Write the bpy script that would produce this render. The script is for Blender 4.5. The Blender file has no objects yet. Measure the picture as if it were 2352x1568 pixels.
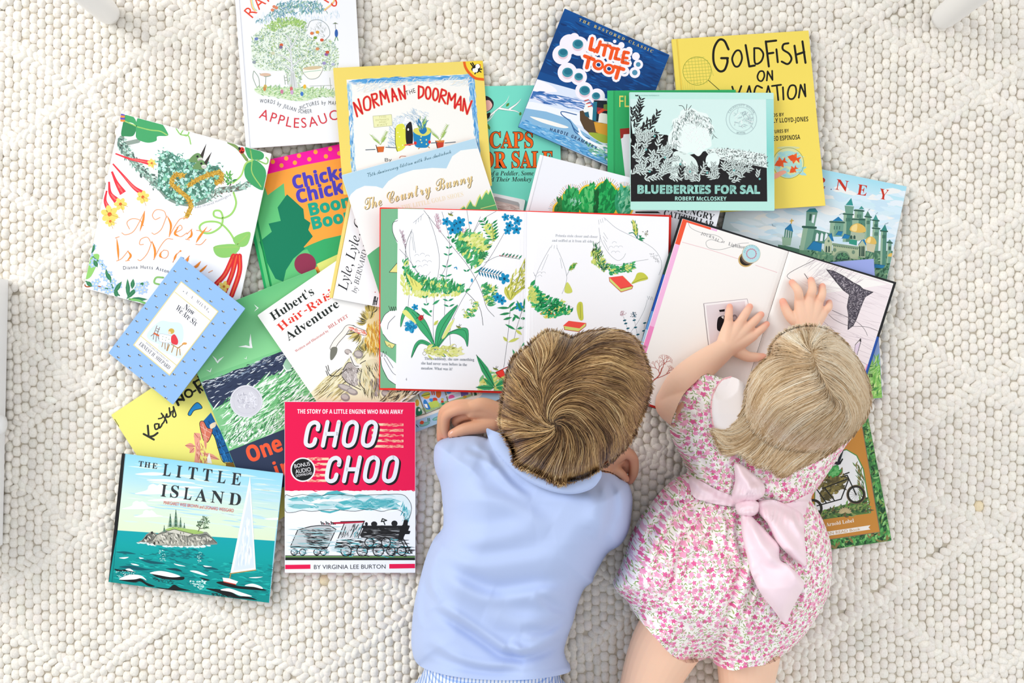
import bpy, math, random
import numpy as np
from mathutils import Vector, Matrix
from mathutils.geometry import tessellate_polygon, delaunay_2d_cdt

scene = bpy.context.scene
COL = scene.collection
random.seed(7)
RNG = np.random.default_rng(7)

# ------------------------------------------------------------------ camera
H = 1.5                      # camera height above the rug
S = 0.00066                  # metres of rug per photograph pixel (2352 x 1568)
cam_data = bpy.data.cameras.new('camera')
cam_data.sensor_width = 36.0
cam_data.lens = 36.0 * H / (2352 * S)
cam_data.clip_start = 0.05
cam = bpy.data.objects.new('camera', cam_data)
cam.location = (0, 0, H)
COL.objects.link(cam)
scene.camera = cam

# ------------------------------------------------------------------ light
world = bpy.data.worlds.new('daylight')
scene.world = world
world.use_nodes = True
bg = world.node_tree.nodes['Background']
bg.inputs[0].default_value = (0.93, 0.96, 1.0, 1)
bg.inputs[1].default_value = 0.62


def area_light(name, loc, target, size, power, color):
    d = bpy.data.lights.new(name, 'AREA')
    d.shape = 'RECTANGLE'
    d.size, d.size_y = size
    d.energy = power
    d.color = color
    o = bpy.data.objects.new(name, d)
    o.location = loc
    o.rotation_euler = (Vector(target) - Vector(loc)).to_track_quat('-Z', 'Y').to_euler()
    COL.objects.link(o)


area_light('window_daylight', (-2.3, 1.2, 1.9), (0.0, 0.0, 0.0), (2.2, 1.6), 48, (1.0, 0.985, 0.96))
area_light('soft_right_light', (2.6, 0.2, 2.2), (0.1, 0.0, 0.0), (2.0, 1.6), 14, (1.0, 0.98, 0.95))  # weaker soft light added on the right side
scene.view_settings.view_transform = 'Standard'
scene.view_settings.look = 'None'
scene.view_settings.gamma = 1.0
scene.view_settings.use_curve_mapping = False
scene.view_settings.exposure = 0.42


# ------------------------------------------------------------------ helpers
def at(px, py, z=0.0):
    """The point at height z that the photograph shows at (px, py)."""
    f = S * (1 - z / H)
    return ((px - 1176) * f, (784 - py) * f, z)


def at_np(px, py, z):
    f = S * (1 - z / H)
    return np.stack([(px - 1176) * f, (784 - py) * f, z + 0 * px], -1)


def lin(h):
    """sRGB hex string -> linear rgb."""
    if not isinstance(h, str):
        return tuple(h)
    h = h.lstrip('#')
    if len(h) == 3:
        h = ''.join(c * 2 for c in h)
    out = []
    for i in (0, 2, 4):
        c = int(h[i:i + 2], 16) / 255
        out.append(c / 12.92 if c <= 0.04045 else ((c + 0.055) / 1.055) ** 2.4)
    return tuple(out)


def mixc(a, b, t):
    a, b = lin(a), lin(b)
    return tuple(a[i] * (1 - t) + b[i] * t for i in range(3))


def new_mat(name, rough=0.5, spec=0.3, color=None):
    m = bpy.data.materials.new(name)
    m.use_nodes = True
    b = m.node_tree.nodes['Principled BSDF']
    b.inputs['Roughness'].default_value = rough
    b.inputs['Specular IOR Level'].default_value = spec
    if color is not None:
        b.inputs['Base Color'].default_value = (*lin(color), 1)
    return m, m.node_tree, b


def node(nt, t, **kw):
    n = nt.nodes.new(t)
    for k, v in kw.items():
        setattr(n, k, v)
    return n


def attr_mat(name, rough, spec):
    m, nt, b = new_mat(name, rough, spec)
    a = node(nt, 'ShaderNodeAttribute', attribute_name='col')
    nt.links.new(a.outputs['Color'], b.inputs['Base Color'])
    return m, nt, b, a


M_PRINT = attr_mat('printed_cover', 0.42, 0.22)[0]
M_PAGE = attr_mat('printed_page', 0.75, 0.12)[0]


def paper_edge_mat():
    m, nt, b = new_mat('paper_edges', 0.8, 0.1)
    tc = node(nt, 'ShaderNodeTexCoord')
    w = node(nt, 'ShaderNodeTexWave', wave_type='BANDS', bands_direction='Z')
    w.inputs['Scale'].default_value = 900
    w.inputs['Distortion'].default_value = 1.5
    r = node(nt, 'ShaderNodeValToRGB')
    r.color_ramp.elements[0].color = (*lin('dcd8cf'), 1)
    r.color_ramp.elements[1].color = (*lin('f6f3ec'), 1)
    nt.links.new(tc.outputs['Object'], w.inputs['Vector'])
    nt.links.new(w.outputs['Color'], r.inputs['Fac'])
    nt.links.new(r.outputs['Color'], b.inputs['Base Color'])
    return m


M_EDGE = paper_edge_mat()


def mesh_obj(name, verts, faces, mat, parent=None, cols=None, smooth=False, alpha=None):
    """One mesh object; world-space vertices, stored relative to the parent's location."""
    v = np.asarray(verts, dtype=np.float64)
    if parent is not None:
        v = v - np.array(parent['_org'])
    me = bpy.data.meshes.new(name)
    if isinstance(faces, np.ndarray):
        n, k = faces.shape
        me.vertices.add(len(v))
        me.vertices.foreach_set('co', v.astype(np.float32).ravel())
        me.loops.add(n * k)
        me.loops.foreach_set('vertex_index', faces.astype(np.int32).ravel())
        me.polygons.add(n)
        me.polygons.foreach_set('loop_start', np.arange(0, n * k, k, dtype=np.int32))
        me.update(calc_edges=True)
    else:
        me.from_pydata([tuple(p) for p in v], [], faces)
    if cols is not None:
        c = np.asarray(cols, dtype=np.float32)
        c4 = np.ones((len(v), 4), dtype=np.float32)
        c4[:, :3] = c
        a = me.color_attributes.new('col', 'FLOAT_COLOR', 'POINT')
        a.data.foreach_set('color', c4.ravel())
    if smooth:
        me.polygons.foreach_set('use_smooth', np.ones(len(me.polygons), dtype=bool))
    me.materials.append(mat)
    me.update()
    o = bpy.data.objects.new(name, me)
    COL.objects.link(o)
    if parent is not None:
        o.parent = parent
        if parent.get('_child'):
            pass
    o['_org'] = tuple(parent['_org']) if parent is not None else (0.0, 0.0, 0.0)
    return o


def thing(name, label, cat, loc, group=None):
    o = bpy.data.objects.new(name, None)
    o.empty_display_size = 0.03
    COL.objects.link(o)
    o.location = loc
    o['label'] = label
    o['category'] = cat
    if group:
        o['group'] = group
    o['_org'] = tuple(loc)
    return o


def tag(o, label, cat, group=None):
    o['label'] = label
    o['category'] = cat
    if group:
        o['group'] = group


# ------------------------------------------------------------------ smooth curves
def catmull(pts, n=6, closed=False):
    p = np.asarray(pts, dtype=float)
    if len(p) < 3:
        return p
    if closed:
        q = np.vstack([p[-1], p, p[0], p[1]])
    else:
        q = np.vstack([2 * p[0] - p[1], p, 2 * p[-1] - p[-2]])
    out = []
    t = np.linspace(0, 1, n, endpoint=False)[:, None]
    for i in range(len(q) - 3):
        a, b, c, d = q[i:i + 4]
        out.append(0.5 * ((2 * b) + (-a + c) * t + (2 * a - 5 * b + 4 * c - d) * t ** 2 + (-a + 3 * b - 3 * c + d) * t ** 3))
    out = np.vstack(out)
    if not closed:
        out = np.vstack([out, p[-1]])
    return out


# ------------------------------------------------------------------ lettering
def _map(up, lo, dig=None, exc=None):
    def f(ch):
        if exc and ch in exc:
            return exc[ch]
        if 'A' <= ch <= 'Z':
            return chr(up + ord(ch) - 65)
        if 'a' <= ch <= 'z':
            return chr(lo + ord(ch) - 97)
        if dig and '0' <= ch <= '9':
            return chr(dig + ord(ch) - 48)
        return ch
    return f


STYLES = {
    'sans': lambda c: c,
    'bold': _map(0x1D5D4, 0x1D5EE, 0x1D7EC),
    'sansi': _map(0x1D608, 0x1D622),
    'sansbi': _map(0x1D63C, 0x1D656),
    'serif': _map(0x1D400, 0x1D41A, 0x1D7CE),
    'serifi': _map(0x1D434, 0x1D44E, None, {'h': chr(0x210E)}),
    'serifbi': _map(0x1D468, 0x1D482),
    'script': _map(0x1D4D0, 0x1D4EA),
    'mono': _map(0x1D670, 0x1D68A, 0x1D7F6),
}
_caps, _glyph = {}, {}


def _text_mesh(body, off, res):
    cu = bpy.data.curves.new('lettering', 'FONT')
    cu.body = body
    cu.offset = off
    cu.resolution_u = res
    o = bpy.data.objects.new('lettering', cu)
    COL.objects.link(o)
    dg = bpy.context.evaluated_depsgraph_get()
    me = bpy.data.meshes.new_from_object(o.evaluated_get(dg))
    v = np.array([p.co[:2] for p in me.vertices]) if len(me.vertices) else np.zeros((0, 2))
    f = [tuple(p.vertices) for p in me.polygons]
    bpy.data.meshes.remove(me)
    bpy.data.objects.remove(o)
    bpy.data.curves.remove(cu)
    return v, f


def glyphs(s, style, off=0.0, res=3):
    off = off if off >= .02 else 0.0
    key = (s, style, off, res)
    if key not in _glyph:
        m = STYLES[style]
        if style not in _caps:
            v, _ = _text_mesh(m('H'), 0, 2)
            _caps[style] = v[:, 1].max() - v[:, 1].min()
        v, f = _text_mesh(''.join(m(c) for c in s), off, res)
        _glyph[key] = (v / _caps[style], f)
    return _glyph[key]


# ------------------------------------------------------------------ printed artwork (flat ink on a cover or page)
class Art:
    def __init__(self):
        self.v, self.c, self.l, self.f = [], [], [], []
        self.n = 0
        self.lay = 1.0
        self.ox, self.oy, self.s = 0.0, 0.0, 1.0

    def tf(self, ox, oy, s):
        self.ox, self.oy, self.s = ox, oy, s
        return self

    def P(self, pts):
        p = np.asarray(pts, dtype=float).reshape(-1, 2)
        return p * self.s + np.array([self.ox, self.oy])

    def raw(self, p, faces, col, lay=None):
        """p already in photograph pixels."""
        if lay is None:
            self.lay += 1
            lay = self.lay
        p = np.asarray(p, float)
        self.v.append(p)
        c = np.asarray(col, float)
        self.c.append(np.tile(c, (len(p), 1)) if c.ndim == 1 else c)
        self.l.append(np.full(len(p), lay, float) if np.isscalar(lay) else lay)
        n = self.n
        self.f.extend([tuple(i + n for i in q) for q in faces])
        self.n += len(p)

    def poly(self, pts, col, smooth=False, lay=None):
        p = self.P(pts)
        if smooth:
            p = catmull(p, 5, True)
        tris = tessellate_polygon([[Vector((a, b, 0)) for a, b in p]])
        self.raw(p, tris, lin(col), lay)

    def grad(self, a, b, c, d, rows, n=24):
        """quad a-b-c-d (top-left, top-right, bottom-right, bottom-left); rows = [(t, colour)...] down it."""
        a, b, c, d = self.P([a, b, c, d])
        ts = np.linspace(0, 1, n + 1)
        tt = [r[0] for r in rows]
        cc = np.array([lin(r[1]) for r in rows])
        col = np.stack([np.interp(ts, tt, cc[:, k]) for k in range(3)], -1)
        L = a + (d - a) * ts[:, None]
        R = b + (c - b) * ts[:, None]
        p = np.empty((2 * (n + 1), 2))
        p[0::2], p[1::2] = L, R
        self.raw(p, [(2 * i, 2 * i + 1, 2 * i + 3, 2 * i + 2) for i in range(n)], np.repeat(col, 2, 0))

    def ell(self, x, y, rx, ry, col, rot=0, n=20, lay=None):
        t = np.linspace(0, 2 * np.pi, n, endpoint=False)
        u, v = rx * np.cos(t), ry * np.sin(t)
        c, s = math.cos(math.radians(rot)), math.sin(math.radians(rot))
        p = self.P(np.stack([x + u * c - v * s, y + u * s + v * c], -1))
        self.raw(p, [tuple(range(n))], lin(col), lay)

    def ring(self, x, y, r, w, col, n=32, a0=0, a1=360, ry=None):
        t = np.radians(np.linspace(a0, a1, n))
        ry = ry or r
        self.line(np.stack([x + r * np.cos(t), y + ry * np.sin(t)], -1), w, col, smooth=False)

    def _strip(self, p, w):
        d = np.gradient(p, axis=0)
        d /= np.maximum(np.linalg.norm(d, axis=1, keepdims=True), 1e-9)
        nrm = np.stack([-d[:, 1], d[:, 0]], -1) * (np.asarray(w).reshape(-1, 1) / 2)
        v = np.empty((2 * len(p), 2))
        v[0::2], v[1::2] = p + nrm, p - nrm
        return v, [(2 * i, 2 * i + 1, 2 * i + 3, 2 * i + 2) for i in range(len(p) - 1)]

    def line(self, pts, w, col, smooth=True, taper=0, cap=True, closed=False, lay=None, n=6):
        """inked stroke; w in the current units; taper 1 = thin to the end, 2 = both ends."""
        p = self.P(pts)
        if not smooth and len(p) > 2 and not taper:
            if lay is None:
                self.lay += 1
                lay = self.lay
            q = np.vstack([p, p[:1]]) if closed else p
            w0 = self.s
            for i in range(len(q) - 1):
                ends = (q[i:i + 2] - np.array([self.ox, self.oy])) / w0
                self.line(ends, w, col, False, 0, cap, False, lay + .5 * i)
            return
        if closed:
            p = catmull(p, n, True) if smooth else p
            p = np.vstack([p, p[0]])
        elif smooth and len(p) > 2:
            p = catmull(p, n)
        elif taper and len(p) == 2:
            p = p[0] + (p[1] - p[0]) * np.linspace(0, 1, 5)[:, None]
        w = w * self.s
        t = np.linspace(0, 1, len(p))
        if taper == 1:
            ww = w * (1 - 0.95 * t)
        elif taper == 3:
            ww = w * (.3 + .7 * t ** 1.6)
        elif taper == 2:
            ww = w * (0.08 + 0.92 * np.sin(np.pi * t))
        else:
            ww = np.full(len(p), w)
        v, f = self._strip(p, ww)
        if lay is None:
            self.lay += 1
            lay = self.lay
        self.raw(v, f, lin(col), lay + np.repeat(.9 * t, 2))
        if cap and not taper and w > 1.0:
            k = 8
            a = np.linspace(0, 2 * np.pi, k, endpoint=False)
            o = np.stack([np.cos(a), np.sin(a)], -1) * w / 2
            for e in (p[0], p[-1]):
                self.raw(e + o, [tuple(range(k))], lin(col), lay - .45)

    def lines(self, strokes, w, col, **kw):
        for s in strokes:
            self.line(s, w, col, **kw)

    def text(self, s, p0, p1, cap, col, style='sans', off=0.0, shear=0.0, res=3, dxy=(0, 0), fat=0):
        """baseline from p0 to p1 (p1 = angle in degrees -> natural width); cap = height of a capital."""
        if fat:
            for k in range(8):
                a = k * math.pi / 4
                self.text(s, p0, p1, cap, col, style, off, shear, res, (dxy[0] + fat * math.cos(a), dxy[1] + fat * math.sin(a)))
        v, f = glyphs(s, style, 0.0, res)
        x0, x1 = v[:, 0].min(), v[:, 0].max()
        if off:
            v, f = glyphs(s, style, off, res)
        p0 = self.P([p0])[0] + np.array(dxy) * self.s
        if isinstance(p1, (int, float)):
            a = math.radians(p1)
            ux = np.array([math.cos(a), math.sin(a)])
            kx = cap * self.s
        else:
            p1 = self.P([p1])[0] + np.array(dxy) * self.s
            d = p1 - p0
            ln = np.linalg.norm(d)
            ux = d / ln
            kx = ln / (x1 - x0)
        uy = np.array([ux[1], -ux[0]])
        ky = cap * self.s
        x = (v[:, 0] - x0) * kx + shear * v[:, 1] * ky
        p = p0 + x[:, None] * ux + (v[:, 1] * ky)[:, None] * uy
        self.raw(p, f, lin(col))

    def pathtext(self, s, pts, cap, col, style='sans', off=0.0, gap=0.25, res=3, smooth=True, kx=None):
        """letters set one after another along a curve, spread over its whole length."""
        p = self.P(pts)
        if smooth:
            p = catmull(p, 10)
        seg = np.r_[0, np.cumsum(np.linalg.norm(np.diff(p, axis=0), axis=1))]
        W = []
        for ch in s:
            if ch == ' ':
                W.append(0.45)
            else:
                v, _ = glyphs(ch, style, off, res)
                W.append(v[:, 0].max() - v[:, 0].min())
        tot = sum(W) + gap * (len(s) - 1)
        k = seg[-1] / tot
        cx = 0.0
        ky = cap * self.s
        for ch, w in zip(s, W):
            if ch != ' ':
                v, f = glyphs(ch, style, off, res)
                m = (cx + w / 2) * k
                c = np.array([np.interp(m, seg, p[:, 0]), np.interp(m, seg, p[:, 1])])
                e = np.array([np.interp(min(m + 2, seg[-1]), seg, p[:, 0]) - np.interp(max(m - 2, 0), seg, p[:, 0]),
                              np.interp(min(m + 2, seg[-1]), seg, p[:, 1]) - np.interp(max(m - 2, 0), seg, p[:, 1])])
                ux = e / np.linalg.norm(e)
                uy = np.array([ux[1], -ux[0]])
                x = (v[:, 0] - (v[:, 0].min() + v[:, 0].max()) / 2) * k
                q = c + x[:, None] * ux + (v[:, 1] * ky)[:, None] * uy
                self.raw(q, f, lin(col))
            cx += w + gap

    # many small random strokes at once --------------------------------------------------
    def strokes(self, P0, P1, w, cols, bend=0.0, seed=1):
        """tapered blades from P0 to P1 (N x 2 each); cols = list of colours."""
        r = np.random.default_rng(seed)
        a, b = self.P(P0), self.P(P1)
        n = len(a)
        w = np.broadcast_to(np.asarray(w, float) * self.s, (n,))
        d = b - a
        nr = np.stack([-d[:, 1], d[:, 0]], -1)
        ln = np.maximum(np.linalg.norm(nr, axis=1, keepdims=True), 1e-9)
        bd = nr * (bend * r.uniform(-1, 1, (n, 1)))
        nu = nr / ln * w[:, None] / 2
        at_ = lambda t: a + d * t + bd * (4 * t * (1 - t))
        v = np.stack([a, at_(.22) + nu * .75, at_(.5) + nu, at_(.8) + nu * .6, b, at_(.8) - nu * .6, at_(.5) - nu, at_(.22) - nu * .75], 1).reshape(-1, 2)
        cc = np.array([lin(c) for c in cols])
        ci = cc[r.integers(0, len(cc), n)]
        lays = self.lay + 1 + 22 * r.permutation(n) / n
        self.raw(v, [tuple(range(8 * i, 8 * i + 8)) for i in range(n)], np.repeat(ci, 8, 0), np.repeat(lays, 8).astype(float))
        self.lay += 24

    def scatter(self, poly, n, seed=1):
        """n random points inside a polygon given in current units."""
        r = np.random.default_rng(seed)
        q = np.asarray(poly, float)
        lo, hi = q.min(0), q.max(0)
        out = np.zeros((0, 2))
        while len(out) < n:
            p = lo + (hi - lo) * r.random((n * 3, 2))
            out = np.vstack([out, p[inside(p, q)]])
        return out[:n]

    def blades(self, poly, n, length, angle, spread, w, cols, bend=0.15, seed=1, keep=False):
        p = self.scatter(poly, n, seed)
        r = np.random.default_rng(seed + 5)
        a = np.radians(angle + spread * r.uniform(-1, 1, n))
        L = length * r.uniform(0.5, 1.2, n)
        e = p + np.stack([np.cos(a), np.sin(a)], -1) * L[:, None]
        if keep:
            q = np.asarray(poly, float)
            m = inside(e, q) & inside((p + e) / 2, q)
            p, e, n = p[m], e[m], int(m.sum())
        self.strokes(p, e, w * r.uniform(0.6, 1.3, n), cols, bend, seed)

    def leaf(self, base, tip, w, col, vein=None):
        b, t = np.array(base, float), np.array(tip, float)
        d = t - b
        n = np.array([-d[1], d[0]]) / max(np.linalg.norm(d), 1e-9) * w / 2
        self.poly([b, b + d * .3 + n * .85, b + d * .55 + n, b + d * .85 + n * .45, t, b + d * .85 - n * .45, b + d * .55 - n, b + d * .3 - n * .85], col)
        if vein:
            self.line([b, t], max(w * .08, .8), vein, smooth=False, cap=False)

    def flower(self, x, y, r, col, mid, petals=5, rot=0):
        for k in range(petals):
            a = math.radians(rot + 360 * k / petals)
            self.ell(x + r * .6 * math.cos(a), y + r * .6 * math.sin(a), r * .5, r * .36, col, math.degrees(a), 10)
        self.ell(x, y, r * .26, r * .26, mid, 0, 8)


def inside(p, q):
    x, y = p[:, 0], p[:, 1]
    r = np.zeros(len(p), bool)
    j = len(q) - 1
    for i in range(len(q)):
        c = ((q[i, 1] > y) != (q[j, 1] > y)) & (x < (q[j, 0] - q[i, 0]) * (y - q[i, 1]) / (q[j, 1] - q[i, 1] + 1e-12) + q[i, 0])
        r ^= c
        j = i
    return r


def clip_art(A, clips):
    """clip the ink to the convex outlines it is printed on; returns px verts, colours, layers, faces"""
    V, Cc, L = np.vstack(A.v), np.vstack(A.c), np.concatenate(A.l)
    ov, oc, ol, of = [], [], [], []
    for q in clips:
        q = np.asarray(q, float)
        area = 0.5 * np.sum(q[:, 0] * np.roll(q[:, 1], -1) - q[:, 1] * np.roll(q[:, 0], -1))
        sg = 1 if area > 0 else -1
        dist = []
        for i in range(len(q)):
            a, b = q[i], q[(i + 1) % len(q)]
            dist.append(sg * ((b[0] - a[0]) * (V[:, 1] - a[1]) - (b[1] - a[1]) * (V[:, 0] - a[0])) / np.linalg.norm(b - a))
        D = np.stack(dist, 1)
        for f in A.f:
            d = D[list(f)]
            if (d >= 0).all():
                k = len(ov)
                for i in f:
                    ov.append(V[i]); oc.append(Cc[i]); ol.append(L[i])
                of.append(tuple(range(k, k + len(f))))
            elif (d.max(0) > 0).all():
                pts = [np.r_[V[i], Cc[i], L[i], D[i]] for i in f]
                for e in range(len(q)):
                    res = []
                    for a, b in zip(pts, pts[1:] + pts[:1]):
                        da, db = a[6 + e], b[6 + e]
                        if da >= 0:
                            res.append(a)
                        if (da >= 0) != (db >= 0):
                            t = da / (da - db)
                            res.append(a + (b - a) * t)
                    pts = res
                    if len(pts) < 3:
                        break
                if len(pts) >= 3:
                    k = len(ov)
                    for p in pts:
                        ov.append(p[:2]); oc.append(p[2:5]); ol.append(p[5])
                    of.append(tuple(range(k, k + len(pts))))
    return np.array(ov), np.array(oc), np.array(ol), of


# ------------------------------------------------------------------ resting one book on those below it
PLACED = []          # (world quad, bottom plane (a, b, c), thickness)


def on_plane(px, py, pl, dz=0.0):
    """where the line of sight through (px, py) meets the plane z = a + b x + c y + dz"""
    px, py = np.asarray(px, float), np.asarray(py, float)
    X, Y = (px - 1176) * S, (784 - py) * S
    q = pl[1] * X + pl[2] * Y
    k = (pl[0] + dz + q) / (H + q)
    return np.stack([X * (1 - k), Y * (1 - k), H * k], -1)


def rest(quad_px, th):
    q = np.array([at(x, y, 0.012)[:2] for x, y in quad_px])
    c = q.mean(0)
    u = np.linspace(0.004, 0.996, 10)
    uu, vv = [a.ravel() for a in np.meshgrid(u, u)]
    g = ((1 - uu) * (1 - vv))[:, None] * q[0] + (uu * (1 - vv))[:, None] * q[1] + (uu * vv)[:, None] * q[2] + ((1 - uu) * vv)[:, None] * q[3]
    extra = []
    for (w, pl, t) in PLACED:
        m = inside(w, q)
        for i in range(4):
            if m[i]:
                extra.append(c + (w[i] - c) * 0.995)
                extra.append(w[i] + (w.mean(0) - w[i]) * 0.01)
            for j in range(4):
                a, b, e, f = w[i], w[(i + 1) % 4], q[j], q[(j + 1) % 4]
                den = (b[0] - a[0]) * (f[1] - e[1]) - (b[1] - a[1]) * (f[0] - e[0])
                if abs(den) > 1e-12:
                    s = ((e[0] - a[0]) * (f[1] - e[1]) - (e[1] - a[1]) * (f[0] - e[0])) / den
                    r = ((e[0] - a[0]) * (b[1] - a[1]) - (e[1] - a[1]) * (b[0] - a[0])) / den
                    if 0 < s < 1 and 0 < r < 1:
                        p = a + (b - a) * s
                        extra.append(p + (w.mean(0) - p) * 0.004)
    if extra:
        g = np.vstack([g, np.array(extra)])
    z = np.full(len(g), 0.0006)
    for (w, pl, t) in PLACED:
        m = inside(g, w)
        z[m] = np.maximum(z[m], pl[0] + pl[1] * g[m, 0] + pl[2] * g[m, 1] + t + 0.0006)
    # concave envelope of the supports above the book's centre
    if len(g) > 110:
        keep = np.argsort(-z)[:70]
        rest_i = np.setdiff1d(np.arange(len(g)), keep)
        keep = np.r_[keep, rest_i[:: max(1, len(rest_i) // 40)]]
        g, z = g[keep], z[keep]
    n = len(g)
    I, J, K = np.meshgrid(np.arange(n), np.arange(n), np.arange(n), indexing='ij')
    m = (I < J) & (J < K)
    I, J, K = I[m], J[m], K[m]
    A, B, C = g[I] - c, g[J] - c, g[K] - c
    cr = lambda p, r: p[:, 0] * r[:, 1] - p[:, 1] * r[:, 0]
    w0, w1, w2 = cr(B, C), cr(C, A), cr(A, B)
    tot = w0 + w1 + w2
    ok = ((w0 >= 0) & (w1 >= 0) & (w2 >= 0) | (w0 <= 0) & (w1 <= 0) & (w2 <= 0)) & (np.abs(tot) > 1e-5)
    zc = np.where(ok, (w0 * z[I] + w1 * z[J] + w2 * z[K]) / np.where(tot == 0, 1, tot), -1)
    # prefer broad supports among equals
    zc = zc + 1e-4 * np.abs(tot)
    b = int(np.argmax(zc))
    Mx = np.array([[1, *g[i]] for i in (I[b], J[b], K[b])])
    pl = np.linalg.solve(Mx, z[[I[b], J[b], K[b]]])
    over = (z - Mx[0] @ pl * 0) - (pl[0] + g @ pl[1:])
    pl[0] += max(0.0, over.max())
    return pl


# ------------------------------------------------------------------ a closed book
BOOKS = {}
GROUP = 'picture books spread over the rug'


def slab_geo(quad, pl, z0, z1, rnd=0.0):
    """prism between two offsets of the resting plane over a pixel outline"""
    q = np.asarray(quad, float)
    if rnd:
        out = []
        for i in range(len(q)):
            a, b, c = q[i - 1], q[i], q[(i + 1) % len(q)]
            d1, d2 = (a - b) / np.linalg.norm(a - b) * rnd, (c - b) / np.linalg.norm(c - b) * rnd
            for t in np.linspace(0, 1, 5):
                out.append((1 - t) ** 2 * (b + d1) + 2 * t * (1 - t) * b + t * t * (b + d2))
        q = np.array(out)
    n = len(q)
    top = on_plane(q[:, 0], q[:, 1], pl, z1)
    bot = top.copy()
    bot[:, 2] -= (z1 - z0)
    v = np.vstack([top, bot])
    f = [tuple(range(n))[::-1], tuple(range(n, 2 * n))]
    f += [(i, (i + 1) % n, n + (i + 1) % n, n + i) for i in range(n)]
    return v, f


def lerp2(a, b, t):
    return tuple(np.asarray(a, float) * (1 - t) + np.asarray(b, float) * t)


def inset(quad, l, t, r, b):
    """shrink a TL,TR,BR,BL outline by pixel amounts on its four sides"""
    q = [np.asarray(p, float) for p in quad]
    ux = (q[1] - q[0]) / np.linalg.norm(q[1] - q[0])
    uy = (q[3] - q[0]) / np.linalg.norm(q[3] - q[0])
    return [q[0] + ux * l + uy * t, q[1] - ux * r + uy * t, q[2] - ux * r - uy * b, q[3] + ux * l - uy * b]


def join_geo(parts):
    V, F, n = [], [], 0
    for v, f in parts:
        V.append(v)
        F += [tuple(i + n for i in q) for q in f]
        n += len(v)
    return np.vstack(V), F


def print_on(name, parent, base_parts, art, clips, pl, dz, mat):
    """one mesh: the board(s) with their colours plus the ink on top"""
    V, F, Cs, n = [], [], [], 0
    for (v, f), c in base_parts:
        V.append(v)
        F += [tuple(i + n for i in q) for q in f]
        Cs.append(np.tile(lin(c), (len(v), 1)))
        n += len(v)
    if art is not None and art.n:
        p, c, l, f = clip_art(art, clips)
        if len(p):
            w = on_plane(p[:, 0], p[:, 1], pl, dz) if not callable(dz) else dz(p)
            w = w + np.stack([0 * l, 0 * l, 1.0e-5 + l * min(0.8e-6, 2.4e-4 / l.max())], -1)
            V.append(w)
            F += [tuple(i + n for i in q) for q in f]
            Cs.append(c)
    return mesh_obj(name, np.vstack(V), F, mat, parent, np.vstack(Cs))


def book(key, label, quad, th, cover, art=None, hard=True, spine=None, joint=None, back=None, name='picture_book', side='L', page_in=6, rnd=None):
    pl = rest(quad, th)
    c = np.mean(np.asarray(quad, float), 0)
    org = on_plane(c[0], c[1], pl, 0)
    root = thing(name, label, 'book', tuple(org), GROUP)
    tc = 0.0022 if hard else 0.0006
    rnd = (2.0 if hard else 3.0) if rnd is None else rnd
    A = None
    if art is not None:
        A = Art()
        art(A)
    base, clips = [], []
    if joint:
        j0, j1 = joint
        q = [np.asarray(p, float) for p in quad]
        w = np.linalg.norm(q[1] - q[0])
        cut = lambda a, b: [lerp2(q[0], q[1], a / w), lerp2(q[0], q[1], b / w), lerp2(q[3], q[2], b / w), lerp2(q[3], q[2], a / w)]
        strip, groove, main = cut(0, j0), cut(j0, j1), cut(j1, w)
        base.append((slab_geo(strip, pl, th - tc, th), spine or cover))
        base.append((slab_geo(groove, pl, th - tc, th - 0.0011), spine or cover))
        base.append((slab_geo(main, pl, th - tc, th), cover))
        clips = [strip, main]
    else:
        base.append((slab_geo(quad, pl, th - tc, th, rnd), cover))
        clips = [inset(quad, .6, .6, .6, .6)]
    print_on('front_cover', root, base, A, clips, pl, th, M_PRINT)
    if hard:
        pq = inset(quad, 3 if side == 'L' else page_in, page_in, page_in if side == 'L' else 3, page_in)
    else:
        pq = inset(quad, 0.8, 0.8, 0.8, 0.8)
    v, f = slab_geo(pq, pl, tc, th - tc)
    mesh_obj('page_block', v, f, M_EDGE, root)
    v, f = slab_geo(quad, pl, 0, tc, rnd)
    mesh_obj('back_cover', v, f, M_PRINT, root, np.tile(lin(back or cover), (len(v), 1)))
    if hard:
        q = [np.asarray(p, float) for p in quad]
        w = np.linalg.norm(q[1] - q[0])
        if side == 'L':
            sq = [q[0], lerp2(q[0], q[1], 3 / w), lerp2(q[3], q[2], 3 / w), q[3]]
        else:
            sq = [lerp2(q[1], q[0], 3 / w), q[1], q[2], lerp2(q[2], q[3], 3 / w)]
        v, f = slab_geo(sq, pl, tc, th - tc)
        mesh_obj('spine', v, f, M_PRINT, root, np.tile(lin(spine or cover), (len(v), 1)))
    qw = np.array([on_plane(x, y, pl, th / 2)[:2] for x, y in quad])
    PLACED.append((qw, pl, th))
    BOOKS[key] = (pl, th)
    return root


def top_z(key, px, py, dz=0.0):
    pl, th = BOOKS[key]
    return float(on_plane(px, py, pl, th + dz)[2])
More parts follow.
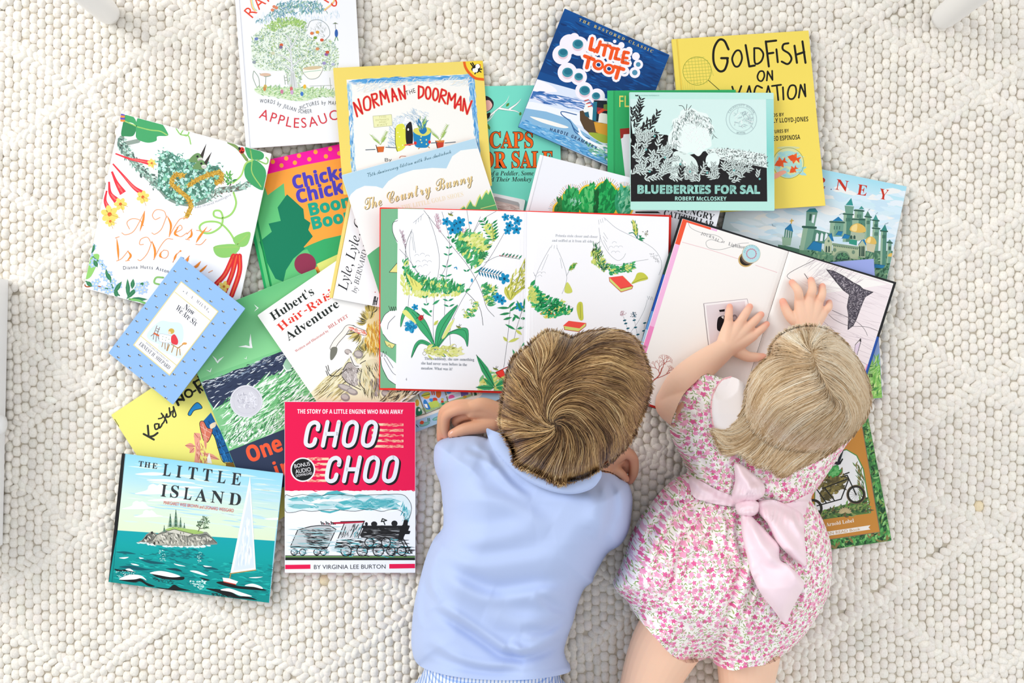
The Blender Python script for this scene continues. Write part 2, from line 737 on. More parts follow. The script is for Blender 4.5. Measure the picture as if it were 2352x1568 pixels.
# ================================================================== floor and rug
m, nt, b = new_mat('pale_floor_boards', 0.5, 0.3)
tc = node(nt, 'ShaderNodeTexCoord')
w = node(nt, 'ShaderNodeTexNoise')
w.inputs['Scale'].default_value = 14
mp = node(nt, 'ShaderNodeMapping')
mp.inputs['Scale'].default_value = (1, 9, 1)
r = node(nt, 'ShaderNodeValToRGB')
r.color_ramp.elements[0].color = (*lin('b79c78'), 1)
r.color_ramp.elements[1].color = (*lin('d2bb98'), 1)
nt.links.new(tc.outputs['Object'], mp.inputs['Vector'])
nt.links.new(mp.outputs['Vector'], w.inputs['Vector'])
nt.links.new(w.outputs['Fac'], r.inputs['Fac'])
nt.links.new(r.outputs['Color'], b.inputs['Base Color'])
v = np.array([(-2.2, -2.2, 0), (2.2, -2.2, 0), (2.2, 2.2, 0), (-2.2, 2.2, 0), (-2.2, -2.2, -.03), (2.2, -2.2, -.03), (2.2, 2.2, -.03), (-2.2, 2.2, -.03)]) + (0, 0, -0.0165)
fl = mesh_obj('floor', v, [(0, 1, 2, 3), (7, 6, 5, 4), (0, 4, 5, 1), (1, 5, 6, 2), (2, 6, 7, 3), (3, 7, 4, 0)], m)
fl['kind'] = 'structure'


def rug_material():
    m, nt, b = new_mat('cream_wool', 0.95, 0.05)
    a = node(nt, 'ShaderNodeAttribute', attribute_name='col')
    tc = node(nt, 'ShaderNodeTexCoord')
    n1 = node(nt, 'ShaderNodeTexNoise')
    n1.inputs['Scale'].default_value = 420
    n1.inputs['Detail'].default_value = 4
    mul = node(nt, 'ShaderNodeMix', data_type='RGBA', blend_type='MULTIPLY')
    mul.inputs['Factor'].default_value = 1
    rr = node(nt, 'ShaderNodeValToRGB')
    rr.color_ramp.elements[0].position = .3
    rr.color_ramp.elements[0].color = (.9, .89, .87, 1)
    rr.color_ramp.elements[1].position = .6
    rr.color_ramp.elements[1].color = (1, 1, 1, 1)
    nt.links.new(tc.outputs['Object'], n1.inputs['Vector'])
    nt.links.new(n1.outputs['Fac'], rr.inputs['Fac'])
    nt.links.new(a.outputs['Color'], mul.inputs[6])
    nt.links.new(rr.outputs['Color'], mul.inputs[7])
    nt.links.new(mul.outputs[2], b.inputs['Base Color'])
    bp = node(nt, 'ShaderNodeBump')
    bp.inputs['Strength'].default_value = .25
    bp.inputs['Distance'].default_value = .001
    nt.links.new(n1.outputs['Fac'], bp.inputs['Height'])
    nt.links.new(bp.outputs['Normal'], b.inputs['Normal'])
    return m


def build_rug():
    x0, x1, y0, y1 = -320, 2680, -330, 2250
    cx, cy, sx, sy, rot, top = [], [], [], [], [], []

    def band(x, y):
        u, v = (x - 190) / 259.0, (y - 212) / 168.0
        wob = 0.05 * np.sin(x * .013 + y * .021)
        d1 = np.abs((u - v + wob + 1) % 2 - 1) * 168 * .84
        d2 = np.abs((u + v - wob + 1) % 2 - 1) * 168 * .84
        return d1, d2
    nc = int((x1 - x0) / 18.4)
    for i in range(nc):
        X = x0 + i * 18.4
        Y = np.arange(y0 + (i % 2) * 11.7 + RNG.uniform(-3, 3), y1, 23.4)
        Y = Y + RNG.normal(0, .8, len(Y)) + 4 * np.sin(X * .01) + 3 * np.sin(Y * .012 + X * .004)
        Xs = X + RNG.normal(0, .7, len(Y)) + 5 * np.sin(Y * .0075 + 1)
        d1, d2 = band(Xs, Y)
        k = np.minimum(d1, d2) > 4.5
        n = k.sum()
        cx.append(Xs[k]); cy.append(Y[k])
        sx.append(RNG.normal(11.2, .6, n)); sy.append(RNG.normal(13.4, .6, n))
        rot.append(RNG.normal(0, .06, n)); top.append(RNG.normal(0, .0005, n))
    # the diagonal braids: two rows of slanting loops along every diamond line
    L = math.hypot(259, 168)
    for sgn in (1, -1):
        for k in range(-20, 30):
            t = np.arange(-3000, 5200, 18.5)
            dx, dy = 259 / L, sgn * 168 / L
            bx, by = 190 + k * 2 * 259, 212
            for row in (-1, 1):
                X = bx + dx * (t + row * 4) - dy * row * 8.2
                Y = by + dy * (t + row * 4) + dx * row * 8.2
                wob = 0.05 * np.sin(X * .013 + Y * .021) * 84
                Y = Y + sgn * wob
                ok = (X > x0) & (X < x1) & (Y > y0) & (Y < y1)
                n = ok.sum()
                if n == 0:
                    continue
                d1, d2 = band(X[ok], Y[ok])
                other = d2 if sgn == 1 else d1
                keep = (other > 6) | (sgn == 1)
                X, Y = X[ok][keep], Y[ok][keep]
                n = len(X)
                base = math.atan2(dy, dx)
                # up-facing row lies flat, the other row stands steep
                ang = -sgn * 0.35 if row == sgn else sgn * 1.15
                cx.append(X + RNG.normal(0, .8, n)); cy.append(Y + RNG.normal(0, .8, n))
                sx.append(RNG.normal(14.5, .9, n)); sy.append(RNG.normal(9.4, .5, n))
                rot.append(RNG.normal(ang, .13, n)); top.append(RNG.normal(.0012, .0006, n))
    cx, cy, sx, sy, rot, top = [np.concatenate(a) for a in (cx, cy, sx, sy, rot, top)]
    N = len(cx)
    seg, rings = 12, 4
    pts = [(0, 0, 1)]
    for r in range(1, rings + 1):
        e = r / rings * math.pi / 2 * 1.06
        for s in range(seg):
            a = 2 * math.pi * s / seg
            # slightly squared loop
            rad = math.sin(e) * (1 + .06 * math.cos(4 * a + math.pi))
            pts.append((rad * math.cos(a), rad * math.sin(a), math.cos(e)))
    pts = np.array(pts)
    faces = []
    for s in range(seg):
        faces.append((0, 1 + s, 1 + (s + 1) % seg, 1 + (s + 1) % seg))
    tri = [(0, 1 + s, 1 + (s + 1) % seg) for s in range(seg)]
    quads = []
    for r in range(rings - 1):
        for s in range(seg):
            a, b2 = 1 + r * seg + s, 1 + r * seg + (s + 1) % seg
            quads.append((a, a + seg, b2 + seg, b2))
    for q in quads:
        tri += [(q[0], q[1], q[2]), (q[0], q[2], q[3])]
    tri = np.array(tri)
    c, s = np.cos(rot)[:, None], np.sin(rot)[:, None]
    # a faint parting along the loop
    long_x = (sx > sy)[:, None]
    acr = np.where(long_x, pts[None, :, 1], pts[None, :, 0])
    crease = 1 - 0.10 * np.exp(-(acr / .16) ** 2) * (RNG.random((N, 1)) > .25) * (~long_x)
    lx, ly = pts[None, :, 0] * sx[:, None], pts[None, :, 1] * sy[:, None]
    X = (cx[:, None] + lx * c - ly * s - 1176) * S
    Y = (784 - (cy[:, None] + lx * s + ly * c)) * S
    Z = top[:, None] - 0.0097 + 0.0068 * pts[None, :, 2] * crease
    V = np.stack([X, Y, Z], -1).reshape(-1, 3)
    F = (tri[None] + (np.arange(N) * len(pts))[:, None, None]).reshape(-1, 3)
    col = np.array(lin('efeae1'))[None] * (1 + RNG.normal(0, .035, (N, 1))) * (1 + RNG.normal(0, .005, (N, 3)))
    spot = RNG.random(N) < .0006
    col[spot] = col[spot] * np.array([.92, .82, .62])
    col = np.clip(np.repeat(col, len(pts), 0), 0, .93)
    # woven backing
    bx = np.array([at(a, b) for a, b in ((x0, y0), (x1, y0), (x1, y1), (x0, y1))])
    bk = np.vstack([bx + (0, 0, -.0087), bx + (0, 0, -.0160)])
    bf = [(0, 1, 2), (0, 2, 3), (4, 6, 5), (4, 7, 6)]
    for i in range(4):
        j = (i + 1) % 4
        bf += [(i, 4 + i, 4 + j), (i, 4 + j, j)]
    F = np.vstack([F, np.array(bf) + len(V)])
    V = np.vstack([V, bk])
    col = np.vstack([col, np.tile(lin('cfc6b6'), (8, 1))])
    o = mesh_obj('rug', V, F, rug_material(), None, col, smooth=True)
    tag(o, 'cream chunky woven wool rug with raised braided diamonds under the books and children', 'rug')


build_rug()


# ================================================================== white furniture at the edges of the frame
def lathe(prof, axis0, axis1, seg=24):
    """profile [(t along axis, radius)] turned round the line axis0 -> axis1"""
    a, b2 = Vector(axis0), Vector(axis1)
    d = (b2 - a).normalized()
    u = d.orthogonal().normalized()
    w2 = d.cross(u)
    V = []
    for t, r in prof:
        p = a.lerp(b2, t)
        for k in range(seg):
            an = 2 * math.pi * k / seg
            V.append(tuple(p + (u * math.cos(an) + w2 * math.sin(an)) * r))
    n = len(prof)
    F = [(i * seg + k, i * seg + (k + 1) % seg, (i + 1) * seg + (k + 1) % seg, (i + 1) * seg + k) for i in range(n - 1) for k in range(seg)]
    F += [tuple(range(seg))[::-1], tuple(range((n - 1) * seg, n * seg))]
    return np.array(V), F


def box(lo, hi, bev=0.003):
    bm = bpy.data.meshes.new('b')
    import bmesh
    m = bmesh.new()
    bmesh.ops.create_cube(m, size=1)
    for v in m.verts:
        v.co = Vector([(lo[i] + hi[i]) / 2 + v.co[i] * (hi[i] - lo[i]) for i in range(3)])
    if bev:
        bmesh.ops.bevel(m, geom=list(m.edges), offset=bev, segments=2, affect='EDGES')
    m.verts.ensure_lookup_table()
    V = np.array([v.co[:] for v in m.verts])
    F = [tuple(v.index for v in f.verts) for f in m.faces]
    m.free()
    bpy.data.meshes.remove(bm)
    return V, F


M_WHITE = new_mat('white_lacquer', 0.35, 0.4, 'f1f0ee')[0]


def build_table():
    f1, f2 = at(252, 33), at(2162, 44)
    root = thing('bench', 'white painted bench whose two round legs stand at the top of the rug', 'bench', ((f1[0] + f2[0]) / 2, f1[1] + .15, 0.0))
    for k, (f, lean) in enumerate((((f1[0], f1[1], 0.001), .02), ((f2[0], f2[1], 0.001), -.01), ((f1[0], f1[1] + .32, .001), .02), ((f2[0], f2[1] + .32, .001), -.01))):
        t = (f[0] + lean, f[1], 0.42)
        v, fc = lathe([(0, .0135), (.006, .0165), (.03, .0178), (.04, .0183), (.3, .0205), (1, .024)], f, t)
        mesh_obj('leg', v, fc, M_WHITE, root, smooth=True)
    for k in range(3):  # unseen seat, opened into narrow slats to let light onto the legs
        v, fc = box((f1[0] - .06, f1[1] + .02 + k * .13, .42), (f2[0] + .06, f1[1] + .05 + k * .13, .44))
        mesh_obj('seat_slat', v, fc, M_WHITE, root)
    for x in (f1[0], f2[0]):
        v, fc = box((x - .015, f1[1] - .015, .385), (x + .015, f1[1] + .34, .42))
        mesh_obj('cross_rail', v, fc, M_WHITE, root)


build_table()


def build_cabinet():
    # white painted cabinet just inside the left edge of the photograph
    a, b2 = at(20, 642), at(7, 1250)
    root = thing('cabinet', 'white painted cabinet side at the far left edge beside the rug', 'cabinet', (a[0] - .1, (a[1] + b2[1]) / 2, 0.0))
    z0, z1 = .0012, .11
    P = [(a[0], a[1]), (b2[0], b2[1]), (b2[0] - .3, b2[1]), (a[0] - .3, a[1])]
    v = np.array([(x, y, z1) for x, y in P] + [(x, y, z0) for x, y in P])
    f = [(3, 2, 1, 0), (4, 5, 6, 7)] + [(i, (i + 1) % 4, 4 + (i + 1) % 4, 4 + i) for i in range(4)]
    mesh_obj('carcass', v, f, M_WHITE, root)
    k = at(6, 975, .02)
    v, f = lathe([(0, .008), (.2, .014), (.6, .017), (.9, .014), (1, .006)], (k[0] - .03, k[1], .02), (k[0] + .004, k[1], .02))
    mesh_obj('foot', v, f, M_WHITE, root, smooth=True)


build_cabinet()
# ================================================================== printed artwork
INK='23241f'


def bird_mark(A,x,y,s,c,rot=0):
    a=math.radians(rot)
    R=lambda u,v: (x+s*(u*math.cos(a) -v*math.sin(a)),y+s*(u*math.sin(a)+v*math.cos(a)))
    A.poly([R(-1,-.5),R(-.2,-.15),R(.1,.2),R(.3,-.2),R(1,-.9),R(.45,.1),R(.25,.55),R(-.05,.35),R(-.35,.05)],c)


def art_katy(A):
    A.tf(230,860,.19133)
    a=dict(w=26,col='1d1f1c')
    # handwritten title, climbing to the right
    A.lines([[(522,712),(645,780)],[(583,746),(572,612)],[(583,746),(640,735),(690,700)]],25,'2a2b26')
    A.line([(690,590),(655,600),(665,655),(700,640),(705,590),(712,640),(740,610)],20,'2a2b26')
    A.line([(735,465),(790,545),(800,580)],20,'2a2b26')
    A.line([(700,530),(740,520),(760,490)],17,'2a2b26')
    A.line([(740,600),(770,560),(790,500),(800,470),(805,510),(840,490),(835,440),(850,470)],20,'2a2b26')
    A.line([(830,400),(840,450),(880,430),(880,385)],20,'2a2b26')
    A.line([(880,385),(900,450),(910,490),(890,510),(870,490),(880,440)],18,'2a2b26')
    A.lines([[(910,300),(940,365)],[(915,300),(1000,300)],[(975,240),(1005,305)]],30,'23241f')
    A.ring(1062,225,44,24,'23241f')
    A.line([(1122,205),(1148,188)],22,'23241f')
    A.line([(1125,90),(1200,215)],30,'23241f')
    A.line([(1120,100),(1190,60),(1215,110),(1170,150)],24,'23241f')
    A.line([(1180,150),(1230,190)],22,'23241f')
    A.text('Pocket',(1230,120),-34,120,'23241f','bold')
    # a plain stand-in scene: blue work jacket on a post, rosy plant
    A.poly([(1235,560),(1330,455),(1400,600),(1460,700),(1540,890),(1610,1050),(1480,1050),(1420,900),(1370,740),(1290,650)],'12609f',False)
    A.lines([[(1240,560),(1290,650),(1370,740),(1420,900),(1480,1050),(1610,1050)],[(1370,740),(1450,700)],[(1410,880),(1500,850)],[(1440,960),(1560,930)],[(1400,770),(1440,890)]],8,'16202c')
    A.blades([(1270,560),(1330,480),(1540,900),(1580,1030),(1500,1030),(1400,740)],60,60,65,15,10,['2f86cc','0c4577','1d74bb'],seed=4)
    A.poly([(1195,580),(1240,560),(1290,640),(1350,660),(1300,800),(1250,800),(1215,700)],'d4725c',True)
    A.lines([[(1200,620),(1330,700)],[(1210,700),(1310,760)],[(1230,590),(1280,790)],[(1280,640),(1240,780)]],5,'f0c0ae')
    A.line([(1195,580),(1240,560),(1290,640),(1350,660),(1300,800),(1250,800),(1215,700)],7,INK,closed=True)
    A.poly([(1055,470),(1110,380),(1170,335),(1225,400),(1130,430),(1085,490)],'1c86c9',True)
    A.line([(1055,470),(1110,380),(1170,335),(1225,400),(1130,430),(1085,490)],8,INK,closed=True)
    A.poly([(1320,600),(1385,570),(1385,620),(1330,650)],'efd9ba',True)
    A.poly([(1510,1055),(1600,1055),(1620,1110),(1510,1110)],'8d6a2c')
    A.line([(1160,1050),(1175,900),(1160,760),(1180,730)],60,'e9a08c',n=8)
    for bx,by,tx,ty,w2 in ((1140,860,1020,850,70),(1130,880,1075,940,60),(1180,760,1130,700,70),(1230,940,1430,1020,60),(1200,790,1190,740,40),(1270,900,1255,740,34)):
        A.leaf((bx,by),(tx,ty),w2,'e49884','8f4a3d')
    A.blades([(1140,780),(1230,820),(1300,1060),(1165,1060)],70,60,80,20,9,['d98a78','f0b7a8','bd6a58'],seed=6)
    A.poly([(1285,1000),(1310,940),(1345,1070),(1285,1060)],'f4f0ea')
    A.line([(175,535),(225,620)],7,'3a3a2a',smooth=False)


def art_scarry(A):
    A.tf(880,880,.13605)
    A.poly([(-300,700),(1200,100),(2200,-300),(2600,100),(300,1100)],'abcde8')
    # white window sill band and a row of little shop compartments
    A.poly([(380,560),(560,580),(1100,380),(1560,230),(1640,130),(1600,60),(700,-200),(300,200)],'cfdccf')
    A.line([(550,600),(1100,395),(1560,235),(1650,150),(1640,60)],56,'efe9e2')
    A.line([(530,565),(700,520),(1110,358),(1480,205)],22,'8f8a6c',smooth=False)
    A.poly([(600,170),(1010,20),(1100,350),(720,510)],'b9cdec')
    A.poly([(640,430),(1080,290),(1100,350),(720,500)],'9bbf86')
    A.poly([(1040,10),(1440,-120),(1500,200),(1120,340)],'c9d8ee')
    A.poly([(1130,300),(1470,180),(1500,205),(1125,345)],'a9c07f')
    A.lines([[(590,180),(720,515)],[(1010,10),(1110,350)],[(1430,-120),(1500,200)]],24,'7f7d68',smooth=False)
    A.lines([[(1060,215),(1280,140)],[(1100,290),(1330,210)]],14,'f6f6f8',smooth=False)
    A.poly([(1105,260),(1120,205),(1175,195),(1205,235)],'e0549c',True)
    A.poly([(1070,130),(1150,110),(1140,165),(1085,175)],'2f8fd0',True)
    A.poly([(1300,130),(1430,110),(1440,190),(1320,220)],'6a5aa6')
    A.ell(1380,225,34,20,'c9992e')
    A.ell(935,170,46,78,'d06a20')
    A.lines([[(820,110),(830,190)],[(850,110),(865,190)]],22,'c84f22')
    A.ell(860,290,60,44,'cf4028',-30)
    A.poly([(750,340),(900,290),(950,370),(900,400),(780,410)],'b9d05c',True)
    A.lines([[(800,400),(815,450)],[(850,400),(860,445)],[(930,360),(950,400)]],10,'a9c04c')
    A.poly([(680,300),(720,280),(800,420),(740,440),(690,380)],'2f7fc8',True)
    A.poly([(690,350),(740,350),(760,420),(720,410)],'f6f6f4')
    A.poly([(780,260),(840,260),(830,310),(790,300)],'3f8fd6',True)
    A.ell(730,215,60,50,'e7a04a')
    A.poly([(640,215),(700,160),(770,150),(800,200),(720,230)],'c3cc4a',True)
    A.line([(655,215),(720,200),(790,180)],12,'4b5a2a')
    A.poly([(560,420),(610,400),(660,480),(640,530),(560,540)],'1f7a55',True)
    A.ell(575,330,34,60,'c7a03a')
    A.ell(610,450,18,24,'f3f0e8')
    A.ell(1000,310,24,26,'c73a2a')
    A.ell(1000,270,28,22,'c9b86a')
    A.ell(1010,345,30,20,'1f8a72')
    A.poly([(1530,140),(1570,140),(1585,200),(1540,210)],'1c5a3a')
    for x,y,rx,ry in ((915,590,88,30),(700,690,92,32)):
        A.ell(x,y,rx,ry,'4f9f97',-18)
        A.ell(x,y,rx -12,ry -9,'83c0b4',-18)
    A.blades([(840,600),(980,560),(990,590),(850,620)],40,20,0,180,7,['5fa9a0','a8d6cb'],seed=3)
    A.poly([(620,660),(650,630),(690,650),(670,690),(620,680)],'d8502c',True)
    A.lines([[(760,640),(755,590)],[(785,640),(780,590)]],16,'3f7a5a')
    A.lines([[(560,700),(590,740)]],12,'2a3438')
    A.lines([[(1640,180),(1730,130),(1900,110)],[(1780,140),(1860,120),(2000,60)]],5,'6d8fb6')


def art_chicka(A):
    A.tf(560,320,.24229)
    W=(60,340,1300,1500)
    A.poly([(40,1000),(200,300),(1100,100),(1400,1500),(200,1800)],'fba33e')
    A.poly([(220,330),(260,120),(920,-30),(1100,-40),(1140,130),(905,180),(560,245)],'f80a9f')
    for x,y in ((275,212),(357,247),(402,180),(484,221),(523,155),(621,188),(680,119),(778,161),(819,91),(905,132),(960,60)):
        A.ell(x,y,20,21,'fba63a')
    # light green ground shapes
    A.poly([(190,420),(225,530),(380,415),(390,530),(560,700),(620,900),(380,1340),(330,1560),(150,1560),(0,700)],'5fc077')
    A.poly([(560,1030),(660,985),(760,945),(1000,890),(1100,900),(1100,1120),(870,1110),(700,1200),(420,1400),(380,1340),(420,1180)],'34a866')
    A.poly([(380,1345),(400,1230),(450,1150),(540,1060),(600,1040),(700,1200),(560,1300),(470,1420),(340,1420)],'5fc077')
    # dark leaf with notched edge
    A.poly([(410,520),(565,660),(575,750),(632,790),(612,858),(655,920),(568,1020),(580,1036),(470,1130),(400,1240),(375,1350),(300,1320),(200,1130),(148,970),(265,875),(235,798),(350,772),(320,645)],'057a57')
    A.ell(582,1180,103,102,'8d2f4c',n=36)
    A.poly([(60,700),(100,850),(235,1500),(150,1500),(40,900)],'0f9d57')
    A.text('Chicka',(478,470),(990,357),122,'4b3fb8','bold',fat=5)
    A.text('Chicka',(515,603),(1040,487),122,'4b3fb8','bold',fat=5)
    A.text('Boom',(634,722),(1075,622),112,'17a285','bold',fat=5)
    A.text('Boom',(660,852),(1100,752),112,'17a285','bold',fat=5)


def art_applesauce(A):
    A.tf(520,0,.2551)
    # rain cloud
    A.blades([(250,190),(420,90),(480,0),(840,0),(900,80),(1000,130),(880,90),(700,110),(540,120),(350,190)],420,40,100,60,9,['6f9fb0','8fb9c0','4f86a0','9cbf9a','b9cfd6','5f8f8a'],seed=11)
    A.blades([(250,140),(330,100),(900,130),(1000,60),(1010,140),(880,170),(300,200)],160,45,80,25,4,['c9dbe6','b7cfe0','d9e4ec'],seed=12)
    A.lines([[(215,-60),(235,60),(265,100)],[(880,90),(960,20),(985,-60)]],9,'f0d46a')
    A.lines([[(206,-60),(226,60),(256,104)],[(888,96),(968,24),(993,-60)]],5,'e98a7a')
    A.lines([[(226,-60),(246,60),(276,96)]],5,'8fc7b0')
    for x,y in ((415,90),(450,70),(430,60)):
        A.ell(x,y,16,14,'d8835f')
    # title arcs
    A.pathtext('RAIN MAKES',[(235,165),(330,60),(460,-30),(650,-60),(830,-20),(980,70)],105,'e2492f','sans',off=-.008,gap=.22)
    # tree crown: masses of short leafy marks
    crown=[(350,240),(450,180),(600,165),(720,210),(720,300),(800,380),(920,350),(1000,440),(1000,600),(900,640),(760,600),(680,690),(640,780),(560,760),(520,640),(380,640),(250,600),(225,440),(240,330)]
    A.poly(crown,'e3ece0',True)
    A.blades(crown,1500,26,-60,80,9,['a9c29a','8fb08a','c3d2b0','7fa08a','b9c8bd','d5dfcd','9fb7b4','a7c07c'],seed=13)
    A.blades([(350,240),(450,180),(600,165),(720,210),(700,260),(560,230),(420,290)],260,26,-70,60,10,['9cc268','86b060','b8d48a'],seed=14)
    A.blades(crown,260,22,0,180,3,['5f7f7a','6f8a6a'],seed=15)
    tr=[[(600,780),(590,640),(580,460),(570,300)],[(585,560),(500,500),(430,490)],[(583,480),(520,400),(480,340)],[(590,600),(660,540),(720,510)],[(580,430),(630,350),(650,290)],[(578,380),(540,320),(500,300)],[(590,640),(530,590),(470,580)]]
    for i,t in enumerate(tr):
        A.line(t,34 if i == 0 else 17,'a9b0b2',taper=1)
        A.line(t,22 if i == 0 else 10,'e6e8ea',taper=1)
    A.poly([(560,790),(585,640),(612,640),(640,790)],'d3d6d6')
    A.lines([[(590,660),(590,780)],[(603,660),(612,780)]],4,'9fa4a2')
    # the balloon-like frilled basket, bowl, small dots of people-like colour
    A.line([(730,250),(760,190),(840,180),(910,230),(930,310),(880,370)],5,'8f9a98')
    A.blades([(740,240),(830,190),(900,240),(880,330),(780,330)],80,30,60,40,4,['c3c9c6','dfe3e2','9fa8a4'],seed=16)
    for x,y,c in ((770,300,'d87848'),(820,290,'d8a23a'),(860,360,'cf5a3a'),(800,340,'7a9f3a'),(495,405,'d0603a'),(490,425,'7a6a8a'),(270,350,'6a80b8'),(900,490,'8a5a9a'),(910,470,'c85a3a'),(820,440,'d09060'),(880,570,'9a8fc0'),(960,580,'b0b8d0'),(250,560,'8f9aa4'),(420,480,'cfcfb0')):
        A.ell(x,y,17,14,c)
    A.poly([(690,620),(860,600),(840,680),(790,710),(730,700)],'f3f1e6',True)
    A.line([(690,620),(860,600),(840,680),(790,710),(730,700)],4,'7f8a7a',closed=True)
    A.ell(775,612,85,16,'d3bf9a',-5)
    A.line([(700,650),(850,632)],5,'8fbfa8')
    # bank of grass
    ground=[(250,800),(340,780),(560,790),(700,790),(900,800),(1000,830),(960,870),(850,870),(700,910),(560,900),(420,870),(300,850)]
    A.poly(ground,'d7e6c6',True)
    A.blades(ground,420,34,-20,60,8,['9cc27f','b9d59c','7faf6a','cfe0b8','a8c8a8'],seed=17)
    for x,y,c in ((585,800,'d06a6a'),(500,825,'c87a98'),(680,845,'3f74c4'),(350,780,'d8b04a'),(590,830,'c9a0c8'),(705,780,'e6b63a'),(345,800,'c98a4a')):
        A.ell(x,y,14,20,c)
    A.lines([[(245,640),(240,700),(275,790)],[(250,640),(290,700),(300,790)],[(300,660),(350,690),(400,680)],[(355,690),(350,790)],[(520,680),(530,760)],[(545,680),(555,760)],[(524,700),(548,698)],[(526,725),(551,723)]],5,'8f9f86')
    A.ell(350,672,50,14,'d8b8a0')
    A.lines([[(750,775),(950,768)],[(780,800),(780,840)],[(850,770),(850,850)],[(930,700),(940,800)]],4,'a9b2a4')
    # little umbrella figure stand-in: blue flower on a stem
    A.poly([(955,215),(980,202),(1008,215)],'6a7a5a')
    A.line([(980,215),(985,270)],4,'7a7a7a')
    A.ell(990,300,15,36,'2f5fa8')
    A.lines([[(985,335),(975,370)],[(995,335),(1005,365)]],6,'5a9a5a')
    g='5b5f62'
    A.pathtext('WORDS by JULIAN SCHEER',[(300,925),(420,935),(560,985),(680,1020),(770,1015)],34,g,'sans',off=-.012,gap=.3)
    A.pathtext('PICTURES by MARVIN',[(670,990),(780,950),(900,940),(1060,955)],34,g,'sans',off=-.012,gap=.3)
    A.pathtext('APPLESAUCE',[(290,1060),(440,1110),(620,1150),(800,1135),(960,1085),(1080,1060)],88,'d43a44','sans',off=-.004,gap=.3)


def art_nest(A):
    A.tf(180,250,.29337)
    lg,dg,st='3f9e62','2f8552','9cc86a'

    def leafp(pts,c,vein):
        A.poly(pts,c,True)
        A.line(vein,9,st)
    # twig
    A.line([(340,230),(330,290),(420,400),(540,530),(640,620),(720,700),(850,740),(980,720),(1100,640),(1260,620),(1340,580)],46,'7c8f84')
    A.line([(330,280),(470,250)],34,'8b9a90')
    A.blades([(310,220),(360,230),(460,380),(660,590),(620,640),(400,420),(310,310)],260,30,50,60,14,['a9cdbf','5f7f74','cfe0d6','83a898','4a5f58'],seed=21)
    A.blades([(980,690),(1100,620),(1340,570),(1340,620),(1120,670),(990,740)],120,30,-20,50,10,['a9cdbf','5f7f74','cfe0d6','6a5a50'],seed=22)
    leafp([(350,60),(400,40),(445,80),(455,130),(420,110),(360,95)],lg,[(355,90),(430,130),(460,130)])
    leafp([(345,130),(360,100),(430,130),(455,150),(430,210),(370,215),(335,205)],dg,[(360,95),(455,135)])
    leafp([(465,70),(560,65),(640,100),(690,170),(700,210),(620,215),(610,250),(540,265),(460,235),(450,180)],lg,[(460,140),(560,165),(640,175),(695,205)])
    leafp([(1310,290),(1440,340),(1445,390),(1390,400),(1330,380)],lg,[(1345,310),(1360,400)])
    leafp([(1320,420),(1380,400),(1440,440),(1470,500),(1455,630),(1380,610),(1310,540),(1300,470)],lg,[(1360,405),(1360,500),(1430,610)])
    A.line([(1175,260),(1250,310),(1320,400)],24,'7f9a5a')
    A.ell(1280,325,22,26,'dc3a2c')
    A.ell(1262,310,10,12,'1c1c1c')
    for x,y in ((1285,315),(1275,340),(1292,335)):
        A.ell(x,y,5,5,'1c1c1c')
    A.line([(1365,400),(1310,430),(1275,520),(1210,580)],14,'a7d06e')
    A.line([(1400,400),(1470,430),(1485,400),(1470,380)],12,'8fc06a')
    A.lines([[(760,145),(800,200),(860,210),(880,275)],[(800,200),(825,165),(865,180),(850,210),(825,205)]],10,'8fc46a')
    # red trumpets
    for pts,w2 in (([(290,350),(400,390),(480,405),(570,425)],40),([(270,430),(350,520),(430,610),(500,660)],42),([(262,490),(300,580),(350,660)],56),([(240,570),(250,660),(300,720)],52),([(222,640),(210,720),(240,790)],46)):
        n=len(catmull(pts,6))
        A.line(pts,w2,'e8303e',taper=3)
        A.line(pts[1:],w2*.3,'f2706c',taper=2)
    for x,y,r2,s in ((575,425,34,1),(505,690,48,2),(330,745,48,3),(245,825,66,4),(250,880,40,5)):
        A.flower(x,y,r2,'f0d26a','d8542c',6,20*s)
        A.lines([[(x,y),(x+r2*1.2,y+r2*.4)],[(x,y),(x+r2*.5,y+r2*1.4)]],4,'c79a3a')
    # nest of pale lichens
    nest=[(645,355),(700,330),(790,380),(900,420),(1000,440),(1100,455),(1120,520),(1080,600),(1000,690),(900,740),(800,735),(700,690),(630,600),(625,440)]
    A.poly(nest,'4a7a68',True)
    r=np.random.default_rng(5)
    for x,y in A.scatter(nest,230,23):
        A.ell(x,y,r.uniform(10,24),r.uniform(8,16),['8fc9b4','a9dccb','6fb09a','c2e6da','5a9482','7fbf9f','b9e0d8'][r.integers(7)],r.uniform(0,180),7)
    A.blades(nest,300,24,0,180,5,['24463c','2f5a4c','e0f0ea'],seed=24)
    for i in range(len(nest)):
        x,y=nest[i]
        A.blades([(x -30,y -30),(x+30,y -30),(x+30,y+30),(x -30,y+30)],14,22,0,180,10,['8fc9b4','5a9482','c2e6da'],seed=i+60)
    gold=[[(820,520),(760,520),(730,580),(790,640),(850,690),(880,760),(850,840)],[(870,595),(940,550),(1040,510),(1110,500),(1120,550),(1080,580)]]
    for g in gold:
        A.line(g,34,'b8902e')
        c=catmull(g,10)
        for k,(x,y) in enumerate(c):
            A.lines([[(x,y),(x+r.uniform(-28,28),y+r.uniform(-28,28))] for _ in range(3)],6,['d8b04a','a87c22','c79c3a'][k % 3],smooth=False,cap=False)
    # two small bird heads at the rim
    for (hx,hy,bx,by) in ((935,375,1003,270),(965,430,1045,335)):
        A.poly([(hx -70,hy+35),(hx -40,hy -10),(hx,hy -30),(hx+30,hy -10),(hx+40,hy+30),(hx,hy+45)],'6a8f5a',True)
        A.ell(hx+20,hy+22,22,16,'e6e2dc')
        A.poly([(hx+18,hy -10),(bx,by),(hx+40,hy+12)],'3a3430')
        A.ell(hx -2,hy -2,9,9,'1a1a20')
